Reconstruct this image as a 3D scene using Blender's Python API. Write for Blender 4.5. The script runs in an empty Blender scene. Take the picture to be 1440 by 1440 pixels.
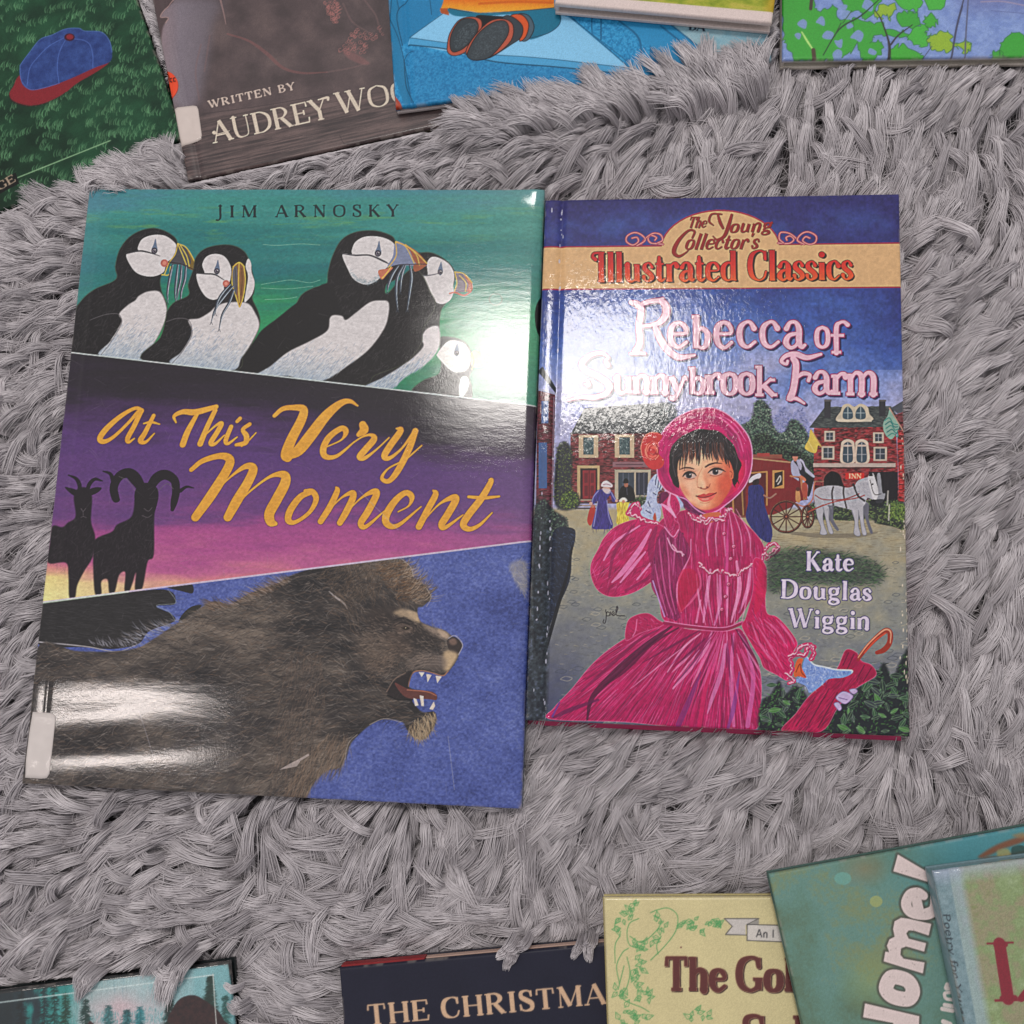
import bpy, math
import numpy as np

# ---------------------------------------------------------------- camera
FPX, CAM_H = 1440.0, 0.47
PITCH, ROLL, YAW = math.radians(10.6), math.radians(29.5), math.radians(31.4)
def _basis():
    t = PITCH
    R = np.array([1, 0, 0.]); U = np.array([0, math.cos(t), math.sin(t)]); D = np.array([0, math.sin(t), -math.cos(t)])
    c, s = math.cos(ROLL), math.sin(ROLL)
    R, U = c * R - s * U, s * R + c * U
    cy, sy = math.cos(YAW), math.sin(YAW)
    Z = np.array([[cy, -sy, 0], [sy, cy, 0], [0, 0, 1]])
    return Z @ R, Z @ U, Z @ D
CR, CU, CD = _basis()
CPOS = np.array([0, 0, CAM_H])
def unproj(px, z):
    """picture point (1440 px frame) -> point of the horizontal plane at height z"""
    px = np.atleast_2d(np.asarray(px, float))
    d = (px[:, :1] - 720) / FPX * CR + (720 - px[:, 1:2]) / FPX * CU + CD
    return CPOS + d * ((z - CAM_H) / d[:, 2:3])
def proj(P):
    q = np.atleast_2d(P) - CPOS
    return np.stack([720 + FPX * (q @ CR) / (q @ CD), 720 - FPX * (q @ CU) / (q @ CD)], 1)
WORLD_L = 0.52
LAMPS = [('ceiling_panel_lamp', (797, 505), 2.3, 0.62, 0.33, 36.0, (1, 0.95, 0.90)),
         ('ceiling_panel_lamp', (165, 1052), 2.3, 0.46, 0.11, 40.0, (1, 0.89, 0.84))]
FUR_A, FUR_B = (.40, .372, .395), (.72, .68, .705)
scene = bpy.context.scene
col = scene.collection
cam_data = bpy.data.cameras.new('camera'); cam = bpy.data.objects.new('camera', cam_data); col.objects.link(cam)
cam_data.sensor_width = 36; cam_data.lens = 36 * FPX / 1440; cam_data.clip_start = 0.01; cam_data.clip_end = 50
from mathutils import Matrix, Vector
cam.matrix_world = Matrix([[CR[i], CU[i], -CD[i], CPOS[i]] for i in range(3)] + [[0, 0, 0, 1]])
scene.camera = cam
# ---------------------------------------------------------------- light: an indoor room with ceiling panels, soft fill from its pale walls
world = bpy.data.worlds.new('World'); scene.world = world; world.use_nodes = True
world.node_tree.nodes['Background'].inputs[0].default_value = (1.0, 0.97, 0.98, 1)
world.node_tree.nodes['Background'].inputs[1].default_value = WORLD_L
def mirror_spot(px, z, height):
    """where a lamp hangs at that height so a level surface at z mirrors it at the picture point"""
    p = unproj([px], z)[0]; d = p - CPOS
    return p + np.array([d[0], d[1], -d[2]]) * ((height - z) / -d[2])
def ceiling_lamp(name, px, height, sx, sy, radiance, colr, rz=0.0, spread=180):
    p = mirror_spot(px, 0.025, height)
    ld = bpy.data.lights.new(name, 'AREA'); ld.shape = 'RECTANGLE'; ld.size = sx; ld.size_y = sy
    ld.energy = radiance * math.pi * sx * sy; ld.color = colr; ld.spread = math.radians(spread)
    o = bpy.data.objects.new(name, ld); col.objects.link(o); o.location = p
    o.rotation_euler = (0, 0, rz); return o
for a_ in LAMPS: ceiling_lamp(*a_)
vs = scene.view_settings; scene.display_settings.display_device = 'sRGB'
vs.view_transform = 'Standard'; vs.look = 'None'; vs.exposure = 0; vs.gamma = 1; vs.use_curve_mapping = False
scene.cycles.max_bounces = 6; scene.cycles.diffuse_bounces = 3; scene.cycles.glossy_bounces = 2
# ---------------------------------------------------------------- printing: paint a cover's artwork in the book's own millimetres
rng = np.random.default_rng(7)
def homog(src, dst):
    A = []; b = []
    for (x, y), (u, v) in zip(src, dst):
        A += [[x, y, 1, 0, 0, 0, -u * x, -u * y], [0, 0, 0, x, y, 1, -v * x, -v * y]]; b += [u, v]
    return np.append(np.linalg.solve(np.array(A, float), np.array(b, float)), 1).reshape(3, 3)
def hmap(Hm, p):
    q = np.c_[np.atleast_2d(p), np.ones(len(np.atleast_2d(p)))] @ Hm.T
    return q[:, :2] / q[:, 2:]
def crom(p, n=6, closed=False):
    p = np.asarray(p, float)
    if len(p) < 3: return p
    q = np.vstack([p[-1], p, p[0], p[1]]) if closed else np.vstack([2 * p[0] - p[1], p, 2 * p[-1] - p[-2]])
    t = np.linspace(0, 1, n, endpoint=False)[None, :, None]
    a, b, c, d = (q[i:len(q) - 3 + i][:, None] for i in range(4))
    r = (.5 * (2 * b + (c - a) * t + (2 * a - 5 * b + 4 * c - d) * t ** 2 + (3 * b - a - 3 * c + d) * t ** 3)).reshape(-1, p.shape[1])
    return r if closed else np.vstack([r, p[-1]])
def pts(s, ox=0, oy=0, k=1.0):
    a = np.array(s.split(), float).reshape(-1, 2) / k
    return a + [ox, oy]
class Zm:
    """tracing helper: numbers read off an enlargement that starts at (ox, oy)"""
    def __init__(self, ox, oy, k): self.o = (ox, oy, k)
    def __call__(self, s): return pts(s, *self.o)
def upn(h, w, cy, cx, r=None):
    """smooth value noise 0..1, cell size cx, cy"""
    r = r or rng
    gy, gx = max(2, int(h / cy) + 3), max(2, int(w / cx) + 3)
    g = r.random((gy, gx))
    y = np.arange(h) / cy; x = np.arange(w) / cx
    yi = np.minimum(y.astype(int), gy - 2); xi = np.minimum(x.astype(int), gx - 2)
    fy = (y - yi)[:, None]; fx = (x - xi)[None]
    fy = fy * fy * (3 - 2 * fy); fx = fx * fx * (3 - 2 * fx)
    a = g[yi][:, xi]; b = g[yi][:, xi + 1]; c = g[yi + 1][:, xi]; d = g[yi + 1][:, xi + 1]
    return (a * (1 - fx) + b * fx) * (1 - fy) + (c * (1 - fx) + d * fx) * fy
def fbm(h, w, cy, cx, o=4):
    s = np.zeros((h, w)); a = 1; t = 0
    for i in range(o):
        s += a * upn(h, w, max(cy / 2 ** i, 1), max(cx / 2 ** i, 1)); t += a; a *= .55
    return s / t
def C(*c): return np.array(c, float) / 255
def ramp(t, stops):
    t = np.asarray(t); xs = [s[0] for s in stops]
    return np.stack([np.interp(t, xs, [s[1][i] / 255 for s in stops]) for i in range(3)], -1)
def blur1(a, r):
    if r < .5: return a
    k = int(round(r)); n = 2 * k + 1
    for ax in (0, 1):
        p = np.pad(a, [(k + 1, k) if i == ax else (0, 0) for i in range(2)], mode='edge'); c = np.cumsum(p, ax)
        a = (np.take(c, range(n, c.shape[ax]), ax) - np.take(c, range(0, c.shape[ax] - n), ax)) / n
    return a
class Canvas:
    def __init__(self, w, h, T, s):
        self.w, self.h, self.T, self.s = w, h, T, s
        self.img = np.zeros((h, w, 3)); self.clip = None
        yy, xx = np.mgrid[0:h, 0:w]
        self.xy = None
    def pic(self, Ti):
        """picture coordinates of every canvas pixel, for gradients"""
        yy, xx = np.mgrid[0:self.h, 0:self.w]
        p = Ti(np.c_[xx.ravel(), yy.ravel()]); self.X = p[:, 0].reshape(self.h, self.w); self.Y = p[:, 1].reshape(self.h, self.w)
    def cover(self, P, ss=4):
        x0 = max(int(P[:, 0].min()) - 1, 0); x1 = min(int(P[:, 0].max()) + 2, self.w)
        y0 = max(int(P[:, 1].min()) - 1, 0); y1 = min(int(P[:, 1].max()) + 2, self.h)
        if x1 <= x0 or y1 <= y0: return None
        ys = y0 - .5 + (np.arange((y1 - y0) * ss) + .5) / ss
        A = P; B = np.roll(P, -1, 0)
        lo = np.minimum(A[:, 1], B[:, 1]); hi = np.maximum(A[:, 1], B[:, 1])
        m = (ys[:, None] >= lo) & (ys[:, None] < hi)
        dy = B[:, 1] - A[:, 1]; dy = np.where(abs(dy) < 1e-9, 1e-9, dy)
        X = np.where(m, A[:, 0] + (ys[:, None] - A[:, 1]) / dy * (B[:, 0] - A[:, 0]), 1e9)
        n = int(m.sum(1).max())
        if n < 2: return None
        n += n % 2
        X = np.sort(X, 1)[:, :n]
        gx = np.arange(x0, x1)[None] + .5
        cov = np.zeros((len(ys), x1 - x0))
        for k in range(0, n, 2):
            if k + 1 >= X.shape[1]: break
            cov += np.clip(gx - X[:, k:k + 1], 0, 1) - np.clip(gx - X[:, k + 1:k + 2], 0, 1)
        cov = cov.reshape(y1 - y0, ss, -1).mean(1)
        return (slice(y0, y1), slice(x0, x1)), np.clip(cov, 0, 1)
    def mask(self, p, smooth=True, soft=0):
        P = self.T(p)
        if smooth: P = crom(P, 6, True)
        r = self.cover(P); M = np.zeros((self.h, self.w))
        if r: M[r[0]] = r[1]
        return blur1(blur1(M, soft * self.s), soft * self.s) if soft else M
    def blend(self, sl, a, colr):
        if self.clip is not None: a = a * self.clip[sl]
        a = a[..., None]; c = colr[sl] if getattr(colr, 'ndim', 1) == 3 and colr.shape[:2] == (self.h, self.w) else np.asarray(colr)
        self.img[sl] = self.img[sl] * (1 - a) + c * a
    def poly(self, p, colr, smooth=True, alpha=1., soft=0):
        if soft:
            M = self.mask(p, smooth, soft); self.blend((slice(None), slice(None)), M * alpha, colr); return M
        P = self.T(p)
        if smooth: P = crom(P, 6, True)
        r = self.cover(P)
        if r: self.blend(r[0], r[1] * alpha, colr)
    def fill(self, M, colr): self.blend((slice(None), slice(None)), M, colr)
    def stroke(self, p, wd, colr, smooth=True, alpha=1., closed=False):
        """brush stroke, widths in picture px, one or per point"""
        P = self.T(p); W = np.broadcast_to(np.asarray(wd, float), (len(P),)) * self.s if np.ndim(wd) == 0 or len(wd) == len(P) else np.interp(np.linspace(0, 1, len(P)), np.linspace(0, 1, len(wd)), wd) * self.s
        Q = np.c_[P, W]
        if closed and not smooth: Q = np.vstack([Q, Q[:1]])
        if smooth:
            Q = crom(Q, 5, closed)
            if closed: Q = np.vstack([Q, Q[:1]])
        m = Q[:, 2].max() / 2 + 2
        x0 = max(int(Q[:, 0].min() - m), 0); x1 = min(int(Q[:, 0].max() + m) + 1, self.w)
        y0 = max(int(Q[:, 1].min() - m), 0); y1 = min(int(Q[:, 1].max() + m) + 1, self.h)
        if x1 <= x0 or y1 <= y0: return
        cov = np.zeros((y1 - y0, x1 - x0))
        for a, b in zip(Q[:-1], Q[1:]):
            mm = max(a[2], b[2]) / 2 + 1.5
            u0 = max(int(min(a[0], b[0]) - mm), x0); u1 = min(int(max(a[0], b[0]) + mm) + 2, x1)
            v0 = max(int(min(a[1], b[1]) - mm), y0); v1 = min(int(max(a[1], b[1]) + mm) + 2, y1)
            if u1 <= u0 or v1 <= v0: continue
            gx = np.arange(u0, u1)[None] - a[0]; gy = np.arange(v0, v1)[:, None] - a[1]
            dx, dy = b[0] - a[0], b[1] - a[1]; L = dx * dx + dy * dy + 1e-12
            t = np.clip((gx * dx + gy * dy) / L, 0, 1)
            d = np.hypot(gx - t * dx, gy - t * dy) - (a[2] + (b[2] - a[2]) * t) / 2
            s_ = cov[v0 - y0:v1 - y0, u0 - x0:u1 - x0]
            np.maximum(s_, np.clip(.5 - d, 0, 1), out=s_)
        self.blend((slice(y0, y1), slice(x0, x1)), cov * alpha, colr)
    def dot(self, x, y, r, colr, alpha=1., ry=None, rot=0):
        t = np.linspace(0, 2 * np.pi, 20, endpoint=False); ry = ry or r
        a, b = r * np.cos(t), ry * np.sin(t)
        self.poly(np.c_[x + a * np.cos(rot) - b * np.sin(rot), y + a * np.sin(rot) + b * np.cos(rot)], colr, False, alpha)
    def splat(self, p, colr, a):
        """many fine marks at once; p in canvas px"""
        A = np.zeros(self.h * self.w); S = np.zeros((self.h * self.w, 3))
        p = np.asarray(p); xi = np.floor(p[:, 0]).astype(int); yi = np.floor(p[:, 1]).astype(int)
        fx = p[:, 0] - xi; fy = p[:, 1] - yi
        a = np.broadcast_to(a, len(p)); colr = np.broadcast_to(colr, (len(p), 3))
        for ox, oy, wt in ((0, 0, (1 - fx) * (1 - fy)), (1, 0, fx * (1 - fy)), (0, 1, (1 - fx) * fy), (1, 1, fx * fy)):
            X, Y = xi + ox, yi + oy; ok = (X >= 0) & (Y >= 0) & (X < self.w) & (Y < self.h)
            i = (Y * self.w + X)[ok]; w_ = (wt * a)[ok]
            A += np.bincount(i, w_, self.h * self.w)
            for k in range(3): S[:, k] += np.bincount(i, w_ * colr[ok, k], self.h * self.w)
        S /= np.maximum(A, 1e-9)[:, None]
        self.blend((slice(None), slice(None)), (1 - np.exp(-A)).reshape(self.h, self.w), S.reshape(self.h, self.w, 3))
    def hairs(self, roots, ang, length, colr, a=.8, bend=0., n=None):
        """fine hair marks; roots in picture px, angle (rad, picture), length in picture px"""
        P = self.T(roots); N = len(P); L = np.broadcast_to(length, N) * self.s; n = n or int(L.max() * 1.4) + 2
        t = np.linspace(0, 1, n)[None]; bend = np.broadcast_to(bend, N)[:, None]; ang = np.broadcast_to(ang, N)[:, None]
        st = L[:, None] / n
        th = ang + bend * t
        X = P[:, :1] + np.cumsum(np.cos(th) * st, 1); Y = P[:, 1:] + np.cumsum(np.sin(th) * st, 1)
        c = np.repeat(np.broadcast_to(colr, (N, 3))[:, None], n, 1).reshape(-1, 3)
        al = (np.broadcast_to(a, N)[:, None] * (1 - t ** 3) * np.minimum(1, st)).reshape(-1)
        self.splat(np.c_[X.ravel(), Y.ravel()], c, al)
    def inside(self, p, n, smooth=True):
        """n random picture points inside an outline"""
        M = self.mask(p, smooth); yy, xx = np.nonzero(M > .5)
        if not len(xx): return np.zeros((0, 2))
        i = rng.integers(0, len(xx), n)
        return np.c_[self.X[yy[i], xx[i]], self.Y[yy[i], xx[i]]]
    def crisp(self, amt=.6, r=2):
        for k in range(3):
            c = self.img[:, :, k]; self.img[:, :, k] = np.clip(c + amt * (c - blur1(blur1(c, r), r)), .03, .9)
    def grain(self, amt, size=1):
        g = upn(self.h, self.w, size, size) if size > 1 else rng.random((self.h, self.w))
        self.img *= 1 + amt * (g[..., None] - .5) * 2

# letters drawn as pen strokes: x y weight (0 thin .. 1 thick), cap height 1, baseline 0; c = curved, l = straight, s = serif (x y half-width)
GLY = {
'A': (.74, 'l .07 0 0 .36 1 0;l .36 1 1 .67 0 1;l .17 .33 0 .54 .33 0;s .07 0 .1;s .67 0 .12'),
'B': (.66, 'l .14 0 1 .14 1 1;c .14 .97 0 .35 .97 .1 .5 .77 1 .35 .53 .2 .14 .53 0;c .14 .53 0 .4 .52 .1 .58 .27 1 .38 .03 .1 .14 .03 0;s .1 0 .1;s .1 1 .1'),
'C': (.7, 'c .6 .72 .3 .56 .93 .2 .38 .98 0 .16 .84 .8 .09 .5 1 .16 .16 .8 .38 .02 0 .56 .1 .1 .63 .3 .1;l .61 .66 .1 .61 .98 .1'),
'D': (.76, 'l .14 0 1 .14 1 1;c .14 .97 0 .38 .96 .2 .6 .78 .9 .66 .5 1 .6 .22 .9 .38 .04 .2 .14 .03 0;s .1 0 .1;s .1 1 .1'),
'E': (.64, 'l .14 0 1 .14 1 1;l .14 .97 0 .56 .97 0 .57 .76 .2;l .14 .51 0 .44 .51 0;l .44 .4 .2 .44 .62 .2;l .14 .03 0 .58 .03 0 .6 .26 .2;s .1 0 .1;s .1 1 .1'),
'F': (.6, 'l .14 0 1 .14 1 1;l .14 .97 0 .56 .97 0 .57 .74 .2;l .14 .51 0 .44 .51 0;l .44 .4 .2 .44 .62 .2;s .14 0 .14;s .1 1 .1'),
'G': (.76, 'c .62 .72 .3 .56 .93 .2 .38 .98 0 .16 .84 .8 .09 .5 1 .16 .16 .8 .38 .02 0 .52 .06 .1 .62 .14 .5;l .62 .04 1 .62 .4 1;s .6 .4 .13;l .62 .7 .1 .62 .98 .1'),
'H': (.8, 'l .16 0 1 .16 1 1;l .64 0 1 .64 1 1;l .16 .51 0 .64 .51 0;s .16 0 .13;s .16 1 .13;s .64 0 .13;s .64 1 .13'),
'I': (.36, 'l .18 0 1 .18 1 1;s .18 0 .14;s .18 1 .14'),
'J': (.4, 'c .24 1 1 .24 .5 1 .24 0 .9 .15 -.2 .4 .02 -.2 .6;s .24 1 .14'),
'K': (.74, 'l .16 0 1 .16 1 1;l .58 1 0 .18 .42 0;l .3 .56 1 .64 0 1;s .16 0 .13;s .16 1 .13;s .58 1 .1;s .64 0 .1'),
'L': (.62, 'l .16 0 1 .16 1 1;l .14 .03 0 .56 .03 0 .58 .3 .2;s .14 0 .13;s .16 1 .13'),
'M': (.96, 'l .14 0 0 .16 1 0;l .17 1 1 .47 .05 1;l .47 .05 0 .78 1 0;l .79 0 1 .79 1 1;s .14 0 .1;s .79 0 .13;s .12 1 .08;s .83 1 .09'),
'N': (.82, 'l .16 0 0 .16 1 0;l .16 1 1 .66 .02 1;l .66 0 0 .66 1 0;s .16 0 .1;s .12 1 .1;s .66 1 .1'),
'O': (.78, 'c .39 .98 0 .15 .84 .7 .09 .5 1 .15 .16 .7 .39 .02 0 .63 .16 .7 .69 .5 1 .63 .84 .7 .39 .98 0'),
'P': (.64, 'l .14 0 1 .14 1 1;c .14 .97 0 .4 .96 .2 .54 .72 1 .4 .46 .2 .14 .46 0;s .14 0 .13;s .1 1 .1'),
'R': (.74, 'l .14 0 1 .14 1 1;c .14 .97 0 .4 .96 .2 .54 .74 1 .4 .52 .2 .14 .5 0;l .34 .5 .9 .62 .02 1;s .14 0 .13;s .1 1 .1;s .66 0 .07'),
'S': (.58, 'c .47 .74 .2 .42 .93 .1 .28 .98 .1 .13 .9 .6 .13 .68 .9 .29 .53 1 .47 .35 1 .46 .1 .7 .28 .02 .1 .13 .08 .1 .08 .3 .2;l .47 .68 .1 .47 .98 .1;l .08 .04 .1 .08 .32 .1'),
'T': (.7, 'l .35 0 1 .35 1 1;l .06 .72 .2 .07 .97 0 .63 .97 0 .64 .72 .2;s .35 0 .15'),
'U': (.78, 'c .16 1 1 .16 .35 1 .24 .06 .6 .42 .02 .1 .58 .1 0 .62 .4 0 .62 1 0;s .16 1 .13;s .62 1 .1'),
'V': (.72, 'l .08 1 1 .36 .02 1;l .36 .02 0 .64 1 0;s .08 1 .12;s .64 1 .1'),
'W': (1.04, 'l .08 1 1 .32 .02 1;l .32 .02 0 .54 .9 0;l .46 1 1 .71 .02 1;l .71 .02 0 .95 1 0;s .08 1 .12;s .46 1 .12;s .95 1 .1'),
'Y': (.72, 'l .09 1 1 .37 .45 1;l .37 .45 0 .63 1 0;l .37 0 1 .37 .46 1;s .09 1 .12;s .63 1 .1;s .37 0 .13'),
'a': (.54, 'c .12 .46 .8 .2 .6 .2 .33 .6 .3 .4 .44 1 .4 .16 1 .46 .03 .3 .53 .08 0;c .4 .36 0 .18 .3 .5 .11 .14 1 .2 .02 .3 .32 .06 .1 .4 .18 0'),
'b': (.58, 'l .14 .02 1 .14 1 1;c .14 .48 0 .3 .61 .2 .46 .48 .8 .48 .3 1 .42 .08 .6 .3 .02 0 .14 .1 0;s .09 1 .07'),
'c': (.5, 'c .42 .46 .9 .34 .6 .2 .24 .61 .1 .12 .5 .8 .09 .3 1 .14 .1 .7 .28 .02 .1 .44 .14 0'),
'd': (.6, 'l .44 .02 1 .44 1 1;c .44 .48 0 .3 .61 .2 .13 .5 .8 .1 .3 1 .14 .1 .6 .28 .02 0 .44 .12 0;s .39 1 .07;s .5 0 .06'),
'e': (.52, 'c .11 .34 0 .44 .36 0 .4 .54 .5 .27 .61 .1 .13 .52 .8 .09 .3 1 .14 .1 .7 .29 .02 .1 .46 .14 0'),
'f': (.38, 'c .42 .9 .8 .34 .99 .2 .24 .96 .2 .17 .8 1 .17 .02 1;l .04 .57 0 .34 .57 0;s .17 0 .12'),
'g': (.56, 'c .26 .61 0 .12 .53 .7 .12 .32 .7 .26 .25 0 .4 .33 .7 .4 .53 .7 .26 .61 0;c .2 .25 .1 .12 .14 .3 .2 .04 .5 .4 0 .8 .46 -.14 .6 .28 -.25 .1 .1 -.18 .4 .1 -.06 .3 .2 .02 .1;l .38 .56 .2 .5 .62 .6'),
'h': (.62, 'l .14 0 1 .14 1 1;c .14 .44 0 .3 .61 .3 .46 .5 1 .46 .02 1;s .14 0 .12;s .09 1 .07;s .46 0 .12'),
'i': (.3, 'l .15 0 1 .15 .58 1;l .15 .83 1.2 .15 .84 1.2;s .15 0 .12;s .1 .58 .07'),
'k': (.6, 'l .14 0 1 .14 1 1;l .45 .58 0 .16 .26 0;l .24 .36 1 .5 .02 1;s .14 0 .12;s .09 1 .07;s .46 .58 .09;s .52 0 .08'),
'l': (.3, 'l .15 0 1 .15 1 1;s .15 0 .12;s .1 1 .07'),
'm': (.92, 'l .14 0 1 .14 .58 1;c .14 .44 0 .3 .61 .3 .45 .5 1 .45 .02 1;c .45 .44 0 .61 .61 .3 .76 .5 1 .76 .02 1;s .14 0 .12;s .09 .58 .07;s .45 0 .11;s .76 0 .12'),
'n': (.62, 'l .14 0 1 .14 .58 1;c .14 .44 0 .3 .61 .3 .46 .5 1 .46 .02 1;s .14 0 .12;s .09 .58 .07;s .46 0 .12'),
'o': (.54, 'c .27 .61 0 .13 .53 .7 .09 .31 1 .13 .1 .7 .27 .02 0 .41 .1 .7 .45 .31 1 .41 .53 .7 .27 .61 0'),
'r': (.46, 'l .14 0 1 .14 .58 1;c .14 .42 0 .26 .58 .2 .36 .59 .6 .4 .5 1;s .14 0 .13;s .09 .58 .07'),
's': (.44, 'c .35 .48 .5 .29 .6 .1 .2 .61 .1 .11 .53 .6 .13 .4 .9 .3 .25 .9 .35 .12 .8 .22 .02 .1 .12 .06 .1 .08 .17 .6'),
't': (.38, 'c .17 .8 .4 .17 .5 1 .17 .14 1 .25 .03 .4 .36 .1 0;l .04 .58 0 .33 .58 0'),
'u': (.62, 'c .14 .58 1 .14 .2 1 .2 .04 .5 .32 .03 .1 .45 .16 0;l .46 .02 1 .46 .58 1;s .09 .58 .07;s .41 .58 .07;s .52 0 .06'),
'v': (.54, 'l .08 .58 1 .27 .02 1;l .27 .02 0 .46 .58 0;s .08 .58 .09;s .46 .58 .08'),
'x': (.54, 'l .1 .58 1 .44 .02 1;l .43 .58 0 .1 .02 0;s .1 .58 .08;s .44 .58 .08;s .1 0 .08;s .44 0 .08'),
'y': (.56, 'l .08 .58 1 .28 .04 1;c .47 .58 0 .3 .08 0 .18 -.2 .3 .08 -.2 .8;s .08 .58 .09;s .47 .58 .08'),
"'": (.2, 'l .1 1 .9 .08 .78 .1'), '!': (.3, 'l .15 1 1.3 .15 .32 .3;l .15 .05 1.2 .15 .06 1.2'), ' ': (.34, ''),
}
def text_strokes(s, p0, p1, cap, thick, thin, serif=1.0, skew=0., track=0., narrow=1., mono=False):
    """strokes in picture px for a line of text whose baseline runs from p0 to p1 (advances stretched to fit)"""
    p0, p1 = np.array(p0, float), np.array(p1, float); d = p1 - p0; L = np.hypot(*d); e = d / L; n = np.array([e[1], -e[0]])
    adv = sum(GLY[c][0] + track for c in s) - track; k = L / adv
    out = []; x = 0.
    for c in s:
        w, g = GLY[c]
        for st in g.split(';'):
            if not st: continue
            t = st.split(); v = np.array(t[1:], float)
            if t[0] == 's':
                if serif <= 0: continue
                sx, sy, hw = v; hw *= serif; yy = sy + (.5 * thin / cap if sy < .3 else -.5 * thin / cap)
                q = np.array([[sx - hw, yy, -1], [sx + hw, yy, -1]])
            else: q = v.reshape(-1, 3)
            X = (x + q[:, 0]) * k + skew * q[:, 1] * cap; Y = q[:, 1] * cap
            W = np.where(q[:, 2] < 0, thin, thin + (thick - thin) * q[:, 2])
            out.append((p0 + X[:, None] * e + Y[:, None] * n, W, t[0] == 'c'))
        x += w + track
    return out
def write(cv, strokes, colr, grow=0., off=(0, 0), alpha=1.):
    for p, W, cu in strokes:
        p = p + np.array(off); W = np.broadcast_to(np.asarray(W, float), (len(p),)) + grow
        if cu or len(p) > 4: cv.stroke(p, W, colr, cu, alpha); continue
        for i in range(len(p) - 1):        # a straight pen stroke has square ends
            d = (p[i + 1] - p[i]) / (np.hypot(*(p[i + 1] - p[i])) + 1e-9); n = np.array([-d[1], d[0]]); e = d * max(grow, -.5) / 2
            a, b = p[i] - e, p[i + 1] + e
            if np.hypot(*(p[i + 1] - p[i])) < W[i] * .5: cv.stroke(p, W, colr, False, alpha); continue
            cv.poly(np.array([a + n * W[i] / 2, b + n * W[i + 1] / 2, b - n * W[i + 1] / 2, a - n * W[i] / 2]), colr, False, alpha)
            if i: cv.dot(*p[i], W[i] / 2, colr, alpha)

class Cover:
    """flat front of a book: local frame u (width), v (down the page), in metres, plus its canvas"""
    def __init__(self, z, quad=None, a=None, b=None, w=None, h=None, edge='top', res=1.0):
        self.z = z
        if quad is not None:
            Q = unproj(quad, z)[:, :2]
            w = (np.hypot(*(Q[1] - Q[0])) + np.hypot(*(Q[2] - Q[3]))) / 2; h = (np.hypot(*(Q[3] - Q[0])) + np.hypot(*(Q[2] - Q[1]))) / 2
        else:
            A, B = unproj([a, b], z)[:, :2]; e = (B - A) / np.hypot(*(B - A)); n = np.array([e[1], -e[0]])   # n = down the page
            if edge == 'top': Q = [A, A + e * w, A + e * w + n * h, A + n * h]                # a = top left, b further right
            elif edge == 'bottom': Q = [A - n * h, A + e * w - n * h, A + e * w, A]            # a = bottom left
            elif edge == 'topright': Q = [A - e * w, A, A + n * h, A - e * w + n * h]           # a = top right, b further right
            elif edge == 'bottomright': Q = [A - e * w - n * h, A - n * h, A, A - e * w]
        self.Q = np.array(Q); self.W, self.H = w, h
        self.M = homog([(0, 0), (w, 0), (w, h), (0, h)], self.Q); self.Mi = np.linalg.inv(self.M)
        g = np.stack(np.meshgrid(np.arange(-50, 1500, 10), np.arange(-50, 1500, 10)), -1).reshape(-1, 2)
        l = self.local(g); l = l[(l[:, 0] > 0) & (l[:, 0] < w) & (l[:, 1] > 0) & (l[:, 1] < h)]
        self.k = FPX / (CAM_H - z) * res
        self.u0, self.v0 = np.maximum(l.min(0) - .004, 0); self.u1, self.v1 = np.minimum(l.max(0) + .004, [w, h])
        nw, nh = int((self.u1 - self.u0) * self.k) + 1, int((self.v1 - self.v0) * self.k) + 1
        self.cv = Canvas(nw, nh, lambda p: (self.local(p) - [self.u0, self.v0]) * self.k, res)
        self.cv.pic(lambda p: self.pic(np.asarray(p) / self.k + [self.u0, self.v0]))
    def local(self, px): return hmap(self.Mi, unproj(px, self.z)[:, :2])
    def world(self, l): return hmap(self.M, l)
    def pic(self, l):
        xy = self.world(l); return proj(np.c_[xy, np.full(len(xy), self.z)])
# ---------------------------------------------------------------- where each book lies (picture corners measured off the photograph, unprojected to its height)
COV = {
 'left':  Cover(.0240, quad=[(125, 265), (766, 266), (733, 1138), (30, 1102)], res=1.15),
 'right': Cover(.0275, quad=[(767, 281), (1265, 272), (1280, 1036), (739, 1013)], res=1.2),
 'green': Cover(.0112, a=(258, 193), b=(388, 141), w=.22, h=.27, edge='bottomright'),
 'brown': Cover(.0125, quad=[(117, -500), (865, -664), (1024, 87), (264, 254)]),
 'blue':  Cover(.0195, a=(556, 151), b=(707, 132), w=.180, h=.20, edge='bottom'),
 'yellow': Cover(.0290, a=(780, 4), b=(1088, 32), w=.1020, h=.12, edge='bottom'),
 'tree':  Cover(.0200, a=(1100, 84), b=(1440, 79), w=.24, h=.19, edge='bottom'),
 'teal':  Cover(.0200, a=(322, 1352), b=(644, 1311), w=.21, h=.26, edge='topright'),
 'navy':  Cover(.0260, a=(477, 1361), b=(849, 1327), w=.19, h=.25),
 'cream': Cover(.0340, a=(849, 1262), b=(1085, 1261), w=.20, h=.25),
 'home':  Cover(.0420, a=(1081, 1229), b=(1440, 1163), w=.24, h=.26),
 'poet':  Cover(.0535, a=(1312, 1225), b=(1440, 1208), w=.21, h=.26),
}
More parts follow.
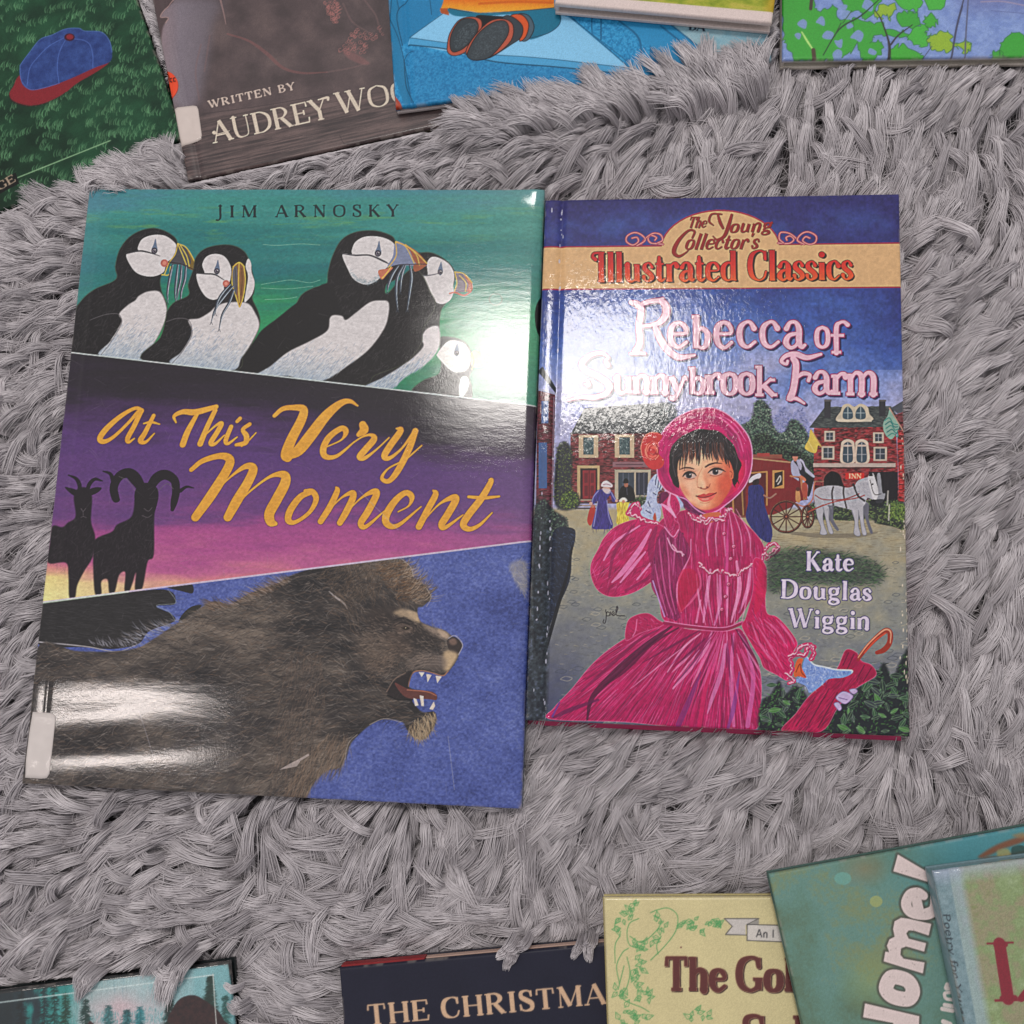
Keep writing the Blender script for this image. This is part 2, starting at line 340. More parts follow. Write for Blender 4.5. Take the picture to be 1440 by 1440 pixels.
# ---------------------------------------------------------------- printed jacket: puffins, mountain goats, lion
cv = COV['left'].cv; X, Y = cv.X, cv.Y
A, B, D_, E_, F_, G_ = Zm(90, 250, 4), Zm(420, 250, 4), Zm(50, 540, 4), Zm(400, 540, 4), Zm(20, 780, 4), Zm(380, 780, 4)
h, w = cv.h, cv.w
st = fbm(h, w, 26, 240); st2 = fbm(h, w, 9, 60)
t = (Y - 262) / 300 + (st - .5) * .34
sea = ramp(t, [(0, (66, 128, 142)), (.13, (58, 136, 130)), (.22, (44, 122, 118)), (.36, (34, 108, 112)), (.5, (30, 112, 100)), (.62, (44, 138, 92)), (.8, (50, 140, 88)), (1, (36, 110, 92))])
m = np.clip((st2 - .56) * 4, 0, 1) * np.clip(1 - abs(Y - 300 - 20 * st) / 40, 0, 1) * .7
sea = sea * (1 - m[..., None]) + C(96, 152, 92) * m[..., None]
m = np.clip((X - 560) / 240, 0, 1) * .5
sea = sea * (1 - m[..., None]) + C(128, 168, 150) * m[..., None]
m = np.clip(1 - (X - 100) / 60, 0, 1) * .45
sea = sea * (1 - m[..., None]) + C(96, 140, 160) * m[..., None]
cv.img[:] = sea
line1 = np.interp(X, [95, 757], [495, 571]); line2 = np.interp(X, [58, 742], [847, 761])
# -- puffins
WH, BK, GRY = C(206, 201, 202), C(25, 23, 25), C(84, 84, 92)
def soften(M): return blur1(M, 1.0 * cv.s)
def breast(p):
    M = cv.mask(p); d = np.clip((Y - line1 + 40) / 60, 0, 1) ** 1.4
    c = WH * (1 - d[..., None]) + C(128, 152, 172) * d[..., None]
    c = c * (.97 + .06 * st2[..., None])
    cv.fill(soften(M), c)
    q = cv.inside(p, 1500); q = q[(q[:, 1] > np.interp(q[:, 0], [95, 757], [495, 571]) - 46 + rng.normal(0, 9, len(q)))]
    cv.hairs(q, rng.normal(2.25, .2, len(q)), rng.uniform(5, 12, len(q)), np.where(rng.random((len(q), 1)) < .5, C(98, 124, 156), C(214, 218, 216)), .3)
def blackbody(p, seed=600):
    cv.fill(soften(cv.mask(p)), BK)
    cv.stroke(np.vstack([p, p[:1]]), 1.2, C(112, 128, 88), True, .3)
    q = cv.inside(p, seed); cv.hairs(q, rng.normal(2.2, .5, len(q)), rng.uniform(5, 16, len(q)), C(92, 86, 90), rng.uniform(.06, .34, len(q)), rng.normal(0, .6, len(q)))
def eye(z, x, y, k=1.):
    x, y = z(f'{x} {y}')[0]
    cv.poly(np.array([(x - 4 * k, y - 1), (x - 1, y - 9), (x + 1.6 * k, y - 17 * k), (x + 3.4 * k, y - 8), (x + 4.5 * k, y), (x, y + 5)]), C(92, 108, 134), True, .95)
    cv.dot(x, y, 4.4 * k, C(46, 42, 50)); cv.dot(x, y, 2.6 * k, C(120, 112, 128)); cv.dot(x + .2, y + .1, 1.7 * k, C(18, 16, 20)); cv.dot(x + 1, y - 1, .7, C(220, 220, 225))
def fish(z, lines, wd=2.8):
    for s in lines:
        p = z(s); cv.stroke(p, [wd * .8, wd * 1.25, wd, .8], C(50, 58, 72)); cv.stroke(p + [.9, 0], [.6, 1.2, .9, .4], C(170, 182, 194))
        e = p[-1]; cv.stroke(np.array([e, e + [-1.6, 4]]), .8, C(50, 58, 72), False); cv.stroke(np.array([e, e + [2, 4]]), .8, C(50, 58, 72), False)
YEL = C(206, 178, 78)
# fifth bird, far right
blackbody(B('790 905 850 895 930 920 975 985 985 1060 960 1120 975 1180 960 1255 820 1230 640 1205 700 1140 790 1100 800 1010'), 200)
cv.poly(B('800 960 850 915 930 930 965 990 955 1070 900 1095 850 1080 780 1005 780 990'), C(214, 212, 208)); cv.poly(B('910 1130 950 1120 960 1160 940 1210 905 1245'), C(186, 198, 196))
cv.poly(B('970 985 1010 975 1050 1030 1040 1060 975 1060'), C(196, 150, 110)); cv.stroke(B('975 985 985 1030 975 1075'), 1.6, YEL); eye(B, 888, 985, .8)
# fourth bird
blackbody(B('650 440 700 420 760 425 830 465 880 530 870 600 830 700 800 750 790 850 790 930 720 1000 600 1090 380 1190 200 1170 400 900 600 700 650 560'), 500)
cv.poly(B('722 480 750 445 800 455 850 490 875 545 868 610 872 640 850 690 800 710 750 680 720 610 690 548 725 550'), WH)
cv.stroke(B('690 550 740 548 800 535'), [2.5, 2, 1], GRY, True, .8); eye(B, 796, 530, .85)
breast(B('690 905 720 850 785 835 795 920 770 990 700 1060 600 1120 520 1185 375 1175 480 1120 620 1030 700 950'))
cv.poly(B('880 530 920 535 965 570 978 625 940 640 875 640 890 590'), C(116, 106, 118)); cv.poly(B('930 545 970 580 978 630 945 640 955 600'), C(168, 96, 70))
for s in ('878 530 890 590 875 645', '880 530 930 540 975 590', '905 550 940 590 938 640'): cv.stroke(B(s), 1.5, YEL)
cv.stroke(B('850 650 880 645 930 662 968 640'), 2.6, C(186, 110, 92))
# third bird
blackbody(B('155 600 165 530 190 440 240 350 320 305 430 297 520 325 548 362 600 470 560 560 495 600 500 650 620 520 690 540 740 640 770 720 700 850 690 930 600 1040 430 1110 330 1165 -240 1110 -150 1000 -60 860 0 680 80 620'), 1400)
cv.fill(soften(cv.mask(A('1500 600 1330 690 1200 790 1110 860 1060 930 930 1085 1250 1112 1440 1130 1560 900'))), BK)
cv.poly(B('298 410 320 360 380 330 470 335 535 370 548 430 520 490 490 510 460 560 420 590 370 600 310 570 275 510 246 432 298 430'), WH)
cv.stroke(B('246 428 320 436 400 436 480 470 508 485'), [1, 2.5, 2.5, 3, 1], C(60, 58, 66)); eye(B, 446, 425, 1.05)
q = cv.inside(B('280 520 300 560 370 600 450 570 480 520 380 575'), 160); cv.hairs(q, rng.normal(.4, .6, len(q)), 6, C(120, 140, 150), .4)
breast(B('175 790 200 772 245 778 265 800 320 760 400 700 460 690 505 700 505 770 480 850 400 960 300 1040 140 1140 0 1135 -60 1115 -240 1115 -160 1060 -60 980 60 920 160 860'))
cv.poly(B('545 360 600 375 660 420 720 480 700 500 560 490 500 500 530 440'), C(120, 128, 156)); cv.poly(B('585 372 660 410 722 482 690 500 650 470 625 410'), C(150, 86, 58)); cv.poly(B('650 488 715 490 680 520 650 525'), C(150, 86, 58))
for s in ('545 360 548 440 500 510', '545 362 600 385 650 480', '548 358 640 405 722 482', '600 375 660 430 680 490'): cv.stroke(B(s), 1.6, C(196, 166, 84))
cv.stroke(B('500 510 560 490 640 486 720 486'), 1.3, C(50, 44, 50)); cv.poly(B('450 520 490 512 530 505 500 540 470 572 450 545'), C(188, 112, 86)); cv.stroke(B('470 565 500 530 520 500'), 1.6, YEL)
fish(B, ('560 495 530 540 505 600 498 640', '590 490 555 560 548 650 555 740', '625 490 635 560 625 640 610 740', '600 490 585 530 575 580 570 640'), 3.6)
# first bird
blackbody(A('60 760 90 700 165 630 290 572 288 500 310 410 360 340 430 297 510 283 590 310 638 365 600 480 545 560 550 640 580 720 560 830 500 940 440 1035 35 990'), 900)
cv.poly(A('415 392 440 345 500 322 570 327 625 368 638 410 605 455 575 480 560 530 500 555 430 545 385 510 350 432 415 415'), WH)
cv.stroke(A('350 428 420 412 470 418 540 440'), [1, 2.5, 2.5, .8], C(56, 54, 60)); eye(A, 508, 410)
breast(A('310 765 360 715 400 690 420 665 470 640 535 640 570 700 577 770 545 860 500 940 445 1032 200 1002 260 920 310 840 325 800'))
cv.stroke(A('145 800 230 770 300 765 322 790 320 830 260 930 205 1000'), 1.2, C(96, 92, 96), True, .7)
cv.poly(A('640 372 700 410 738 500 720 520 660 490 600 480 625 420'), C(70, 68, 74)); cv.poly(A('690 400 735 470 742 522 700 505 715 470'), C(120, 96, 40))
for s in ('640 370 625 430 590 480 565 545', '640 370 690 395 738 480 742 522', '655 380 690 440 705 500', '640 372 665 430 688 488'): cv.stroke(A(s), 1.6, YEL)
cv.stroke(A('590 475 660 485 742 522'), 1.4, C(40, 36, 40)); cv.stroke(A('550 545 590 545 600 500'), 1.8, YEL); cv.dot(*A('565 480')[0], 5.5, C(176, 96, 84)); cv.dot(*A('565 480')[0], 2.8, C(204, 130, 112))
fish(A, ('610 490 595 560 582 640 582 700', '640 490 632 570 625 640 628 705', '660 490 655 570 640 640 635 690', '685 500 680 570 660 640 655 700'), 3.6)
# second bird
blackbody(A('580 750 620 700 700 660 698 600 725 520 740 450 790 400 870 378 950 380 1010 410 1040 460 1065 560 1070 640 1060 680 1095 760 1100 830 1060 930 1010 1000 940 1085 445 1030 540 900 570 800'), 900)
cv.poly(A('778 490 800 445 850 428 905 445 940 510 930 590 900 610 900 650 850 685 800 670 760 610 746 540 790 538'), WH)
cv.poly(A('1035 455 1052 480 1055 530 1072 590 1060 650 1030 690 1015 690 1035 560 1022 500'), WH)
cv.stroke(A('746 538 800 540 850 545 900 575'), [1, 2.4, 2.4, 1], C(56, 54, 60)); eye(A, 860, 525, .95)
breast(A('700 800 760 790 820 755 860 720 930 700 1030 705 1075 760 1098 830 1060 920 1000 1010 935 1085 605 1048 660 980 710 900 718 850'))
cv.stroke(A('575 810 640 790 700 800 720 850 715 900 660 985 605 1048'), 1.2, C(96, 92, 96), True, .7)
cv.poly(A('950 500 985 475 1015 500 1022 580 1010 670 988 730 965 660 945 590'), C(132, 92, 54))
for s in ('952 500 945 590 965 660 985 725', '985 478 982 580 986 700', '1012 500 1020 580 1008 670 988 728', '952 500 985 476 1014 500'): cv.stroke(A(s), 1.5, YEL)
cv.poly(A('950 520 972 500 975 600 968 660 950 600'), C(92, 92, 98)); cv.stroke(A('962 510 968 590 966 650'), 1.3, C(56, 52, 48), True, .7); cv.stroke(A('1000 510 1002 590 996 660'), 1.3, C(84, 56, 34), True, .8)
cv.dot(*A('912 595')[0], 5, C(176, 96, 84)); cv.dot(*A('912 595')[0], 2.4, C(206, 134, 116))
fish(A, ('950 610 900 670 850 740 828 810', '955 630 930 700 890 770 872 850', '935 600 890 650 862 700 850 760'), 3.4)
# -- middle panel: dusk sky
n1 = fbm(h, w, 22, 130); n2 = fbm(h, w, 60, 90)
dd = (Y - line1) / (line2 - line1)
t = dd + (n1 - .5) * .28 - np.clip((X - 420) / 320, 0, 1) * .20 + .03
sky = ramp(t, [(0, (36, 31, 38)), (.17, (42, 34, 48)), (.27, (64, 44, 80)), (.4, (84, 54, 112)), (.58, (92, 58, 116)), (.68, (106, 62, 120)), (.77, (150, 70, 130)), (.87, (164, 76, 134)), (.95, (178, 92, 138)), (1.1, (206, 128, 132))])
m = np.clip((Y - 782 - (X - 60) * .13 + (n1 - .5) * 24) / 26, 0, 1) * np.clip(1 - (X - 60) / 260, 0, 1) ** .6
sky = sky * (1 - m[..., None]) + ramp(np.clip((Y - 795) / 40, 0, 1), [(0, (214, 142, 120)), (.4, (226, 208, 136)), (1, (228, 220, 150))]) * m[..., None]
m = np.clip((X - 600) / 130, 0, 1) * .25  # glare haze painted into the print, paler towards the right edge
sky = sky * (1 - m[..., None]) + C(140, 118, 146) * m[..., None]
inm = np.clip(Y - line1 + .5, 0, 1) * np.clip(line2 - Y + .5, 0, 1)
cv.fill(inm, sky)
# goats
GO = C(26, 21, 27)
for s in ('95 800 150 805 180 780 225 745 215 640 235 590 260 580 300 590 318 640 312 770 335 860 322 970 275 1050 235 1130 222 1200 190 1200 185 1080 170 1005 70 1005 80 900',
          '340 870 430 830 460 790 540 745 560 640 575 600 640 560 690 620 668 740 665 960 630 1000 600 1150 560 1160 565 1060 548 1110 525 1170 500 1160 505 1060 470 1075 445 1170 415 1175 405 1100 370 1110 370 1180 335 1180 325 1050 325 930'):
    cv.fill(soften(cv.mask(D_(s))), GO)
cv.poly(D_('165 580 200 585 235 600 225 630 190 610'), GO); cv.poly(D_('300 595 340 580 372 585 350 610 310 625'), GO)
for s, wd in (('185 512 225 530 245 560 250 595', [2, 5, 6.5, 6]), ('375 545 335 535 305 560 290 600', [2, 5, 6.5, 6]), ('600 590 560 530 520 500 470 520 440 580 450 640 460 650', [13, 18, 15, 14, 13, 12, 8]), ('640 590 680 530 730 510 780 540 790 600 780 660 770 705', [13, 16, 15, 13, 12, 11, 6]), ('380 490 420 505 440 550', [2, 5, 8]), ('890 585 850 578 815 600', [1.5, 4, 6])):
    cv.stroke(D_(s), wd, GO)
cv.poly(D_('560 600 600 560 650 560 690 600 680 690 650 750 620 755 590 730 560 680'), GO)
for s in ('255 700 268 715 282 700', '268 715 268 740', '255 750 270 745 285 752', '600 740 630 750 655 735', '610 700 635 715 655 695', '470 520 520 545 560 600', '690 600 740 560 775 590'): cv.stroke(D_(s), .9, C(100, 92, 98), True, .7)
q = np.vstack([cv.inside(D_('340 870 540 745 668 740 665 960 500 1060 330 1050'), 300), cv.inside(D_('95 800 225 745 335 860 275 1050 80 1000'), 200)])
cv.hairs(q, rng.normal(1.9, .5, len(q)), rng.uniform(4, 12, len(q)), C(86, 76, 84), .22)
# -- bottom panel: night sky, rocks, lion
bl = ramp(fbm(h, w, 3, 3.5, 2) * .45 + fbm(h, w, 60, 70) * .55, [(.25, (54, 66, 126)), (.45, (70, 84, 150)), (.6, (82, 96, 162)), (.8, (104, 118, 180))])
bot = np.clip(Y - line2 + .5, 0, 1); cv.fill(bot, bl)
keep = cv.clip; cv.clip = bot
cv.poly(F_('150 260 420 235 840 195 905 275 800 290 880 330 900 375 760 430 700 500 560 530 400 520 120 495'), C(33, 32, 34)); cv.poly(F_('860 180 990 160 1005 215 940 205'), C(36, 34, 36)); cv.poly(F_('925 375 950 330 1000 290 1055 285 1010 330 960 365'), C(40, 40, 38))
q = cv.inside(F_('150 260 840 195 880 330 700 500 120 495'), 900); cv.hairs(q, rng.normal(0, .15, len(q)), rng.uniform(5, 22, len(q)), C(84, 82, 86), .15)
cv.stroke(F_('130 490 300 505 430 520 580 545 690 505'), [1.6, 1.6, 1.2, 1], C(150, 146, 152)); cv.stroke(F_('865 195 905 250 900 275 800 285 870 320 905 370'), 1.0, C(130, 140, 150), True, .7)
LION = '-330 265 -230 280 -180 255 -110 215 0 175 60 150 110 120 300 60 620 20 735 25 790 70 810 130 880 180 905 240 860 290 830 300 840 370 910 405 980 425 1020 455 1080 500 1070 540 1045 600 1000 660 970 680 920 665 850 655 800 665 785 700 780 740 820 760 900 770 935 790 930 815 870 810 800 810 820 850 860 885 915 880 935 910 920 970 870 1035 810 1030 770 985 740 940 640 925 560 960 490 1020 450 1070 420 1150 390 1200 320 1215 250 1280 200 1370 150 1440 -1400 1440 -1420 900 -1300 510 -1100 540 -900 545 -750 525 -650 470 -500 370'
lp = G_(LION); M = soften(cv.mask(lp))
ln = fbm(h, w, 14, 40); ln2 = fbm(h, w, 110, 150)
br = ramp(ln * .4 + ln2 * .6, [(.3, (30, 29, 32)), (.44, (50, 46, 46)), (.56, (75, 68, 64)), (.72, (110, 99, 90))])
cv.fill(M, br)
q = cv.inside(lp, 12000)
# hair runs back from the face along the neck and down the mane
fx = q[:, 0]; fy = q[:, 1]
ang = np.where(fx > 480, np.arctan2(fy - 900, fx - 700) + .5, np.pi * .98 - .3 * (fy - 900) / 200) + rng.normal(0, .35, len(q))
pal = np.array([C(30, 28, 30), C(56, 48, 46), C(112, 100, 92), C(148, 138, 130), C(24, 24, 28), C(112, 90, 74)])
cv.hairs(q, ang, rng.uniform(6, 22, len(q)), pal[rng.integers(0, 6, len(q))] * rng.uniform(.9, 1.1, (len(q), 1)), rng.uniform(.2, .6, len(q)), rng.normal(0, .5, len(q)))
def tuft(s, n, a0, sd, L, cols, al=.7, bend=0):
    q = cv.inside(G_(s), n); cv.hairs(q, rng.normal(a0, sd, n), rng.uniform(L * .5, L, n), np.array(cols)[rng.integers(0, len(cols), n)] * .92, al, bend)
tuft('560 60 720 40 800 130 860 200 820 260 700 250 640 160', 420, -.2, .5, 24, [C(128, 92, 62), C(60, 48, 42), C(150, 124, 100), C(90, 66, 48)], .6, -.4)
tuft('730 20 800 90 880 180 900 240 850 280 760 230', 160, -.35, .4, 26, [C(150, 128, 108), C(70, 56, 50), C(178, 160, 142)], .7, -.6)
tuft('300 60 560 30 640 160 500 240 350 160', 500, 2.4, .6, 20, [C(46, 40, 38), C(92, 74, 60), C(116, 98, 84)], .5)
tuft('100 560 300 600 300 900 200 1300 0 1400', 700, 1.8, .3, 24, [C(98, 82, 72), C(56, 50, 48), C(124, 104, 92)], .5)
tuft('330 1000 450 1020 400 1200 300 1220 240 1290 180 1380 60 1380 150 1200', 500, 1.9, .25, 26, [C(126, 104, 88), C(150, 130, 112), C(76, 64, 56)], .55)
tuft('-340 265 -230 275 -100 215 100 130 100 170 -100 260 -300 320', 300, -2.75, .2, 22, [C(130, 100, 78), C(70, 56, 48), C(168, 150, 138)], .55)
tuft('-800 440 -600 380 -480 370 -560 420 -800 500', 90, -2.85, .2, 20, [C(170, 172, 188), C(140, 130, 128)], .7, .4)
tuft('-1000 500 -780 490 -700 510 -900 530', 60, -2.4, .25, 16, [C(160, 158, 170)], .6)
# face
def soft(s, colr, al, r): cv.fill(blur1(blur1(cv.mask(G_(s)), r * cv.s), r * cv.s) * al * np.clip(M * 1.0, 0, 1), colr)
soft('480 480 560 440 660 470 700 560 640 650 540 640', C(112, 96, 84), .6, 7); soft('560 300 690 290 760 330 700 400 600 420 540 380', C(52, 44, 42), .75, 5)
soft('690 380 760 350 850 400 940 450 960 500 880 540 800 520 720 470', C(44, 39, 39), .85, 4); soft('640 440 700 430 790 500 800 560 700 560', C(86, 72, 64), .6, 4)
soft('690 325 745 305 800 322 842 352 838 382 790 368 735 350', C(170, 148, 122), .85, 1.6); soft('770 312 830 330 842 380 805 362', C(186, 162, 132), .7, 1.2)
soft('690 390 740 378 800 398 808 426 765 446 715 440', C(92, 78, 70), .8, 1.6); cv.stroke(G_('700 398 745 380 800 403 806 428'), [1, 2, 1.8, .8], C(26, 23, 24), True, .8); cv.stroke(G_('715 442 765 432 800 436'), 1.1, C(136, 116, 104), True, .45)
soft('850 375 930 415 990 440 1010 470 960 466 880 420', C(150, 132, 118), .8, 1.5); soft('940 420 985 432 1005 468 970 464', C(176, 154, 134), .8, 1)
cv.poly(G_('996 480 1040 462 1080 503 1066 545 1040 558 1004 532'), C(50, 42, 42), True, .95); soft('1005 482 1036 470 1050 498 1022 508', C(120, 96, 86), .9, .8); cv.stroke(G_('1003 470 1040 455 1082 505 1060 562'), 1.3, C(168, 164, 178), True, .75)
soft('980 545 1050 552 1040 600 1000 655 965 630', C(192, 166, 132), .95, 1.5)
soft('800 570 900 552 980 575 985 640 930 655 840 640 780 645', C(104, 92, 86), .75, 3)
for yy in (566, 582, 598, 614): cv.stroke(G_(f'815 {yy + 22} 880 {yy + 2} 975 {yy + 6}'), [.6, 1, .6], C(150, 136, 126), True, .4)
cv.stroke(G_('690 372 745 356 800 382 830 410'), [1, 3, 3, 1], C(30, 26, 26), True, .7); cv.poly(G_('735 412 760 402 785 412 765 424'), C(34, 26, 22), True, .9); cv.dot(*G_('762 411')[0], .8, C(190, 170, 140))
q = cv.inside(G_('480 420 620 330 740 340 840 380 980 470 960 560 860 640 700 690 540 650'), 900)
cv.hairs(q, np.arctan2(q[:, 1] - 905, q[:, 0] - 640) + np.pi + rng.normal(0, .35, len(q)), rng.uniform(3, 9, len(q)), np.where(rng.random((len(q), 1)) < .5, C(142, 124, 110), C(34, 30, 30)), rng.uniform(.2, .55, len(q)))
for s in ('820 470 900 545', '850 460 910 520'): cv.stroke(G_(s), .7, C(170, 156, 146), False, .3)
cv.stroke(G_('1000 655 970 680 905 662 850 652 805 662 785 700 778 740'), [1.5, 2, 1.6, 1.6, 2, 2, 1.5], C(150, 110, 92), True, .9)
cv.poly(G_('800 655 740 680 680 730 655 770 690 810 760 815 800 800 775 745 785 700'), C(36, 30, 32), True, .9, .8)
cv.poly(G_('700 720 780 755 900 768 935 790 930 818 860 812 760 800'), C(96, 54, 50), True, .95); cv.stroke(G_('770 760 880 770 934 792'), 1.3, C(170, 110, 90), True, .8)
cv.stroke(G_('655 770 700 700 760 665'), 1.6, C(128, 106, 94), True, .6); cv.stroke(G_('660 790 720 815 800 815'), 1.6, C(24, 22, 24))
cv.poly(G_('805 815 830 860 860 880 920 875 930 820'), bl * .95)
for s in ('805 805 815 850 835 848 822 812', '840 790 850 850 865 852 862 795', '895 868 920 825 928 850 915 872', '878 670 885 718 908 676', '930 680 940 722 965 685', '835 660 852 688 868 662'): cv.poly(G_(s), C(206, 196, 190), False)
tuft('800 940 860 890 920 880 935 910 915 970 870 1030 810 1025 775 985', 260, 1.3, .4, 16, [C(178, 154, 122), C(146, 122, 96), C(196, 176, 146)], .7)
cv.stroke(G_('330 205 370 240 410 268 434 304'), [.8, 2.6, 2.6, .8], C(180, 170, 168), True, .7); tuft('330 180 430 220 520 320 460 420 400 300', 120, .9, .4, 20, [C(112, 94, 80), C(60, 52, 48)], .6)
cv.poly(G_('50 1210 110 1175 160 1150 215 1118 220 1128 170 1160 150 1190 100 1200'), C(198, 184, 182), False, .6)
tuft('600 560 720 520 740 620 640 700 540 680', 120, 2.6, .5, 16, [C(124, 104, 90), C(70, 60, 56)], .5)
for s in ('735 20 790 70 805 125', '420 1150 440 1060 490 1010', '560 955 640 922 735 940', '880 290 905 240 880 190'): cv.stroke(G_(s), 1.1, C(166, 156, 152), True, .6)
cv.fill(blur1(cv.mask(G_('1345 60 1440 40 1440 210 1400 190')), 3) * .75, C(140, 138, 146)); tuft('1350 60 1440 40 1440 210 1400 200', 60, .9, .7, 18, [C(176, 172, 172), C(150, 146, 150)], .6)
cv.clip = keep
# panel rules
cv.stroke(np.array([(90, 494.5), (762, 571.6)]), 1.9, C(186, 196, 196), False, .95); cv.stroke(np.array([(55, 847.4), (746, 760.6)]), 2.4, C(196, 180, 204), False, .95)
cv.stroke(np.array([(55, 848.4), (180, 832)]), 2.4, C(196, 220, 190), False, .6)
# far bird at the fold
cv.poly(np.array([(770, 412), (756, 424), (752, 445), (757, 470), (775, 480)]), BK)
# -- lettering
T = []
def S(z, s, wd): T.append((z(s), wd))
S(D_, '596 150 560 136 480 180 400 250 362 305 385 324 440 296 520 220 575 158', [6.5, 4.5, 6, 7.5, 7.5, 6, 4.5, 4, 5])
S(D_, '590 158 555 235 518 305 525 326 556 306', [7, 6.5, 6.5, 4, 1.8]); S(D_, '664 178 615 275 590 318 620 326 668 278', [5, 6.5, 7, 4, 1.8]); S(D_, '608 222 650 214 698 226', [1.8, 3.4, 1.6])
S(D_, '790 216 780 180 830 156 900 158 1016 128', [2, 4.5, 6.5, 8, 6]); S(D_, '908 170 856 266 828 340', [5, 7.5, 8]); S(D_, '1010 148 966 240 926 336', [6, 6.5, 7.5]); S(D_, '940 300 1010 236 1046 222 1022 270 986 330 1010 336 1062 288', [2, 3, 6, 6.5, 6.5, 4, 1.8])
S(D_, '1100 240 1070 316 1085 334 1134 298', [5.5, 6, 4, 1.8]); S(D_, '1134 210 1150 194', [4.5, 5]); S(D_, '1204 226 1166 256 1186 292 1180 330 1128 342', [5, 5, 7, 6.5, 4]); S(D_, '1160 346 1200 316 1240 274', [3.5, 2.4, 1.6])
S(E_, '-56 178 -10 140 50 132 106 142 96 200 40 310 10 392 18 412', [5, 6, 7, 10, 12, 13, 14, 12]); S(E_, '20 408 80 372 150 286 230 182 310 112 366 96 412 122', [8, 14, 15, 13, 9, 5.5, 2])
S(E_, '240 352 320 314 346 268 318 250 250 300 218 366 232 408 296 404 392 326', [1.8, 2.4, 7, 7, 8, 8.5, 7, 4.5, 2]); S(E_, '440 228 448 258 418 284', [9, 11, 6]); S(E_, '392 326 440 296 486 286 504 310 456 368 424 408 452 416 520 366 588 302', [2, 2.4, 4, 8, 8.5, 8, 5, 2.4, 1.8])
S(E_, '630 250 654 262 598 342 562 404 592 416 660 362 728 270', [2, 7.5, 8.5, 8, 5, 3, 4]); S(E_, '736 264 700 366 636 490 586 546 548 528 586 474 680 424 772 346', [7.5, 8.5, 8, 6, 4.5, 2.4, 2.4, 1.8])
S(D_, '876 482 940 432 1040 404 1092 424 1076 484 990 622 900 748', [5.5, 6.5, 8, 11, 12, 13, 11]); S(D_, '980 640 1090 528 1180 464 1224 476 1196 550 1130 660 1082 748', [2, 2.6, 7, 11, 12, 13, 11]); S(D_, '1130 680 1210 600 1320 520 1396 510 1404 556 1356 650 1316 726 1322 774 1350 786', [2, 2.6, 4, 10, 13, 13.5, 13, 11, 5])
S(E_, '150 608 90 634 34 708 22 766 62 776 140 722 178 650 158 606 118 602', [6, 8, 9, 8, 5, 5, 7, 7, 5]); S(E_, '290 580 296 604 256 690 204 772', [2, 7, 8, 7.5]); S(E_, '240 720 320 640 380 612 384 642 346 722 312 780', [2, 2.6, 7, 8.5, 8.5, 7.5]); S(E_, '350 720 430 642 496 606 518 620 470 716 430 782 458 802 560 716', [2, 2.6, 7, 8.5, 9, 8, 5, 1.8])
S(E_, '640 718 700 684 716 634 680 612 620 660 572 740 580 790 640 794 768 690', [1.8, 2.6, 7, 7, 8.5, 9.5, 8, 5, 1.8]); S(E_, '836 598 850 622 806 706 756 802', [2, 7.5, 8, 8]); S(E_, '786 764 870 676 940 640 964 650 918 734 884 790 906 806 1004 736', [2, 2.6, 7, 9, 9, 8.5, 5, 1.8])
S(E_, '1152 538 1162 548 1110 640 1034 738 1006 792 1040 816 1098 792 1168 724', [2, 6.5, 8.5, 9, 8.5, 6, 4, 1.8]); S(E_, '1036 634 1120 640 1208 632', [3.5, 4.5, 2.5])
T = [(p, np.where(np.array(wd) > 3, np.array(wd) * 1.17, np.array(wd) * 1.1)) for p, wd in T]
for p, wd in T: cv.stroke(p, np.array(wd) + 2.0, C(94, 46, 58), True, .8)
gold = ramp(n1, [(.2, (212, 152, 54)), (.5, (216, 156, 56)), (.8, (222, 164, 66))])
for p, wd in T: cv.stroke(p, np.array(wd), gold)
write(cv, text_strokes('JIM ARNOSKY', (304, 306), (561, 304.5), 17, 3.5, 1.6, .8, 0, .34), C(18, 34, 40))
# scuffs and paper grain
q = np.c_[rng.uniform(60, 760, 1500), rng.uniform(265, 1130, 1500)]
cv.hairs(q, rng.normal(.1, .9, len(q)), rng.uniform(4, 26, len(q)), C(150, 146, 150), rng.uniform(.03, .2, len(q)), rng.normal(0, .2, len(q)))
for s in ('1120 375 1200 380 1330 372 1440 378', '1110 600 1200 585 1280 575 1380 590 1440 575', '1110 620 1250 625 1400 610', '1130 685 1250 680 1310 670'): cv.stroke(A(s), .9, C(150, 196, 170), True, .6)
for p in (((630, 1035), (639, 1110)), ((195, 1000), (220, 1075)), ((505, 690), (560, 745))): cv.stroke(np.array(p, float), 1, C(170, 168, 180), False, .4)
wig = fbm(h, w, 3.2, 5, 2) - .5
cv.img *= 1 + .14 * wig[..., None]
cv.crisp(.5, 2)
cv.grain(.05)
# ring mark
th = np.linspace(0, 2 * np.pi, 16, endpoint=False); cv.stroke(np.c_[697 + 9 * np.cos(th), 421 + 8 * np.sin(th)], 1.6, C(70, 96, 80), True, .8, True)
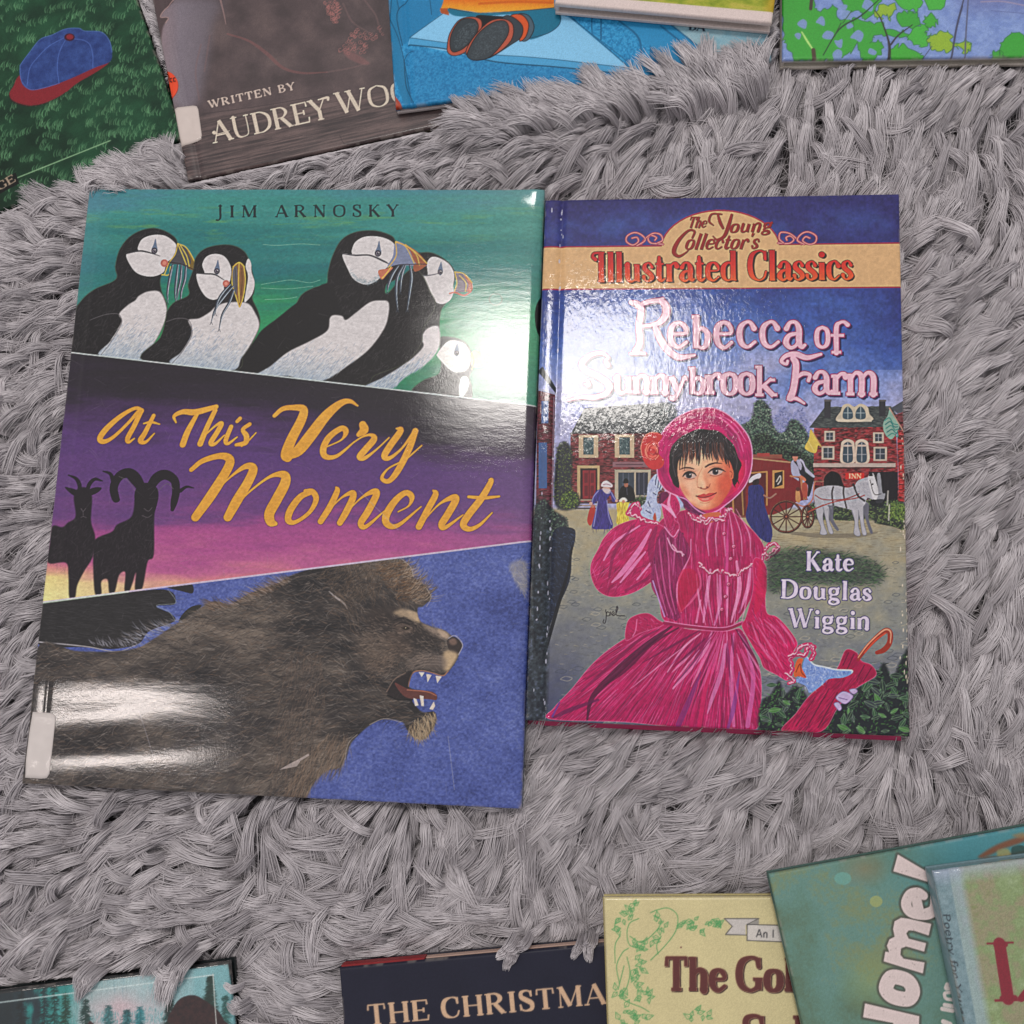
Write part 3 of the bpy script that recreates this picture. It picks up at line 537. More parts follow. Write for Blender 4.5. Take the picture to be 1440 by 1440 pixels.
# ---------------------------------------------------------------- printed boards: girl in a pink dress in a village street
cv = COV['right'].cv; X, Y = cv.X, cv.Y; h, w = cv.h, cv.w
k5 = 1440 / 280
R1, R2, R3, R4, R5, R6, R7 = Zm(740, 260, k5), Zm(1010, 260, k5), Zm(740, 500, k5), Zm(1010, 500, k5), Zm(740, 770, k5), Zm(1010, 770, k5), Zm(900, 560, 8)
V2, V3 = Zm(1090, 600, 7.2), Zm(800, 640, 7.2)
n1 = fbm(h, w, 60, 80); n2 = fbm(h, w, 5, 5, 3); n3 = fbm(h, w, 16, 26)
t = (Y - 270) / 300 + (n1 - .5) * .5 - np.clip((X - 1120) / 160, 0, 1) * .14 * (Y < 520) + np.clip(1 - abs(X - 1010) / 200, 0, 1) * .1
sky = ramp(t, [(0, (44, 42, 100)), (.25, (46, 46, 108)), (.42, (46, 58, 124)), (.6, (58, 84, 156)), (.75, (90, 114, 178)), (.9, (134, 146, 196)), (1.05, (160, 160, 196))])
sky *= (.88 + .24 * n2)[..., None]
m = np.clip((n1 - .45) * 4, 0, 1) * np.clip(1 - abs(Y - 315) / 30, 0, 1) * .45
cv.img[:] = sky * (1 - m[..., None]) + C(70, 104, 176) * m[..., None]
DK = C(26, 28, 34)
def leaves(p, n, cols, rmin=1, rmax=3, dark=DK, base=.9, smooth=True):
    M = blur1(cv.mask(p, smooth), 1.5); cv.fill(M * base, dark)
    q = cv.inside(p, n, smooth) + rng.normal(0, 1.2, (n, 2)); cc = np.array(cols)[rng.integers(0, len(cols), n)] * rng.uniform(.8, 1.15, (n, 1)); aa = rng.uniform(-3.14, 3.14, n); ll = rng.uniform(rmin * 1.6, rmax * 2.2, n)
    for dx_ in (0, .55): cv.hairs(q + [dx_, dx_ * .6], aa, ll, cc, 1.0, 0)
def rect(z, s, colr, alpha=1.):
    a, b, c_, d = (float(v) for v in s.split()); cv.poly(z(f'{a} {b} {c_} {b} {c_} {d} {a} {d}'), colr, False, alpha)
def brick(z, s, colr=(104, 42, 46), mort=(140, 104, 104)):
    p = z(s); M = cv.mask(p, False); bb = ramp(fbm(h, w, 2.2, 6, 2), [(.2, np.array(colr) * .45), (.5, colr), (.85, np.array(colr) * 1.35)])
    cv.fill(M, bb); q = cv.inside(p, int(M.sum() / 22), False); cv.hairs(q, 0.02, rng.uniform(2, 5, len(q)), C(*mort), .5)
# street
gd = ramp((Y - 700) / 320 + (n3 - .5) * .5, [(0, (166, 152, 120)), (.25, (154, 148, 128)), (.5, (134, 135, 129)), (.75, (116, 119, 125)), (1, (92, 98, 122))])
m = np.clip((900 - X) / 130, 0, 1) * np.clip((Y - 800) / 200, 0, 1) * .75
gd = gd * (1 - m[..., None]) + C(60, 64, 92) * m[..., None]
gm = np.clip((Y - 712) / 6, 0, 1); cv.fill(gm, gd)
q = np.c_[rng.uniform(780, 1285, 1900), rng.uniform(716, 1030, 1900)]; big = (q[:, 1] - 700) / 320
cv.hairs(q, rng.normal(0, .12, len(q)), 3 + 12 * big * rng.random(len(q)), np.where(rng.random((len(q), 1)) < .7, C(82, 84, 84), C(196, 182, 152)), rng.uniform(.25, .6, len(q)), rng.normal(0, .4, len(q)))
for _ in range(220):
    x, y = rng.uniform(785, 1280), 720 + 300 * rng.random() ** .8; s_ = .35 + (y - 715) / 300; cv.stroke(np.array([(x - 6 * s_, y), (x, y - 3 * s_), (x + 8 * s_, y - s_), (x + 3 * s_, y + 2.5 * s_), (x - 5 * s_, y + s_)]), .9, (C(62, 68, 78), C(188, 178, 156))[int(rng.random() < .3)], True, .5, True)
# trees behind
for s in ('160 500 200 420 260 330 320 300 400 420 420 500 480 470 520 420 620 430 690 520 700 700 690 800 400 760 200 720', '900 430 920 380 960 340 1060 380 1060 520 900 540'):
    pass
leaves(R4('210 560 130 460 200 440 240 470 300 540 420 420 470 360 520 420 600 380 650 480 690 560 640 700 240 640'), 900, [C(120, 126, 178), C(96, 106, 160), C(150, 156, 196)], .8, 1.6, C(120, 126, 176), .45)
leaves(R4('160 520 240 460 260 350 310 320 370 380 400 520 470 560 520 470 580 480 640 560 690 700 700 900 460 760 250 720 200 640'), 2600, [C(70, 100, 84), C(104, 134, 110), C(52, 76, 66), C(140, 158, 134), C(36, 50, 46)], .8, 1.8)
leaves(R4('250 720 250 600 330 560 420 620 520 640 600 700 700 780 690 900 500 800'), 900, [C(30, 40, 38), C(60, 84, 66), C(90, 112, 84)], .8, 1.6, C(18, 22, 24))
# house left
cv.poly(R3('325 560 420 380 980 340 1060 520 1000 570'), C(62, 66, 70), False)
q = cv.inside(R3('325 560 420 380 980 340 1060 520 1000 570'), 700, False); cv.hairs(q, rng.normal(-.25, .2, len(q)), rng.uniform(4, 12, len(q)), np.where(rng.random((len(q), 1)) < .5, C(30, 32, 38), C(128, 132, 132)), .6)
leaves(R3('880 560 900 430 940 350 1060 350 1090 480 1000 560'), 260, [C(40, 50, 50), C(96, 108, 110)], 1, 2, C(40, 46, 50), .7)
brick(R3, '320 562 1000 562 1000 1070 320 1070'); cv.stroke(R3('320 562 1000 558'), 2, C(30, 24, 30), False)
for a in ('380 575 520 738', '640 572 780 738'): rect(R3, a, C(186, 164, 136))
for a in ('412 592 488 716', '672 590 750 716'): rect(R3, a, C(54, 74, 78)); q = cv.inside(R3('{0} {1} {2} {1} {2} {3} {0} {3}'.format(*a.split())), 40, False); cv.hairs(q, 1.2, 4, C(140, 160, 158), .6)
rect(R3, '368 795 530 1040', C(176, 150, 112)); rect(R3, '390 815 514 1040', C(40, 24, 28)); rect(R3, '408 830 502 1035', C(128, 36, 44)); cv.stroke(R3('455 835 455 1030'), 1, C(70, 20, 28), False)
for a in ('420 850 445 920', '465 850 490 920', '420 940 445 1015', '465 940 490 1015'): rect(R3, a, C(98, 28, 36))
rect(R3, '625 768 880 806', C(132, 92, 100)); cv.stroke(R3('650 788 840 788'), 1.6, C(70, 40, 52), False, .7); rect(R3, '640 825 900 1040', C(170, 158, 140)); rect(R3, '665 845 780 1010', C(52, 62, 74)); rect(R3, '792 845 880 1010', C(44, 48, 62))
for x_ in (700, 740, 815, 850): cv.stroke(R3(f'{x_} 850 {x_} 1000'), .9, C(120, 120, 140), False, .6)
for i in range(4): cv.stroke(R3(f'{380 - i * 8} {1045 + i * 20} {530 + i * 10} {1045 + i * 20}'), 2, (C(150, 130, 116), C(60, 50, 54))[i % 2], False)
leaves(R3('210 1080 220 700 280 620 330 700 330 960 380 1010 370 1100'), 500, [C(60, 74, 52), C(40, 44, 44), C(100, 112, 60)], .8, 1.8)
leaves(R3('250 1060 270 1000 320 980 370 1020 360 1080 300 1100'), 220, [C(120, 140, 60), C(78, 104, 56), C(50, 70, 44)], .8, 1.6)
leaves(R3('780 1090 770 1040 830 1020 880 1040 880 1080'), 120, [C(80, 100, 60), C(40, 56, 40)], .8, 1.6)
# building along the spine and its hedge
cv.poly(R3('80 110 215 275 215 230 120 80'), C(40, 46, 52), False); brick(R3, '80 250 210 282 190 1120 70 1120', (84, 36, 46)); cv.stroke(R3('80 240 215 275'), 1.6, C(150, 150, 170), False)
rect(R3, '110 330 160 490', C(70, 92, 140)); rect(R3, '90 630 150 960', C(62, 88, 136)); cv.stroke(R3('130 330 130 490'), .8, C(170, 180, 200), False); cv.stroke(R3('200 300 185 1100'), 1.4, C(128, 104, 120), False)
leaves(R3('60 1120 130 1040 200 1120 290 1180 290 1260 220 1330 180 1440 60 1440'), 500, [C(70, 92, 76), C(110, 132, 110), C(40, 54, 56)], .8, 2, C(24, 30, 38))
cv.poly(R3('215 1250 340 1250 355 1320 330 1440 310 1640 190 1900 120 2100 60 2100 60 1440 160 1360'), C(30, 36, 52)); q = cv.inside(R3('215 1250 340 1250 355 1320 330 1440 310 1640 190 1900 120 2100 60 2100 60 1440'), 500); cv.hairs(q, rng.normal(.3, .6, len(q)), 6, np.where(rng.random((len(q), 1)) < .5, C(70, 88, 122), C(16, 20, 30)), .5, 1.)
cv.stroke(R5('330 0 300 180 230 420 150 700 120 800'), [3, 4, 5, 5, 3], C(18, 20, 28), True, .9)
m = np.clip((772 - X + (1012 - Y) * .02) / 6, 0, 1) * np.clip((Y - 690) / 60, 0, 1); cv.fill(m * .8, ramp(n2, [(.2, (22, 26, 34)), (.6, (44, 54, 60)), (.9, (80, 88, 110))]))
# house right
cv.poly(R4('655 522 770 372 1250 365 1345 510 1330 540'), C(58, 64, 66), False); q = cv.inside(R4('660 520 770 372 1250 365 1330 520'), 500, False); cv.hairs(q, rng.normal(0, .12, len(q)), rng.uniform(4, 10, len(q)), np.where(rng.random((len(q), 1)) < .5, C(30, 34, 36), C(110, 116, 110)), .6)
for a in ('765 318 812 450', '1165 322 1212 440'): rect(R4, a, C(48, 48, 54)); rect(R4, a.replace('318', '322').split()[0] + ' 318 ' + str(float(a.split()[2]) + 5) + ' 332', C(90, 86, 90))
brick(R4, '690 525 1290 515 1310 1060 690 1060', (122, 42, 46))
cv.poly(R4('860 475 885 400 900 360 940 348 985 370 1030 348 1080 370 1095 420 1110 470'), C(190, 178, 158)); rect(R4, '862 458 1112 478', C(196, 186, 168))
for x_ in (935, 1032): cv.poly(R4(f'{x_ - 32} 455 {x_ - 32} 400 {x_} 368 {x_ + 32} 400 {x_ + 32} 455'), C(60, 80, 92)); cv.stroke(R4(f'{x_} 370 {x_} 455'), .9, C(170, 180, 180), False); cv.stroke(R4(f'{x_ - 30} 415 {x_ + 30} 415'), .8, C(150, 165, 170), False)
for a in ('765 545 842 622', '1122 555 1200 632', '745 655 838 752', '1125 660 1222 762'):
    rect(R4, a, C(182, 164, 150)); b = [float(v) for v in a.split()]; rect(R4, f'{b[0] + 14} {b[1] + 12} {b[2] - 14} {b[3] - 12}', C(56, 64, 74)); cv.stroke(R4(f'{(b[0] + b[2]) / 2} {b[1] + 10} {(b[0] + b[2]) / 2} {b[3] - 10}'), .9, C(160, 160, 165), False); cv.stroke(R4(f'{b[0] + 14} {(b[1] + b[3]) / 2} {b[2] - 14} {(b[1] + b[3]) / 2}'), .8, C(150, 150, 158), False)
for x_ in (935, 1040):
    cv.poly(R4(f'{x_ - 50} 772 {x_ - 50} 660 {x_ - 40} 620 {x_} 604 {x_ + 40} 620 {x_ + 50} 660 {x_ + 50} 772'), C(196, 178, 162)); cv.poly(R4(f'{x_ - 33} 765 {x_ - 33} 670 {x_ - 26} 638 {x_} 624 {x_ + 26} 638 {x_ + 33} 670 {x_ + 33} 765'), C(58, 74, 86)); rect(R4, f'{x_ - 34} 645 {x_ + 34} 658', C(190, 172, 160)); cv.stroke(R4(f'{x_} 630 {x_} 765'), 1, C(170, 170, 170), False); cv.stroke(R4(f'{x_ - 32} 715 {x_ + 32} 715'), .9, C(160, 160, 166), False)
rect(R4, '685 778 1285 806', C(176, 158, 150)); cv.stroke(R4('690 812 1280 812'), 1.6, C(50, 24, 30), False)
cv.poly(R4('755 960 760 890 790 845 830 835 880 860 900 920 905 980 760 1000'), C(20, 18, 22)); cv.stroke(R4('755 960 760 885 795 842 830 832 880 858 902 920'), 1.8, C(132, 62, 62), True, .9)
rect(R4, '918 848 1058 895', C(192, 40, 36)); write(cv, text_strokes('INN', R4('940 888')[0], R4('1040 888')[0], 6.6, 1.4, .8, .8), C(236, 190, 150))
rect(R4, '1090 840 1300 1060', C(30, 26, 32)); brick(R4, '1295 540 1352 540 1352 1060 1310 1060', (150, 44, 44), (200, 130, 130)); cv.poly(R4('1250 380 1350 320 1356 400 1300 420'), C(70, 74, 84), False); brick(R4, '1280 430 1352 400 1352 540 1330 540', (104, 50, 54))
cv.poly(R4('1245 385 1225 440 1195 490 1205 560 1255 605 1300 540 1310 500 1270 440'), C(132, 164, 150))
for i in range(5): cv.stroke(R4(f'{1205 + i * 6} {470 + i * 28} {1240 + i * 6} {450 + i * 28} {1265 + i * 8} {490 + i * 24} {1300} {500 + i * 16}'), 1.5, C(40, 110, 110) if i % 2 else C(60, 130, 120))
cv.stroke(R4('1240 380 1300 480 1345 550'), 1.4, C(176, 140, 124), False)
cv.poly(R4('665 535 655 600 625 670 700 705 720 650 740 660 700 590'), C(206, 180, 84)); cv.stroke(R4('670 535 745 660'), 1.2, C(190, 150, 90), False); cv.stroke(R4('650 620 690 690'), 1.2, C(228, 208, 130), False, .7)
leaves(R4('690 1060 1350 1060 1352 1250 1200 1260 1100 1180 900 1200 700 1180'), 900, [C(92, 116, 72), C(52, 70, 52), C(130, 150, 86), C(36, 44, 44)], .8, 1.8, C(34, 40, 38))
leaves(R4('1230 1080 1320 1060 1350 1100 1340 1180 1240 1170'), 200, [C(140, 164, 80), C(92, 120, 62)], .8, 1.6, C(50, 64, 40))
cv.fill(cv.mask(R4('390 1230 700 1190 1100 1210 1360 1280 1360 1440 440 1400 380 1320')) * .9, gd)
q = cv.inside(R4('390 1230 700 1190 1100 1210 1360 1280 1360 1440 440 1400'), 300); cv.hairs(q, 0, rng.uniform(4, 14, len(q)), C(120, 106, 84), .5)
cv.stroke(R4('440 1270 700 1300 1000 1300 1150 1280'), [3, 6, 6, 2], C(92, 84, 76), True, .5)
# coach
cv.poly(R4('-60 745 220 738 220 1170 -60 1180'), C(92, 34, 36), False); cv.stroke(R4('-60 760 220 750'), 2, C(150, 100, 76), False); cv.stroke(R4('95 830 110 1160'), 2.4, C(170, 118, 70), False); cv.stroke(R4('-20 1150 200 1165'), 2.4, C(120, 70, 54), False)
CO = C(118, 32, 36)
cv.poly(R4('190 735 460 740 520 770 540 880 600 920 640 1040 560 1060 520 1100 400 1150 200 1160'), CO, False); rect(R4, '215 715 460 745', C(134, 74, 60)); rect(R4, '280 705 370 730', C(156, 60, 56)); cv.stroke(R4('215 740 520 772'), 2, C(170, 128, 96), False)
rect(R4, '215 835 352 1080', C(84, 22, 28)); cv.stroke(R4('225 850 350 840 350 1080'), 2.2, C(176, 122, 72), False); rect(R4, '390 830 475 960', C(180, 130, 78)); cv.poly(R4('405 850 465 835 465 935 405 955'), C(44, 34, 34), False); cv.stroke(R4('420 910 445 870 450 900 430 930'), 1.6, C(176, 170, 165), True)
cv.stroke(R4('520 870 600 885 620 1040'), 2, C(170, 120, 74), False); cv.stroke(R4('170 960 180 1150'), 2, C(150, 110, 70), False); cv.stroke(R4('540 1060 620 1090 680 1040 690 940 700 910'), 1.8, C(176, 110, 84)); cv.stroke(R4('640 910 760 910'), 1.2, C(140, 104, 84), False)
for cx_, cy_, r_, rx in ((490, 1165, 112, 112), (645, 1165, 42, 78)):
    th = np.linspace(0, 2 * np.pi, 24, endpoint=False); c0 = R4(f'{cx_} {cy_}')[0]
    ring = np.c_[c0[0] + r_ / k5 * np.cos(th), c0[1] + (rx if cx_ > 600 else r_) / k5 * np.sin(th)]
    cv.stroke(ring, 3.2, C(52, 28, 28), True, 1, True); cv.stroke(ring - .6, .9, C(150, 84, 64), True, .9, True)
    for a in np.arange(0, 6.28, .5236): cv.stroke(np.array([c0, c0 + [r_ / k5 * np.cos(a), (rx if cx_ > 600 else r_) / k5 * np.sin(a)]]), 1.6, C(72, 32, 30), False)
    cv.dot(*c0, 3, C(60, 28, 28)); cv.dot(*c0, 1.4, C(150, 84, 64))
cv.poly(V2('160 500 250 505 255 560 330 740 300 740 250 640 235 520'), C(110, 30, 34), False); cv.stroke(V2('165 505 250 512 270 640 310 730'), 2, C(176, 112, 80))
cv.poly(V2('270 580 320 570 325 700 300 720 275 690'), C(160, 70, 56)); cv.poly(V2('210 640 240 640 255 730 240 770 205 740'), C(186, 130, 84)); cv.dot(*V2('228 632')[0], 3, C(90, 40, 36))
cv.poly(V2('250 480 310 470 390 500 385 560 350 690 325 700 330 600 300 560'), C(26, 24, 30)); cv.poly(V2('255 490 300 520 310 545 290 550 250 510'), C(190, 112, 86))
cv.poly(V2('160 360 200 335 250 340 265 420 260 490 200 500 165 470'), C(160, 158, 182)); cv.poly(V2('245 325 285 350 310 410 390 490 395 515 360 500 290 440 260 400'), C(168, 166, 186))
cv.poly(V2('185 350 210 345 235 420 250 480 290 500 300 440 280 380 255 350 270 400 255 440 225 400'), C(34, 32, 46)); cv.poly(V2('175 295 225 295 222 335 200 350 180 330'), C(186, 122, 104)); cv.poly(V2('150 290 175 268 215 266 245 280 240 298 180 300'), C(22, 20, 24))
# horse
HG, HD = C(170, 168, 176), C(98, 98, 110)
for s in ('780 1080 800 1180 850 1260 870 1255 830 1180 830 1080', '1040 1080 1070 1190 1100 1280 1120 1275 1090 1180 1090 1070'): cv.poly(R4(s), HD)
for s in ('700 1060 715 1170 740 1240 735 1290 785 1290 765 1230 755 1160 770 1080', '755 1090 780 1200 800 1280 830 1280 800 1190 800 1100', '960 1100 985 1200 980 1290 1030 1300 1015 1220 1020 1100', '1010 1090 1030 1200 1045 1290 1075 1290 1055 1200 1050 1080'): cv.poly(R4(s), HG); cv.stroke(R4(s), .9, C(90, 92, 104), True, .6)
cv.poly(R4('690 1030 700 970 760 945 850 940 930 955 980 940 1020 900 1080 880 1110 870 1130 900 1150 960 1145 1020 1120 1040 1080 1030 1060 1080 1000 1120 900 1100 800 1080 720 1100'), HG)
q = cv.inside(R4('690 1030 760 945 930 955 1020 900 1130 900 1060 1080 900 1100 720 1100'), 260); cv.hairs(q, rng.normal(.6, .6, len(q)), 4, np.where(rng.random((len(q), 1)) < .5, C(200, 200, 206), C(126, 128, 142)), .5)
cv.poly(R4('1085 880 1120 850 1140 900 1160 960 1185 1000 1180 1040 1130 1040 1110 1000'), C(196, 194, 198)); cv.poly(R4('1090 870 1110 845 1120 870'), DK); cv.poly(R4('1150 870 1170 850 1180 900 1190 990 1210 1000 1190 1060 1140 1060 1160 1000'), C(140, 140, 148)); cv.dot(*R4('1118 930')[0], 1.3, DK); cv.stroke(R4('1100 900 1130 1000 1180 1000'), 1, C(50, 40, 40)); cv.poly(R4('1100 1050 1200 1040 1190 1090 1120 1090'), DK, True, .8)
for s, wd, cc in (('830 950 820 1000 830 1080', 2.2, (52, 34, 34)), ('905 950 905 1010 925 1100', 2.2, (52, 34, 34)), ('700 1010 760 1040 900 1040 1020 1000', 1.6, (140, 54, 50)), ('690 1110 830 1060 1000 1030 1060 1010', 1.6, (150, 60, 54)), ('975 930 1010 1010 1060 1050', 3, (40, 36, 40)), ('650 1130 760 1080', 1.8, (150, 70, 56))): cv.stroke(R4(s), wd, C(*cc))
for s in ('1230 980 1225 1080', '1240 1080 1235 1190'): cv.stroke(R4(s), 2, C(190, 186, 180), False, .7)
# passers-by
def lady(z, dress, hat, face, d_col, dk):
    cv.poly(z(dress), d_col); p = z(dress); q = cv.inside(p, 120); cv.hairs(q, rng.normal(1.55, .12, len(q)), rng.uniform(4, 9, len(q)), np.where(rng.random((len(q), 1)) < .6, dk, d_col * 1.35), .6)
    if face: cv.poly(z(face), C(176, 120, 100))
    if hat: cv.poly(z(hat), C(200, 192, 200))
cv.poly(V3('185 660 205 560 235 505 265 520 260 600 230 700 205 710'), C(166, 50, 44)); cv.dot(*V3('240 515')[0], 2.6, C(180, 110, 90))
lady(V3, '300 350 400 350 440 380 480 460 440 470 420 410 385 450 400 560 445 700 420 745 320 750 235 735 260 600 290 470 240 500 225 480 260 390', None, None, C(60, 50, 122), C(34, 28, 76))
for s in ('300 360 250 420 235 480', '430 380 455 430 480 465', '290 470 270 600 250 720', '385 460 400 600 430 700'): cv.stroke(V3(s), 1.3, C(150, 146, 190), True, .8)
cv.poly(V3('345 330 370 320 410 330 415 360 385 385 350 365'), C(192, 150, 136)); cv.poly(V3('335 345 350 335 420 350 415 385 375 390'), C(196, 190, 204), True, .7); cv.poly(V3('325 305 345 270 380 258 410 275 440 300 435 325 400 325 340 320'), C(204, 194, 200)); cv.stroke(V3('345 300 380 292 420 305'), 1, C(140, 90, 110)); cv.dot(*V3('222 490')[0], 2.4, C(190, 150, 140)); cv.dot(*V3('482 462')[0], 2, C(190, 150, 140))
cv.poly(V3('500 440 520 340 560 305 600 300 650 340 670 440 620 470 540 480'), C(18, 18, 22)); cv.poly(V3('560 285 595 285 597 315 578 325 560 312'), C(150, 96, 78)); cv.poly(V3('548 282 560 245 580 235 598 248 602 282'), C(16, 16, 20)); cv.stroke(V3('585 330 590 400'), .9, C(70, 70, 84))
lady(V3, '500 480 540 465 600 480 615 470 600 520 590 580 610 670 560 700 480 690 490 600 480 500', None, None, C(206, 184, 74), C(150, 116, 36)); cv.poly(V3('505 465 530 435 565 430 590 455 580 470 530 472'), C(214, 204, 190)); cv.dot(*V3('552 470')[0], 2.2, C(190, 130, 104))
lady(R4, '230 940 300 935 330 980 330 1060 360 1160 390 1260 380 1340 350 1350 280 1300 200 1180 215 1060 215 970', '220 900 250 870 300 850 305 880 260 905 225 920', None, C(44, 46, 106), C(24, 26, 64)); cv.poly(R4('250 905 290 890 290 930 250 935'), C(40, 26, 30)); cv.stroke(R4('330 1010 370 1030 415 1000'), 2.2, C(150, 104, 92))
# ---- the girl
PK, PD, PL, PM = C(176, 20, 88), C(112, 18, 66), C(226, 122, 172), C(206, 50, 116)
def cloth(z, s, n, ang, sd=.12, L=26, colr=PK, cols=None, edge=True, bend=0):
    p = z(s); M = cv.mask(p); cv.fill(M, colr * (.85 + .3 * n3[..., None]))
    q = cv.inside(p, n); cols = cols if cols is not None else [PD, PL, PM, C(146, 14, 72), C(88, 14, 58)]
    a = ang(q) if callable(ang) else np.full(len(q), ang)
    kc = cv.clip; cv.clip = M; cv.hairs(q, a + rng.normal(0, sd, len(q)), rng.uniform(L * .3, L, len(q)), np.array(cols)[rng.integers(0, len(cols), len(q))], rng.uniform(.25, .7, len(q)), bend); cv.clip = kc
    if edge: cv.stroke(np.vstack([p]), 1.1, C(226, 130, 170), True, .45, True)
# skirt fanning from the waist
wx, wy = R5('1450 560')[0]
fan = lambda q: np.arctan2(q[:, 1] - wy + 70, q[:, 0] - wx)
SK = '1000 545 1180 590 1440 600 1550 590 1620 720 1680 850 1700 1000 1690 1180 1665 1310 1500 1312 1100 1300 700 1260 175 1240 200 1160 330 1020 470 850 620 720 820 600'
cloth(R5, SK, 1500, fan, .05, 60)
for s, wd, cc in (('1050 570 850 720 650 900 480 1080 440 1240', [3, 8, 10, 7, 3], C(58, 14, 46)), ('1100 580 900 700 720 880 560 1000', [2, 5, 6, 2], C(74, 12, 52)), ('960 590 800 680 600 860 400 1040', [2, 4, 5, 3], C(120, 20, 72)),
                  ('1340 610 1290 740 1160 900 1060 1020', [2, 6, 6, 2], C(222, 140, 186)), ('1260 620 1140 720 1020 900', [1.5, 3, 1.5], C(226, 150, 190)), ('1440 700 1410 900 1340 1100 1310 1200', [3, 6, 5, 1], C(214, 130, 184)), ('1500 620 1480 900 1500 1290', [2, 6, 4], C(210, 110, 170)), ('1590 700 1640 950 1600 1290', [2, 6, 6], C(204, 104, 170)), ('1540 900 1500 1150 1460 1300', [2, 6, 4], C(130, 60, 140)), ('1260 900 1180 1100 1100 1280', [2, 7, 8], C(120, 40, 110)), ('1380 800 1300 1000 1250 1290', [2, 5, 6], C(198, 20, 90)), ('520 1100 300 1180 200 1230', [3, 6, 3], C(92, 20, 72)), ('240 1120 190 1220', [2, 3], C(90, 60, 150))):
    cv.stroke(R5(s), wd, cc, True, .7)
for i in range(46):
    a = np.radians(rng.uniform(28, 152)); r0 = rng.uniform(14, 60); r1 = r0 + rng.uniform(30, 90); bb = rng.normal(0, .05)
    c0 = np.array([wx, wy - 14]); p = np.array([c0 + np.array([np.cos(a + bb * k), np.sin(a + bb * k)]) * (r0 + (r1 - r0) * k) * (1 + .5 * abs(np.cos(a)) ** 3) for k in (0, .5, 1)])
    keepc = cv.clip; cv.clip = cv.mask(R5(SK)) if i == 0 else skm
    skm = cv.clip
    cv.stroke(p, [.8, rng.uniform(1.5, 4), .8], (C(228, 146, 190), C(96, 14, 66), C(214, 84, 146), C(128, 16, 84))[i % 4], True, .6); cv.clip = keepc
# bow at the back
cloth(R5, '720 670 730 540 790 490 880 475 950 520 990 560 820 620', 80, .6, .3, 10, C(166, 22, 80)); cv.stroke(R5('800 520 790 600 770 640'), 1.4, PL, True, .7)
# bodice
cloth(R5, '900 240 930 150 900 0 960 -180 1100 -260 1400 -300 1600 -160 1720 0 1700 160 1640 330 1560 480 1440 590 1200 580 1000 530 960 380', 900, 1.5, .08, 34, C(172, 20, 86))
for s, wd, cc in (('1040 0 1000 200 1020 420 1080 520', [6, 12, 12, 4], C(98, 20, 74)), ('970 60 980 300 1040 500', [3, 6, 3], C(60, 16, 54)), ('1190 -60 1180 60 1100 240 1090 360 1120 470', [1.5, 2.2, 2.2, 1.5], PL), ('1130 -100 1080 60 1000 180', [3, 8, 3], C(84, 14, 60)), ('1330 160 1300 380 1280 540', [3, 5, 2], C(222, 130, 180)), ('1400 200 1400 400 1360 560', [2, 4, 2], C(214, 116, 172)), ('1240 150 1262 270 1200 380 1120 460', [2, 3, 3, 1], C(210, 80, 130)), ('1520 100 1540 300 1480 540', [3, 6, 2], C(226, 142, 186)), ('1620 120 1600 300 1540 470', [2, 5, 2], C(222, 130, 180)), ('1460 -200 1450 100 1450 500', [2, 4, 2], C(206, 70, 140)), ('1260 380 1230 540', [2, 3], C(222, 120, 170))):
    cv.stroke(R5(s), wd, cc, True, .8)
for x_ in range(1250, 1660, 34): cv.stroke(R5(f'{x_ + (x_ - 1440) * .12} 190 {x_} 380 {1440 + (x_ - 1440) * .75} 560'), [1.2, rng.uniform(1.6, 3.2), .8], (C(230, 150, 192), C(120, 16, 72))[(x_ // 34) % 2], True, .6)
for x_ in range(1290, 1640, 30): cv.stroke(R5(f'{1430 + (x_ - 1430) * .45} -280 {x_ - 10} -100 {x_} 60'), [.8, rng.uniform(1.6, 3), 1], (C(232, 150, 194), C(150, 18, 84))[(x_ // 30) % 2], True, .6)
cv.poly(R5('1110 180 1210 160 1250 270 1190 360 1120 470 1095 380'), C(184, 14, 60), True, .55)
cv.stroke(R5('1000 545 1180 572 1420 590 1560 545'), 5, C(150, 14, 76)); cv.stroke(R5('1000 532 1180 560 1420 578 1560 535'), 1.2, C(226, 120, 170), True, .9); cv.stroke(R5('1200 590 1420 606 1540 580'), 1, C(226, 120, 170), True, .6)
# sleeve to the raised hand
cloth(R3, '520 1400 560 1320 640 1240 760 1190 860 1180 960 1220 1060 1290 1090 1400 1090 1500 900 1640 760 1720 620 1745 520 1700 470 1600 470 1500', 420, lambda q: np.arctan2(1060 - 0 * q[:, 1] - q[:, 1], q[:, 0] - 760) * 0 + 2.25, .3, 26)
for s, wd in (('900 1260 820 1400 700 1560 620 1640', [3, 7, 7, 2]), ('860 1420 760 1540 680 1640', [2, 5, 2]), ('820 1230 640 1350 560 1480', [2, 4, 2]), ('900 1500 800 1620', [3, 2])): cv.stroke(R3(s), wd, C(224, 136, 186), True, .8)
for s, wd in (('940 1240 900 1400 940 1600', [4, 9, 6]), ('780 1220 640 1420 600 1600', [2, 5, 3]), ('720 1700 900 1600', [4, 4])): cv.stroke(R3(s), wd, C(130, 16, 74), True, .7)
cloth(R5, '900 240 960 -100 1090 -140 1170 -20 1180 60 1090 240 1090 420 1110 510 1010 500 960 380', 320, 1.5, .15, 22, C(132, 22, 80), [C(70, 16, 58), C(196, 70, 140), C(150, 24, 86)], False)
for s in ('960 -60 980 140 1010 340 1060 490', '1010 -90 1030 100 1040 300 1080 480', '1080 -100 1070 60 1060 200', '930 120 970 320 1020 490'): cv.stroke(R5(s), [1, 2.4, 1], C(214, 96, 156), True, .6)
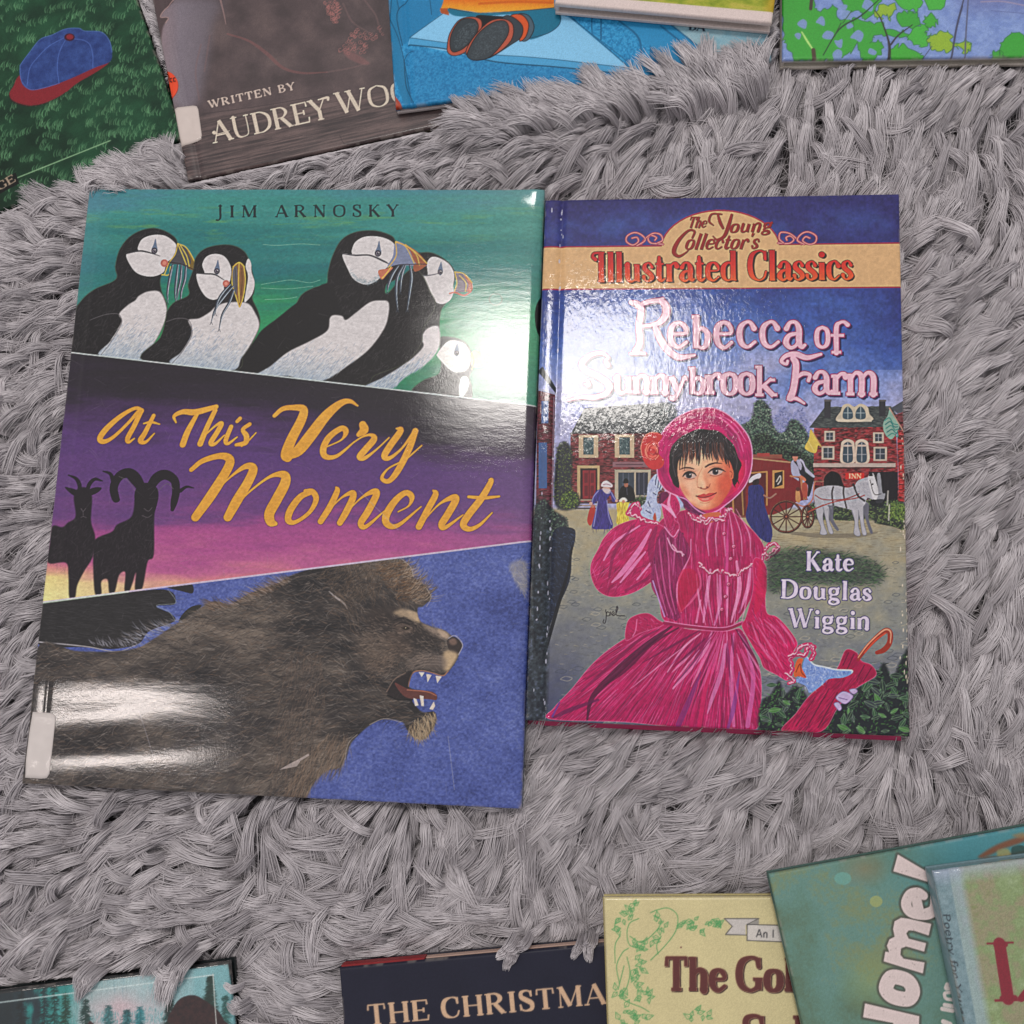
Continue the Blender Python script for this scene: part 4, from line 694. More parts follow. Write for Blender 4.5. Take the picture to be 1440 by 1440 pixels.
cv.stroke(R5('915 240 960 380 1000 500'), 1.6, C(190, 150, 210), True, .8); cv.stroke(R5('1055 -20 1080 10 1090 30 1120 30 1130 60'), 1.8, C(228, 150, 180)); cv.stroke(R3('1020 1320 1060 1400 1110 1420 1140 1440'), 1.6, C(226, 140, 180))
# glove at the bonnet, cuff
cv.poly(V3('720 540 770 480 790 400 800 300 840 230 890 190 925 250 950 310 930 350 900 380 890 470 930 560 925 630 880 690 800 670 730 620'), C(174, 182, 212)); q = cv.inside(V3('720 540 800 300 890 190 940 320 890 470 920 630 800 670'), 200); cv.hairs(q, rng.normal(1.2, .8, len(q)), 4, np.where(rng.random((len(q), 1)) < .55, C(210, 216, 232), C(110, 122, 168)), .6)
for s in ('895 190 880 250 875 300', '915 230 905 280 900 330', '940 270 925 320 915 350', '850 380 880 400', '800 470 820 520', '780 560 830 590'): cv.stroke(V3(s), 1.4, C(62, 62, 104))
cv.poly(V3('850 640 870 580 885 630 880 670'), C(176, 76, 46))
def frill(z, s, wd=4.5):
    p = crom(z(s), 5); j = p + rng.normal(0, .9, p.shape); cv.stroke(j, wd, C(190, 36, 100)); cv.stroke(j + rng.normal(0, .8, p.shape), 1.5, C(238, 168, 190)); cv.stroke(j + [0, 2], 1., C(120, 14, 66), True, .7)
cv.poly(R3('720 1150 745 1090 780 1060 820 1080 830 1150 880 1180 950 1200 940 1230 870 1220 800 1180'), C(184, 30, 96)); frill(R3, '730 1145 770 1090 810 1075 820 1110', 4); frill(R3, '735 1140 790 1160 840 1190 900 1200 950 1215')
# hanging ribbon loop
cloth(R3, '975 1030 1000 985 1055 990 1100 1050 1110 1120 1070 1180 1105 1220 1095 1290 1070 1320 1020 1250 990 1150', 140, 1.6, .5, 12, C(180, 24, 92)); cv.stroke(R3('970 1070 1030 1110 1080 1170'), [2, 5, 2], C(228, 140, 186)); cv.poly(R3('965 1000 1010 985 1030 1010 990 1060 960 1070'), C(84, 14, 60), True, .8); cv.stroke(R3('1000 1240 1060 1310 1100 1260'), 1.6, PL); cv.stroke(R3('1040 1000 1030 1080 1070 1150'), [2, 4, 2], C(236, 160, 196), True, .8)
# bonnet
BON = '640 118 820 110 980 180 1130 310 1230 460 1262 640 1240 840 1170 1000 1060 1120 960 1200 860 1270 740 1310 600 1240 480 1130 330 1060 260 1000 200 880 190 700 200 520 260 370 380 240 500 170'
bang = lambda q: np.arctan2(q[:, 1] - (560 + 720 / 8), q[:, 0] - (900 + 740 / 8)) + np.pi / 2
cloth(R7, BON, 800, bang, .08, 22, C(186, 22, 98), [C(132, 16, 74), C(212, 60, 130), C(160, 16, 84), C(120, 16, 68)], False, .3)
cv.stroke(R7(BON), 1.6, C(236, 150, 190), True, .9, True)
for s, wd in (('820 190 960 260 1100 420 1160 600', [1, 2.4, 2.4, 1]), ('880 180 1060 290 1190 480', [1, 2, 1]), ('960 330 1080 470 1120 600', [1, 2, 1]), ('240 480 340 330 520 220', [1, 1.6, 1]), ('1190 700 1180 860 1100 1020', [1, 1.6, 1])): cv.stroke(R7(s), wd, C(228, 96, 156), True, .8)
for s, wd in (('600 220 800 230 960 330 1080 500 1120 700', [4, 7, 8, 6, 3]), ('240 700 280 880 380 1020', [5, 8, 5]), ('560 200 700 180', [3, 3])): cv.stroke(R7(s), wd, C(140, 18, 84), True, .5)
cv.fill(blur1(cv.mask(R7('1090 740 1160 700 1180 860 1100 1020 960 1140 900 1180 1040 1000')), 3) * .7, C(206, 20, 70))
# flower
cv.poly(R7('20 640 10 540 50 430 120 385 200 390 250 430 200 520 210 620 270 700 240 780 140 800 60 740'), C(190, 48, 52)); cv.stroke(R7('20 640 10 540 50 430 120 385 200 390'), 1.2, C(216, 130, 110))
for i in range(34):
    a = rng.uniform(0, 6.3); r = rng.uniform(2, 11); c0 = R7('140 590')[0]; th = np.linspace(a, a + rng.uniform(.8, 1.6), 6); cv.stroke(np.c_[c0[0] + r * np.cos(th), c0[1] + r * 1.25 * np.sin(th)], 1.3, (C(228, 96, 84), C(142, 30, 44), C(236, 132, 110))[i % 3], True, .8)
# face
FACE = '400 560 470 440 620 380 800 400 960 480 1040 600 1050 760 1040 900 1010 1030 950 1130 880 1210 760 1255 640 1235 540 1150 470 1040 430 940 410 800'
sk = ramp(((X - 900) * 8 - 420) / 620 + ((Y - 560) * 8 - 800) / 2600, [(0, (216, 148, 116)), (.3, (234, 182, 150)), (.55, (234, 170, 134)), (.75, (222, 132, 96)), (1, (196, 80, 60))])
cv.fill(blur1(cv.mask(R7(FACE)), 1), sk)
def glow(s, colr, al, soft): cv.fill(blur1(blur1(cv.mask(R7(s)), soft), soft) * al, colr)
glow('900 860 1010 840 1030 960 980 1060 880 1020', C(206, 84, 62), .8, 4); glow('450 960 520 1000 560 1120 480 1060', C(206, 110, 78), .7, 3); glow('560 1160 700 1230 880 1200 940 1100 900 1220 740 1260 600 1230', C(190, 84, 64), .7, 3); glow('640 1150 760 1160 800 1200 720 1230 650 1210', C(236, 186, 150), .7, 4); glow('470 900 560 930 620 1000 560 1040 480 1000', C(232, 178, 146), .6, 5); glow('640 740 720 730 720 960 660 980', C(236, 184, 146), .6, 3); glow('720 800 770 960 790 1010 760 1030 720 980', C(196, 110, 80), .6, 2)
glow('480 800 620 800 640 900 500 920', C(190, 126, 104), .55, 2.5); glow('750 760 930 760 940 870 760 880', C(196, 128, 104), .5, 2.5)
cv.stroke(R7('700 780 650 880 640 960 645 1000'), [1.2, 1.6, 1.2, .8], C(178, 104, 80), True, .4); cv.stroke(R7('650 1000 690 1015 730 1020 770 1000 790 960'), [1, 1.6, 1.8, 1.4, .8], C(150, 66, 54), True, .9); cv.dot(*R7('685 1008')[0], 1.3, C(120, 46, 44)); cv.dot(*R7('752 1000')[0], 1.3, C(120, 46, 44)); glow('680 930 730 930 740 990 690 1000', C(240, 194, 160), .7, 1.5)
# eyes
for s, c0 in (('490 862 520 842 560 838 600 850 628 878 600 896 550 904 510 890', '548 868'), ('770 838 800 810 850 796 900 802 930 820 900 850 850 866 800 858', '846 828')):
    cv.poly(R7(s), C(192, 162, 152)); x_, y_ = R7(c0)[0]; cv.dot(x_, y_, 4.4, C(50, 48, 60)); cv.dot(x_, y_, 2.8, C(14, 14, 18)); cv.dot(x_ + 1.6, y_ - 1.4, .9, C(214, 214, 220))
for s, wd in (('480 880 510 846 560 830 610 846 632 874', [1.4, 3.2, 3.4, 2.4, 1]), ('762 840 800 808 850 790 910 800 960 826', [1, 2.6, 3.4, 3, .8])): cv.stroke(R7(s), wd, C(34, 22, 26))
for s in ('500 900 550 912 610 900', '790 866 850 876 920 852'): cv.stroke(R7(s), 1, C(140, 70, 62), True, .8)
cv.stroke(R7('480 820 540 806 620 826'), 1, C(150, 88, 74), True, .6); cv.stroke(R7('780 780 850 766 930 780'), 1, C(150, 88, 74), True, .6)
cv.stroke(R7('450 800 500 782 560 784 604 796'), [1.2, 2.2, 2.4, 1.6], C(78, 44, 42)); cv.stroke(R7('736 772 780 746 850 728 920 736'), [2.4, 2.8, 2.2, 1], C(78, 44, 42))
# mouth
cv.poly(R7('632 1100 680 1084 715 1072 742 1080 775 1066 855 1066 830 1096 760 1112 700 1118'), C(190, 64, 62)); cv.poly(R7('640 1106 700 1116 760 1110 848 1076 815 1132 762 1160 705 1164 665 1142'), C(218, 96, 88)); cv.stroke(R7('632 1100 690 1115 750 1110 800 1094 856 1064'), [2, 1.3, 1.5, 1.3, 1.6], C(112, 28, 36)); cv.poly(R7('690 1132 740 1128 775 1126 760 1142 710 1146'), C(240, 160, 140), True, .7); cv.stroke(R7('675 1172 730 1182 785 1166'), 1, C(176, 90, 74), True, .5)
# hair
HB = C(30, 26, 30)
cv.poly(R7('330 640 360 540 440 450 560 380 660 345 780 355 880 370 980 450 1060 540 1100 660 1140 740 1110 840 1100 920 1060 980 1030 900 1040 800 1000 700 940 640 840 560 700 540 560 560 480 620 430 720 420 840 440 960 430 1010 370 960 350 860 330 760'), HB)
for i in range(26):
    x0 = 440 + i * 21.5 + rng.uniform(-12, 12); L_ = rng.uniform(660, 765) - abs(x0 - 700) * .05 + (70 if x0 < 520 else 0) + (50 if x0 > 900 else 0); cvx = (x0 - 700) * .06
    cv.stroke(R7(f'{x0 * .75 + 175} 470 {x0 - cvx} 600 {x0 + 6 + cvx} {L_}'), [5, rng.uniform(3.5, 6), rng.uniform(2, 4), .6], HB)
for i in range(22):
    x0 = rng.uniform(470, 960); cv.stroke(R7(f'{x0} 500 {x0 + 4} 620 {x0 + 14} 690'), [.6, 1.2, .6], C(128, 66, 46), True, .6)
q = R7('0 0') + np.c_[rng.uniform(360, 1080, 260), rng.uniform(380, 640, 260)] / 8
cv.hairs(q, np.arctan2(1, (q[:, 0] - 992) / 45) * 1.0, rng.uniform(5, 14, len(q)), np.where(rng.random((len(q), 1)) < .5, C(92, 82, 86), C(70, 46, 42)), .55, .2)
for s in ('350 700 340 820 380 940 430 1010', '370 640 360 760 400 900', '1080 640 1120 760 1080 860 1110 960', '1050 700 1090 820 1050 940 1070 1000', '1040 660 1140 760'): cv.stroke(R7(s), [2, 4, 3, 1], HB)
cv.stroke(R7('380 600 370 740 400 880'), 1, C(96, 86, 88), True, .6); cv.stroke(R7('1060 600 1090 700 1080 800'), 1, C(96, 86, 88), True, .6)
cv.poly(R7('1000 800 1030 790 1050 830 1045 900 1010 900'), C(206, 104, 74)); cv.stroke(R7('1010 820 1035 840 1025 890'), 1, C(140, 56, 44))
# ribbon under the chin, neck, collar
cloth(R7, '430 1100 520 1130 600 1210 740 1290 740 1330 600 1300 500 1240 480 1180', 60, .6, .3, 8, C(96, 18, 72), None, False); cv.stroke(R7('440 1110 520 1140 620 1240 740 1300 880 1260 960 1200'), 1.5, C(226, 126, 178))
cv.poly(R7('700 1310 880 1280 900 1330 800 1400 720 1390'), C(196, 96, 66)); frill(R7, '560 1300 640 1350 700 1330 740 1390 800 1350 860 1380 900 1340 960 1310 990 1260 1030 1240', 4)
frill(R3, '1180 1160 1240 1200 1290 1190 1300 1220 1360 1180 1440 1200', 4)
# yoke frill
for s in ('1240 110 1290 150 1330 190 1380 160 1440 175', '1440 175 1490 210 1530 195', '1530 195 1560 165 1600 140 1640 120 1690 95 1720 40 1750 60 1800 0'): frill(R5, s, 4)
frill(R6, '340 20 380 -30 430 -10 420 30 350 80', 5)
for a in ('90 82', '74 266', '52 356', '26 448', '112 -8', '42 -100'): x_, y_ = R6(a)[0]; cv.dot(x_, y_, 3.2, C(140, 14, 70)); cv.dot(x_ - .4, y_ - .4, 2.2, C(222, 120, 160)); cv.dot(x_ + .3, y_ + .2, 1.1, C(190, 40, 100))
# right sleeve, cuff, hand, umbrella
cloth(R6, '250 100 300 80 350 160 340 330 350 470 420 500 500 580 570 690 540 760 520 880 500 960 420 920 330 870 300 800 240 700 170 570 200 500 250 300', 360, 1.05, .3, 26, C(190, 18, 86))
for s in ('330 520 420 600 500 720', '280 560 380 720 470 880', '420 520 520 640 550 700', '240 540 300 700 420 860'): cv.stroke(R6(s), [1, 3, 1], C(220, 96, 150), True, .7)
cv.poly(R6('300 80 340 170 350 300 310 420 260 480 270 300'), C(196, 14, 72), True, .6)
leaves(R6('300 1320 310 1120 380 1060 440 960 480 1060 560 1000 640 1080 600 1150 500 1320'), 300, [C(50, 84, 56), C(30, 40, 40), C(72, 120, 64)], 1, 3, C(22, 26, 32)); leaves(R6('720 1340 860 1160 1000 1020 1130 950 1200 830 1260 940 1330 800 1390 760 1400 1360 900 1360'), 500, [C(44, 80, 54), C(70, 112, 62), C(24, 34, 34)], 1, 3, C(22, 28, 32))
for _ in range(70):
    x_, y_ = (rng.uniform(860, 1390), rng.uniform(860, 1340)) if _ < 54 else (rng.uniform(320, 600), rng.uniform(980, 1290))
    if x_ + y_ < 1960 and _ < 54: continue
    a = rng.uniform(0, 3.14); L_ = rng.uniform(26, 52); c0 = np.array([x_, y_]); d_ = np.array([np.cos(a), np.sin(a)]); n_ = np.array([-d_[1], d_[0]])
    p = np.array([c0 - d_ * L_, c0 + n_ * L_ * .42, c0 + d_ * L_, c0 - n_ * L_ * .42]) / k5 + [1010, 770]
    g = rng.choice([0, 1, 2, 3]); cv.poly(p, (C(44, 74, 54), C(70, 116, 62), C(52, 60, 66), C(34, 48, 46))[g]); cv.stroke(p[[0, 2]], .9, C(128, 156, 118), False, .6); cv.stroke(p, .8, C(112, 138, 116), True, .5, True)
cloth(R6, '460 1330 560 1200 650 1080 760 980 860 870 920 740 1000 760 1040 820 1110 850 1145 920 1060 980 960 1040 860 1160 740 1330', 360, 2.25, .12, 24, C(166, 14, 70), [PD, C(210, 50, 104), C(90, 10, 48)])
cv.stroke(R6('1010 810 1080 720 1160 640 1215 600 1245 620 1240 690 1200 740 1150 760'), [5, 6, 7, 7.5, 7.5, 7, 7, 5], C(150, 50, 36)); cv.stroke(R6('1010 800 1080 706 1160 628 1215 592 1250 614 1246 690'), [1, 1.6, 1.6, 2, 1.6, 1], C(238, 150, 120)); cv.stroke(R6('1060 760 1140 670 1210 620'), 2, C(196, 76, 50))
cv.poly(R6('930 745 1000 765 1030 830 1120 860 1140 920 1080 950 960 900 880 860'), C(150, 18, 66), True, .6)
for s in ('940 760 900 850', '980 770 930 880', '1060 850 1000 960', '1110 870 1050 970', '700 1080 560 1290', '800 1020 650 1280', '860 1050 720 1300'): cv.stroke(R6(s), 1.4, C(96, 10, 50), False, .8)
for s in ('850 1080 900 1040 960 1060 970 1085 920 1130 870 1110', '945 1030 985 1020 1005 1040 975 1060', '835 1130 870 1120 890 1160 870 1178'): cv.poly(R6(s), C(186, 166, 206)); cv.stroke(R6(s), 1, C(110, 84, 140), True, .7, True)
cv.stroke(R6('870 1085 930 1100'), 1, C(110, 84, 140))
cv.poly(R6('545 960 600 930 610 840 640 790 690 840 760 860 840 880 960 885 965 910 900 940 800 950 740 1000 660 1050 630 1000'), C(122, 148, 206)); q = cv.inside(R6('560 960 610 860 690 840 840 880 960 890 800 950 660 1040'), 160); cv.hairs(q, rng.normal(.9, .9, len(q)), 5, np.where(rng.random((len(q), 1)) < .5, C(206, 216, 238), C(70, 96, 168)), .6, .6)
cv.stroke(R6('640 790 690 845 760 862 850 882 960 888 962 908'), [1, 2, 2, 2, 2, 1], C(214, 222, 238), True, .8); cv.poly(R6('545 890 570 810 610 805 600 860 635 940 580 930 550 935'), C(206, 92, 48)); cv.stroke(R6('560 900 590 840 600 900 630 935'), 1.2, C(130, 44, 30))
frill(R6, '500 930 530 880 520 800 560 770 620 780 660 720 690 760 670 810', 6); frill(R6, '490 900 540 960 520 980', 5); frill(R6, '510 780 560 760 600 710 650 700 690 730', 5)
# grass patch behind the author's name
GP = R6('360 60 450 15 640 10 900 40 1100 90 1195 160 1180 240 1050 270 800 265 600 260 430 320 360 310 350 180')
cv.fill(blur1(blur1(cv.mask(GP), 5), 5) * .7, C(34, 46, 44)); q = cv.inside(GP, 1500) + rng.normal(0, 3, (1500, 2))
cv.hairs(q, rng.normal(0, .35, 1500), rng.uniform(3, 10, 1500), np.array([C(36, 60, 48), C(64, 100, 58), C(24, 32, 36), C(96, 124, 88)])[rng.integers(0, 4, 1500)], .7, rng.normal(0, .8, 1500))
for s in ('1050 1190 1060 1250', '1075 110 1078 440'): pass
# signature
for s in ('575 450 578 500 570 545 556 540 562 520', '600 470 585 465 580 490 600 490 608 465 606 490', '618 485 636 475 628 462 618 478 630 492 644 482', '648 480 662 440 655 425 648 470 660 492 710 492'): cv.stroke(R5(s), 1.2, C(40, 30, 40))
# ---- header band
def bandy(x, a, b): return a + (b - a) * (x - 765) / 505
CREAM = C(206, 166, 120)
band = np.array([(740, 349), (1300, 342.6), (1300, 402.5), (740, 406)])
th = np.linspace(np.pi, 2 * np.pi, 24); el = np.c_[1013 + 83 * np.cos(th), 352 + 55 * np.sin(th)]
for g, cc in ((2.2, C(150, 40, 66)), (0, CREAM)):
    cv.poly(band + [[0, -g], [0, -g], [0, g], [0, g]], cc, False); cv.poly(np.vstack([el + (el - [1013, 352]) / [83, 55] * g, [[1098 + g, 360]], [[928 - g, 360]]]), cc, False)
cv.poly(band, CREAM, False)
for z, sg, o in ((R1, 1, 0), (R2, -1, 0)):
    sw = ('990 430 940 425 900 420 880 390 900 365 940 380 930 400', '830 430 870 380 920 350 970 360 985 400 950 420', '800 440 860 400 830 360 780 345 730 370 725 410 770 435 810 410 800 380 765 385') if sg == 1 else ('430 420 480 425 520 420 545 395 520 370 490 380 495 400', '600 430 560 385 510 350 450 345 440 390 470 420', '620 430 570 400 600 355 650 340 705 370 700 415 655 430 610 405 630 375 660 385')
    for s in sw: cv.stroke(z(s), 3.4, C(150, 40, 66)); cv.stroke(z(s), 1.5, C(206, 140, 140))
DR = C(140, 26, 30)
def stk(z, s, wd): return (z(s), np.array(wd, float), True)
L1 = text_strokes('The', (966, 320), (992, 319.5), 15, 2.6, 1.2, .7, .35)
L2 = [stk(R1, '1410 210 1340 210 1320 260 1350 290', [2, 2.5, 3, 1.5]), stk(R1, '1385 220 1400 270 1420 310', [3, 4.5, 3.5]), stk(R2, '95 215 70 300 40 370 -10 395 -40 370', [3.5, 5, 4.5, 3, 1.5])] + text_strokes('oung', (1024, 327), (1084, 324.5), 19, 4, 1.8, .5, .35)
L3 = [stk(R1, '1200 380 1215 335 1170 330 1100 400 1065 480 1100 515 1150 490 1175 465', [2.5, 3, 3, 5, 6, 4, 2, 1.2])] + text_strokes("ollector's", (961, 350.5), (1065, 349.5), 22, 4, 1.8, .5, .35)
for Ls in (L1, L2, L3): write(cv, Ls, C(70, 24, 26), .9, (.5, .6), .8); write(cv, Ls, DR)
IL = text_strokes('Illustrated Classics', (838, 397), (1200, 393.5), 43, 7.8, 2.8, .85, 0, -.01)
IL += [stk(R1, '500 540 480 520 490 495 540 490', [6, 5, 4, 4])]
red = ramp((Y - bandy(X, 357, 352)) / 42, [(0, (176, 30, 36)), (.45, (196, 48, 40)), (1, (212, 92, 44))])
write(cv, IL, C(26, 18, 20), .2, (2.6, 1.6)); write(cv, IL, C(50, 22, 24), 1.2); write(cv, IL, red, -.5)
# ---- title
TT = []
def gl(ch, x0, x1, yb, yt, tk=8.0, tn=4.4, xh=.61, sf=.9): TT.extend(text_strokes(ch, (x0 - 1, yb - tk * .12), (x1 + 1, yb - tk * .12), (yb - yt) / xh, tk, tn, sf))
TT += [stk(R1, '760 850 800 860 830 900 815 1020 820 1140 790 1205', [6, 8, 9, 9, 9, 10]), stk(R1, '750 1220 800 1212 860 1220', [3, 6, 3]), stk(R1, '800 880 870 850 950 835 1000 860 1010 930 970 990 900 1015 825 1020', [5, 6, 6, 9, 10, 8, 5, 4]), stk(R1, '925 1010 960 1100 1020 1190 1100 1245 1215 1232', [6, 9, 9.5, 8, 3.5]), stk(R1, '950 830 985 822', [3, 4])]
for a in (('e', 938, 968, 490, 455), ('b', 973, 999, 491, 444, 7.2, 4, 1.0), ('e', 1003, 1031, 491, 454), ('c', 1035, 1064, 490, 454), ('c', 1067, 1097, 490, 454), ('a', 1099, 1131, 491, 454), ('o', 1145, 1167, 490, 461, 6.4), ('f', 1166, 1188, 498, 453, 6.6, 4, 1.0)): gl(*a)
TT += [stk(R3, '590 70 575 40 590 10 540 -20 460 0 405 50 420 100 520 150 595 210 580 270 500 300 400 300 300 322', [7, 6, 4, 5, 7, 9, 9, 9.5, 10, 8, 7, 5, 3]), stk(R3, '440 180 450 215 420 205', [5, 6, 3])]
for a in (('u', 862, 890, 554, 529), ('n', 889, 915, 554, 529), ('n', 914, 942, 555, 529), ('y', 941, 966, 553, 530), ('b', 968, 993, 555, 517, 7, 4, 1.0), ('r', 991, 1015, 555, 527), ('o', 1013, 1038, 556, 526), ('o', 1037, 1062, 556, 526), ('k', 1061, 1092, 558, 515, 6.8, 4, 1.0), ('a', 1140, 1169, 555, 524), ('r', 1168, 1191, 556, 526), ('m', 1189, 1236, 557, 525)): gl(*a, **({'tk': 7.6} if len(a) == 5 else {}))
TT += [stk(R4, '540 20 560 60 555 160 540 250 520 305', [8, 9, 9, 9, 10]), stk(R4, '500 318 560 310 620 345', [3, 5, 3]), stk(R4, '740 -10 640 15 560 -10 490 0 455 40 490 62 500 40', [4, 7, 8, 6, 5, 4, 4]), stk(R4, '560 165 610 130 660 140 650 180', [4, 6, 5, 5])]
write(cv, TT, C(40, 26, 78), 2.4, (2.6, 2.4)); write(cv, TT, C(146, 40, 96), 2.6); write(cv, TT, C(222, 176, 194))
# author
AU = text_strokes('Kate', R6('628 166')[0], R6('980 170')[0], 27, 5, 2.0, .8, 0, .03) + text_strokes('Douglas', R6('448 366')[0], R6('1114 384')[0], 26.5, 5, 2.0, .8, 0, .03) + text_strokes('Wiggin', R6('506 578')[0], R6('1104 592')[0], 27, 5, 2.0, .8, 0, .03)
write(cv, AU, C(58, 50, 104), 2.4); write(cv, AU, C(202, 190, 214))
# worn hinge flecks and grain
for _ in range(60):
    y_ = rng.uniform(290, 1005); cv.dot(*(np.array([(791 if rng.random() < .6 else 777) - (y_ - 281) * .036 + rng.normal(0, .8), y_])), rng.uniform(.5, 1.2), C(190, 190, 210), .7, rng.uniform(.8, 4))
for _ in range(36):
    y_ = rng.uniform(600, 1000); cv.dot(1270 + (y_ - 600) * .02 + rng.normal(0, 1.6) - (6 if rng.random() < .3 else 0), y_, .8, C(214, 200, 180), .8, rng.uniform(1, 4))
cv.crisp(.6, 2)
cv.img *= 1 + .08 * (n2 - .5)[..., None] * 2
cv.grain(.04)
# ---------------------------------------------------------------- the books around them
def base(key, f):
    cv = COV[key].cv; return cv, cv.X, cv.Y, cv.h, cv.w
k48, k4 = 4.8, 4.0
# green: a cap on grass
cv, X, Y, h, w = base('green', 0); z = Zm(0, 0, 4.8)
n1 = fbm(h, w, 30, 40); cv.img[:] = ramp(n1, [(.25, (24, 52, 38)), (.5, (30, 66, 46)), (.75, (36, 78, 54))])
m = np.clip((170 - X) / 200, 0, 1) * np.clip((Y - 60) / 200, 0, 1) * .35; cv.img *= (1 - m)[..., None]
g = np.array([(x + rng.uniform(-9, 9), y + rng.uniform(-9, 9)) for x in np.arange(-10, 260, 17) for y in np.arange(-10, 300, 15) if rng.random() < .85])
for p in g:
    n = rng.integers(4, 8); r = p + np.c_[np.cumsum(rng.uniform(1.5, 4, n)), rng.normal(0, 2, n)]
    for dd in (0, .5): cv.hairs(r + [dd, 0], -1.75 + rng.normal(0, .12, n), rng.uniform(8, 16, n), np.array(C(112, 168, 120)) * rng.uniform(.6, 1.05, (n, 1)), rng.uniform(.6, 1.1, n), 1.5)
cv.poly(z('135 505 100 560 60 625 75 670 140 705 230 715 330 690 430 640 520 570 620 510 720 440 748 400 700 300 300 400'), C(20, 36, 34), True, .55, 1.5)
cv.poly(z('135 505 90 580 62 630 80 672 140 700 230 712 320 690 420 640 520 560 640 490 735 420 700 380 300 450'), C(128, 38, 46))
cv.poly(z('135 440 200 350 270 265 350 235 440 195 530 190 570 208 680 215 735 270 755 350 740 415 640 455 520 510 400 560 300 590 215 605 160 580 138 530'), ramp(fbm(h, w, 8, 8), [(.2, (38, 56, 112)), (.8, (54, 78, 140))]))
for s in ('135 440 200 350 270 265 350 235 440 195 530 190 570 208 680 215 735 270 755 350', '440 250 330 310 250 390 200 460 182 575', '440 270 400 350 385 450 397 560', '500 262 560 270 605 300 625 370 625 455', '135 440 140 530 170 580 215 605 300 590 400 560'): cv.stroke(z(s), 1.2, C(86, 116, 190), True, .8)
cv.dot(*z('468 250')[0], 7.4, C(60, 20, 34), 1, 5.4); cv.dot(*z('470 248')[0], 5, C(134, 40, 50), 1, 3.6); cv.stroke(z('62 640 80 680 140 706 230 716 330 692'), 1.2, C(64, 18, 28), True, .7)
cv.stroke(np.array([(-20, 268), (25, 250), (155, 198)], float), 1.8, C(150, 190, 146), False, .9); cv.poly(z('-60 1260 105 1165 130 1240 -40 1330'), C(20, 22, 22), False)
write(cv, text_strokes('GE', z('-8 1290')[0], z('110 1222')[0], 11, 2.6, 1.1, .8), C(170, 150, 130)); cv.grain(.08)
# brown: dim interior with a draped gown
cv, X, Y, h, w = base('brown', 0); z = Zm(200, 0, 4)
n1 = fbm(h, w, 34, 34); nl = fbm(h, w, 3, 60)
cv.img[:] = ramp(n1, [(.2, (62, 50, 52)), (.5, (76, 62, 64)), (.8, (92, 76, 76))])
gl_ = blur1(blur1(cv.mask(z('90 100 140 0 460 0 400 140 360 400 300 600 170 580 110 300')), 8), 8); cv.fill(gl_ * .85, ramp((X - 215) / 110, [(0, (150, 128, 134)), (.35, (124, 116, 128)), (.75, (100, 92, 102)), (1, (78, 66, 70))]))  # left drape, its paler side includes gloss haze painted into the colour
cv.poly(z('60 0 175 0 130 50 102 98 145 100 115 160 100 260 70 120'), C(70, 54, 56), True, 1, .6); cv.stroke(z('175 0 130 50 103 96 145 98 132 130'), 1.6, C(164, 134, 130), True, .7); cv.stroke(z('440 0 460 80 470 135'), [3, 2, 1], C(140, 112, 110), True, .7)
for s, wd in (('480 190 600 230 700 300 790 380 900 410 1040 405', [3, 4, 6, 5, 4, 2]),): cv.stroke(z(s), wd, C(120, 74, 74), True, .55)
for s in ('1040 405 1180 380 1270 350', '1130 20 1180 120 1270 180', '1250 0 1310 80 1330 140', '330 250 300 400 320 560', '380 200 350 400'): cv.stroke(z(s), 3, C(116, 88, 88), True, .35)
for s in ('1100 290 1180 180 1240 160 1260 190 1330 150 1360 130 1350 200 1270 250 1240 300', '1020 0 1030 30 1070 120 1100 110 1110 20'):
    for p in cv.inside(z(s), 70):
        t_ = np.linspace(0, 5, 9); cv.stroke(p + np.c_[np.cos(t_), np.sin(t_)] * rng.uniform(1.2, 2.6), .9, C(158, 100, 96), True, .65)
cv.poly(z('1130 280 1200 300 1280 355 1230 360 1150 320'), C(128, 84, 84), True, .6, 1)
fl = np.clip((Y - np.interp(X, [262, 560], [160, 118])) / 12, 0, 1)
cv.fill(fl * .9, ramp(nl + (n1 - .5) * .4, [(.2, (52, 42, 44)), (.45, (76, 62, 62)), (.75, (104, 86, 84))]))
for s in ('340 640 700 590 1100 520', '340 740 420 730', '250 900 600 830 900 760', '240 960 500 920 1000 800', '1110 760 1150 810 1300 780'): cv.stroke(z(s), 1, C(44, 34, 38), True, .7)
write(cv, text_strokes('WRITTEN BY', z('376 608')[0], z('862 502')[0], 10.6, 2.6, 1.2, .9, 0, .1), C(186, 168, 158))
ln = text_strokes('AUDREY', z('400 806')[0], z('1060 662')[0], 30, 5.2, 1.6, .9, 0, .0)
write(cv, ln, C(200, 186, 170)); cv.stroke(z('400 745 425 752 465 742 490 735'), [4, 1.6, 1.4, 1], C(200, 186, 170)); cv.dot(*z('405 745')[0], 2.6, C(200, 186, 170)); cv.stroke(z('990 560 1040 548 1045 560'), [2, 4.5, 4], C(200, 186, 170))
write(cv, text_strokes('WOOD', z('1100 645')[0], z('1660 540')[0], 31, 5.4, 1.6, .9), C(200, 186, 170)); cv.crisp(.5, 2); cv.grain(.08)
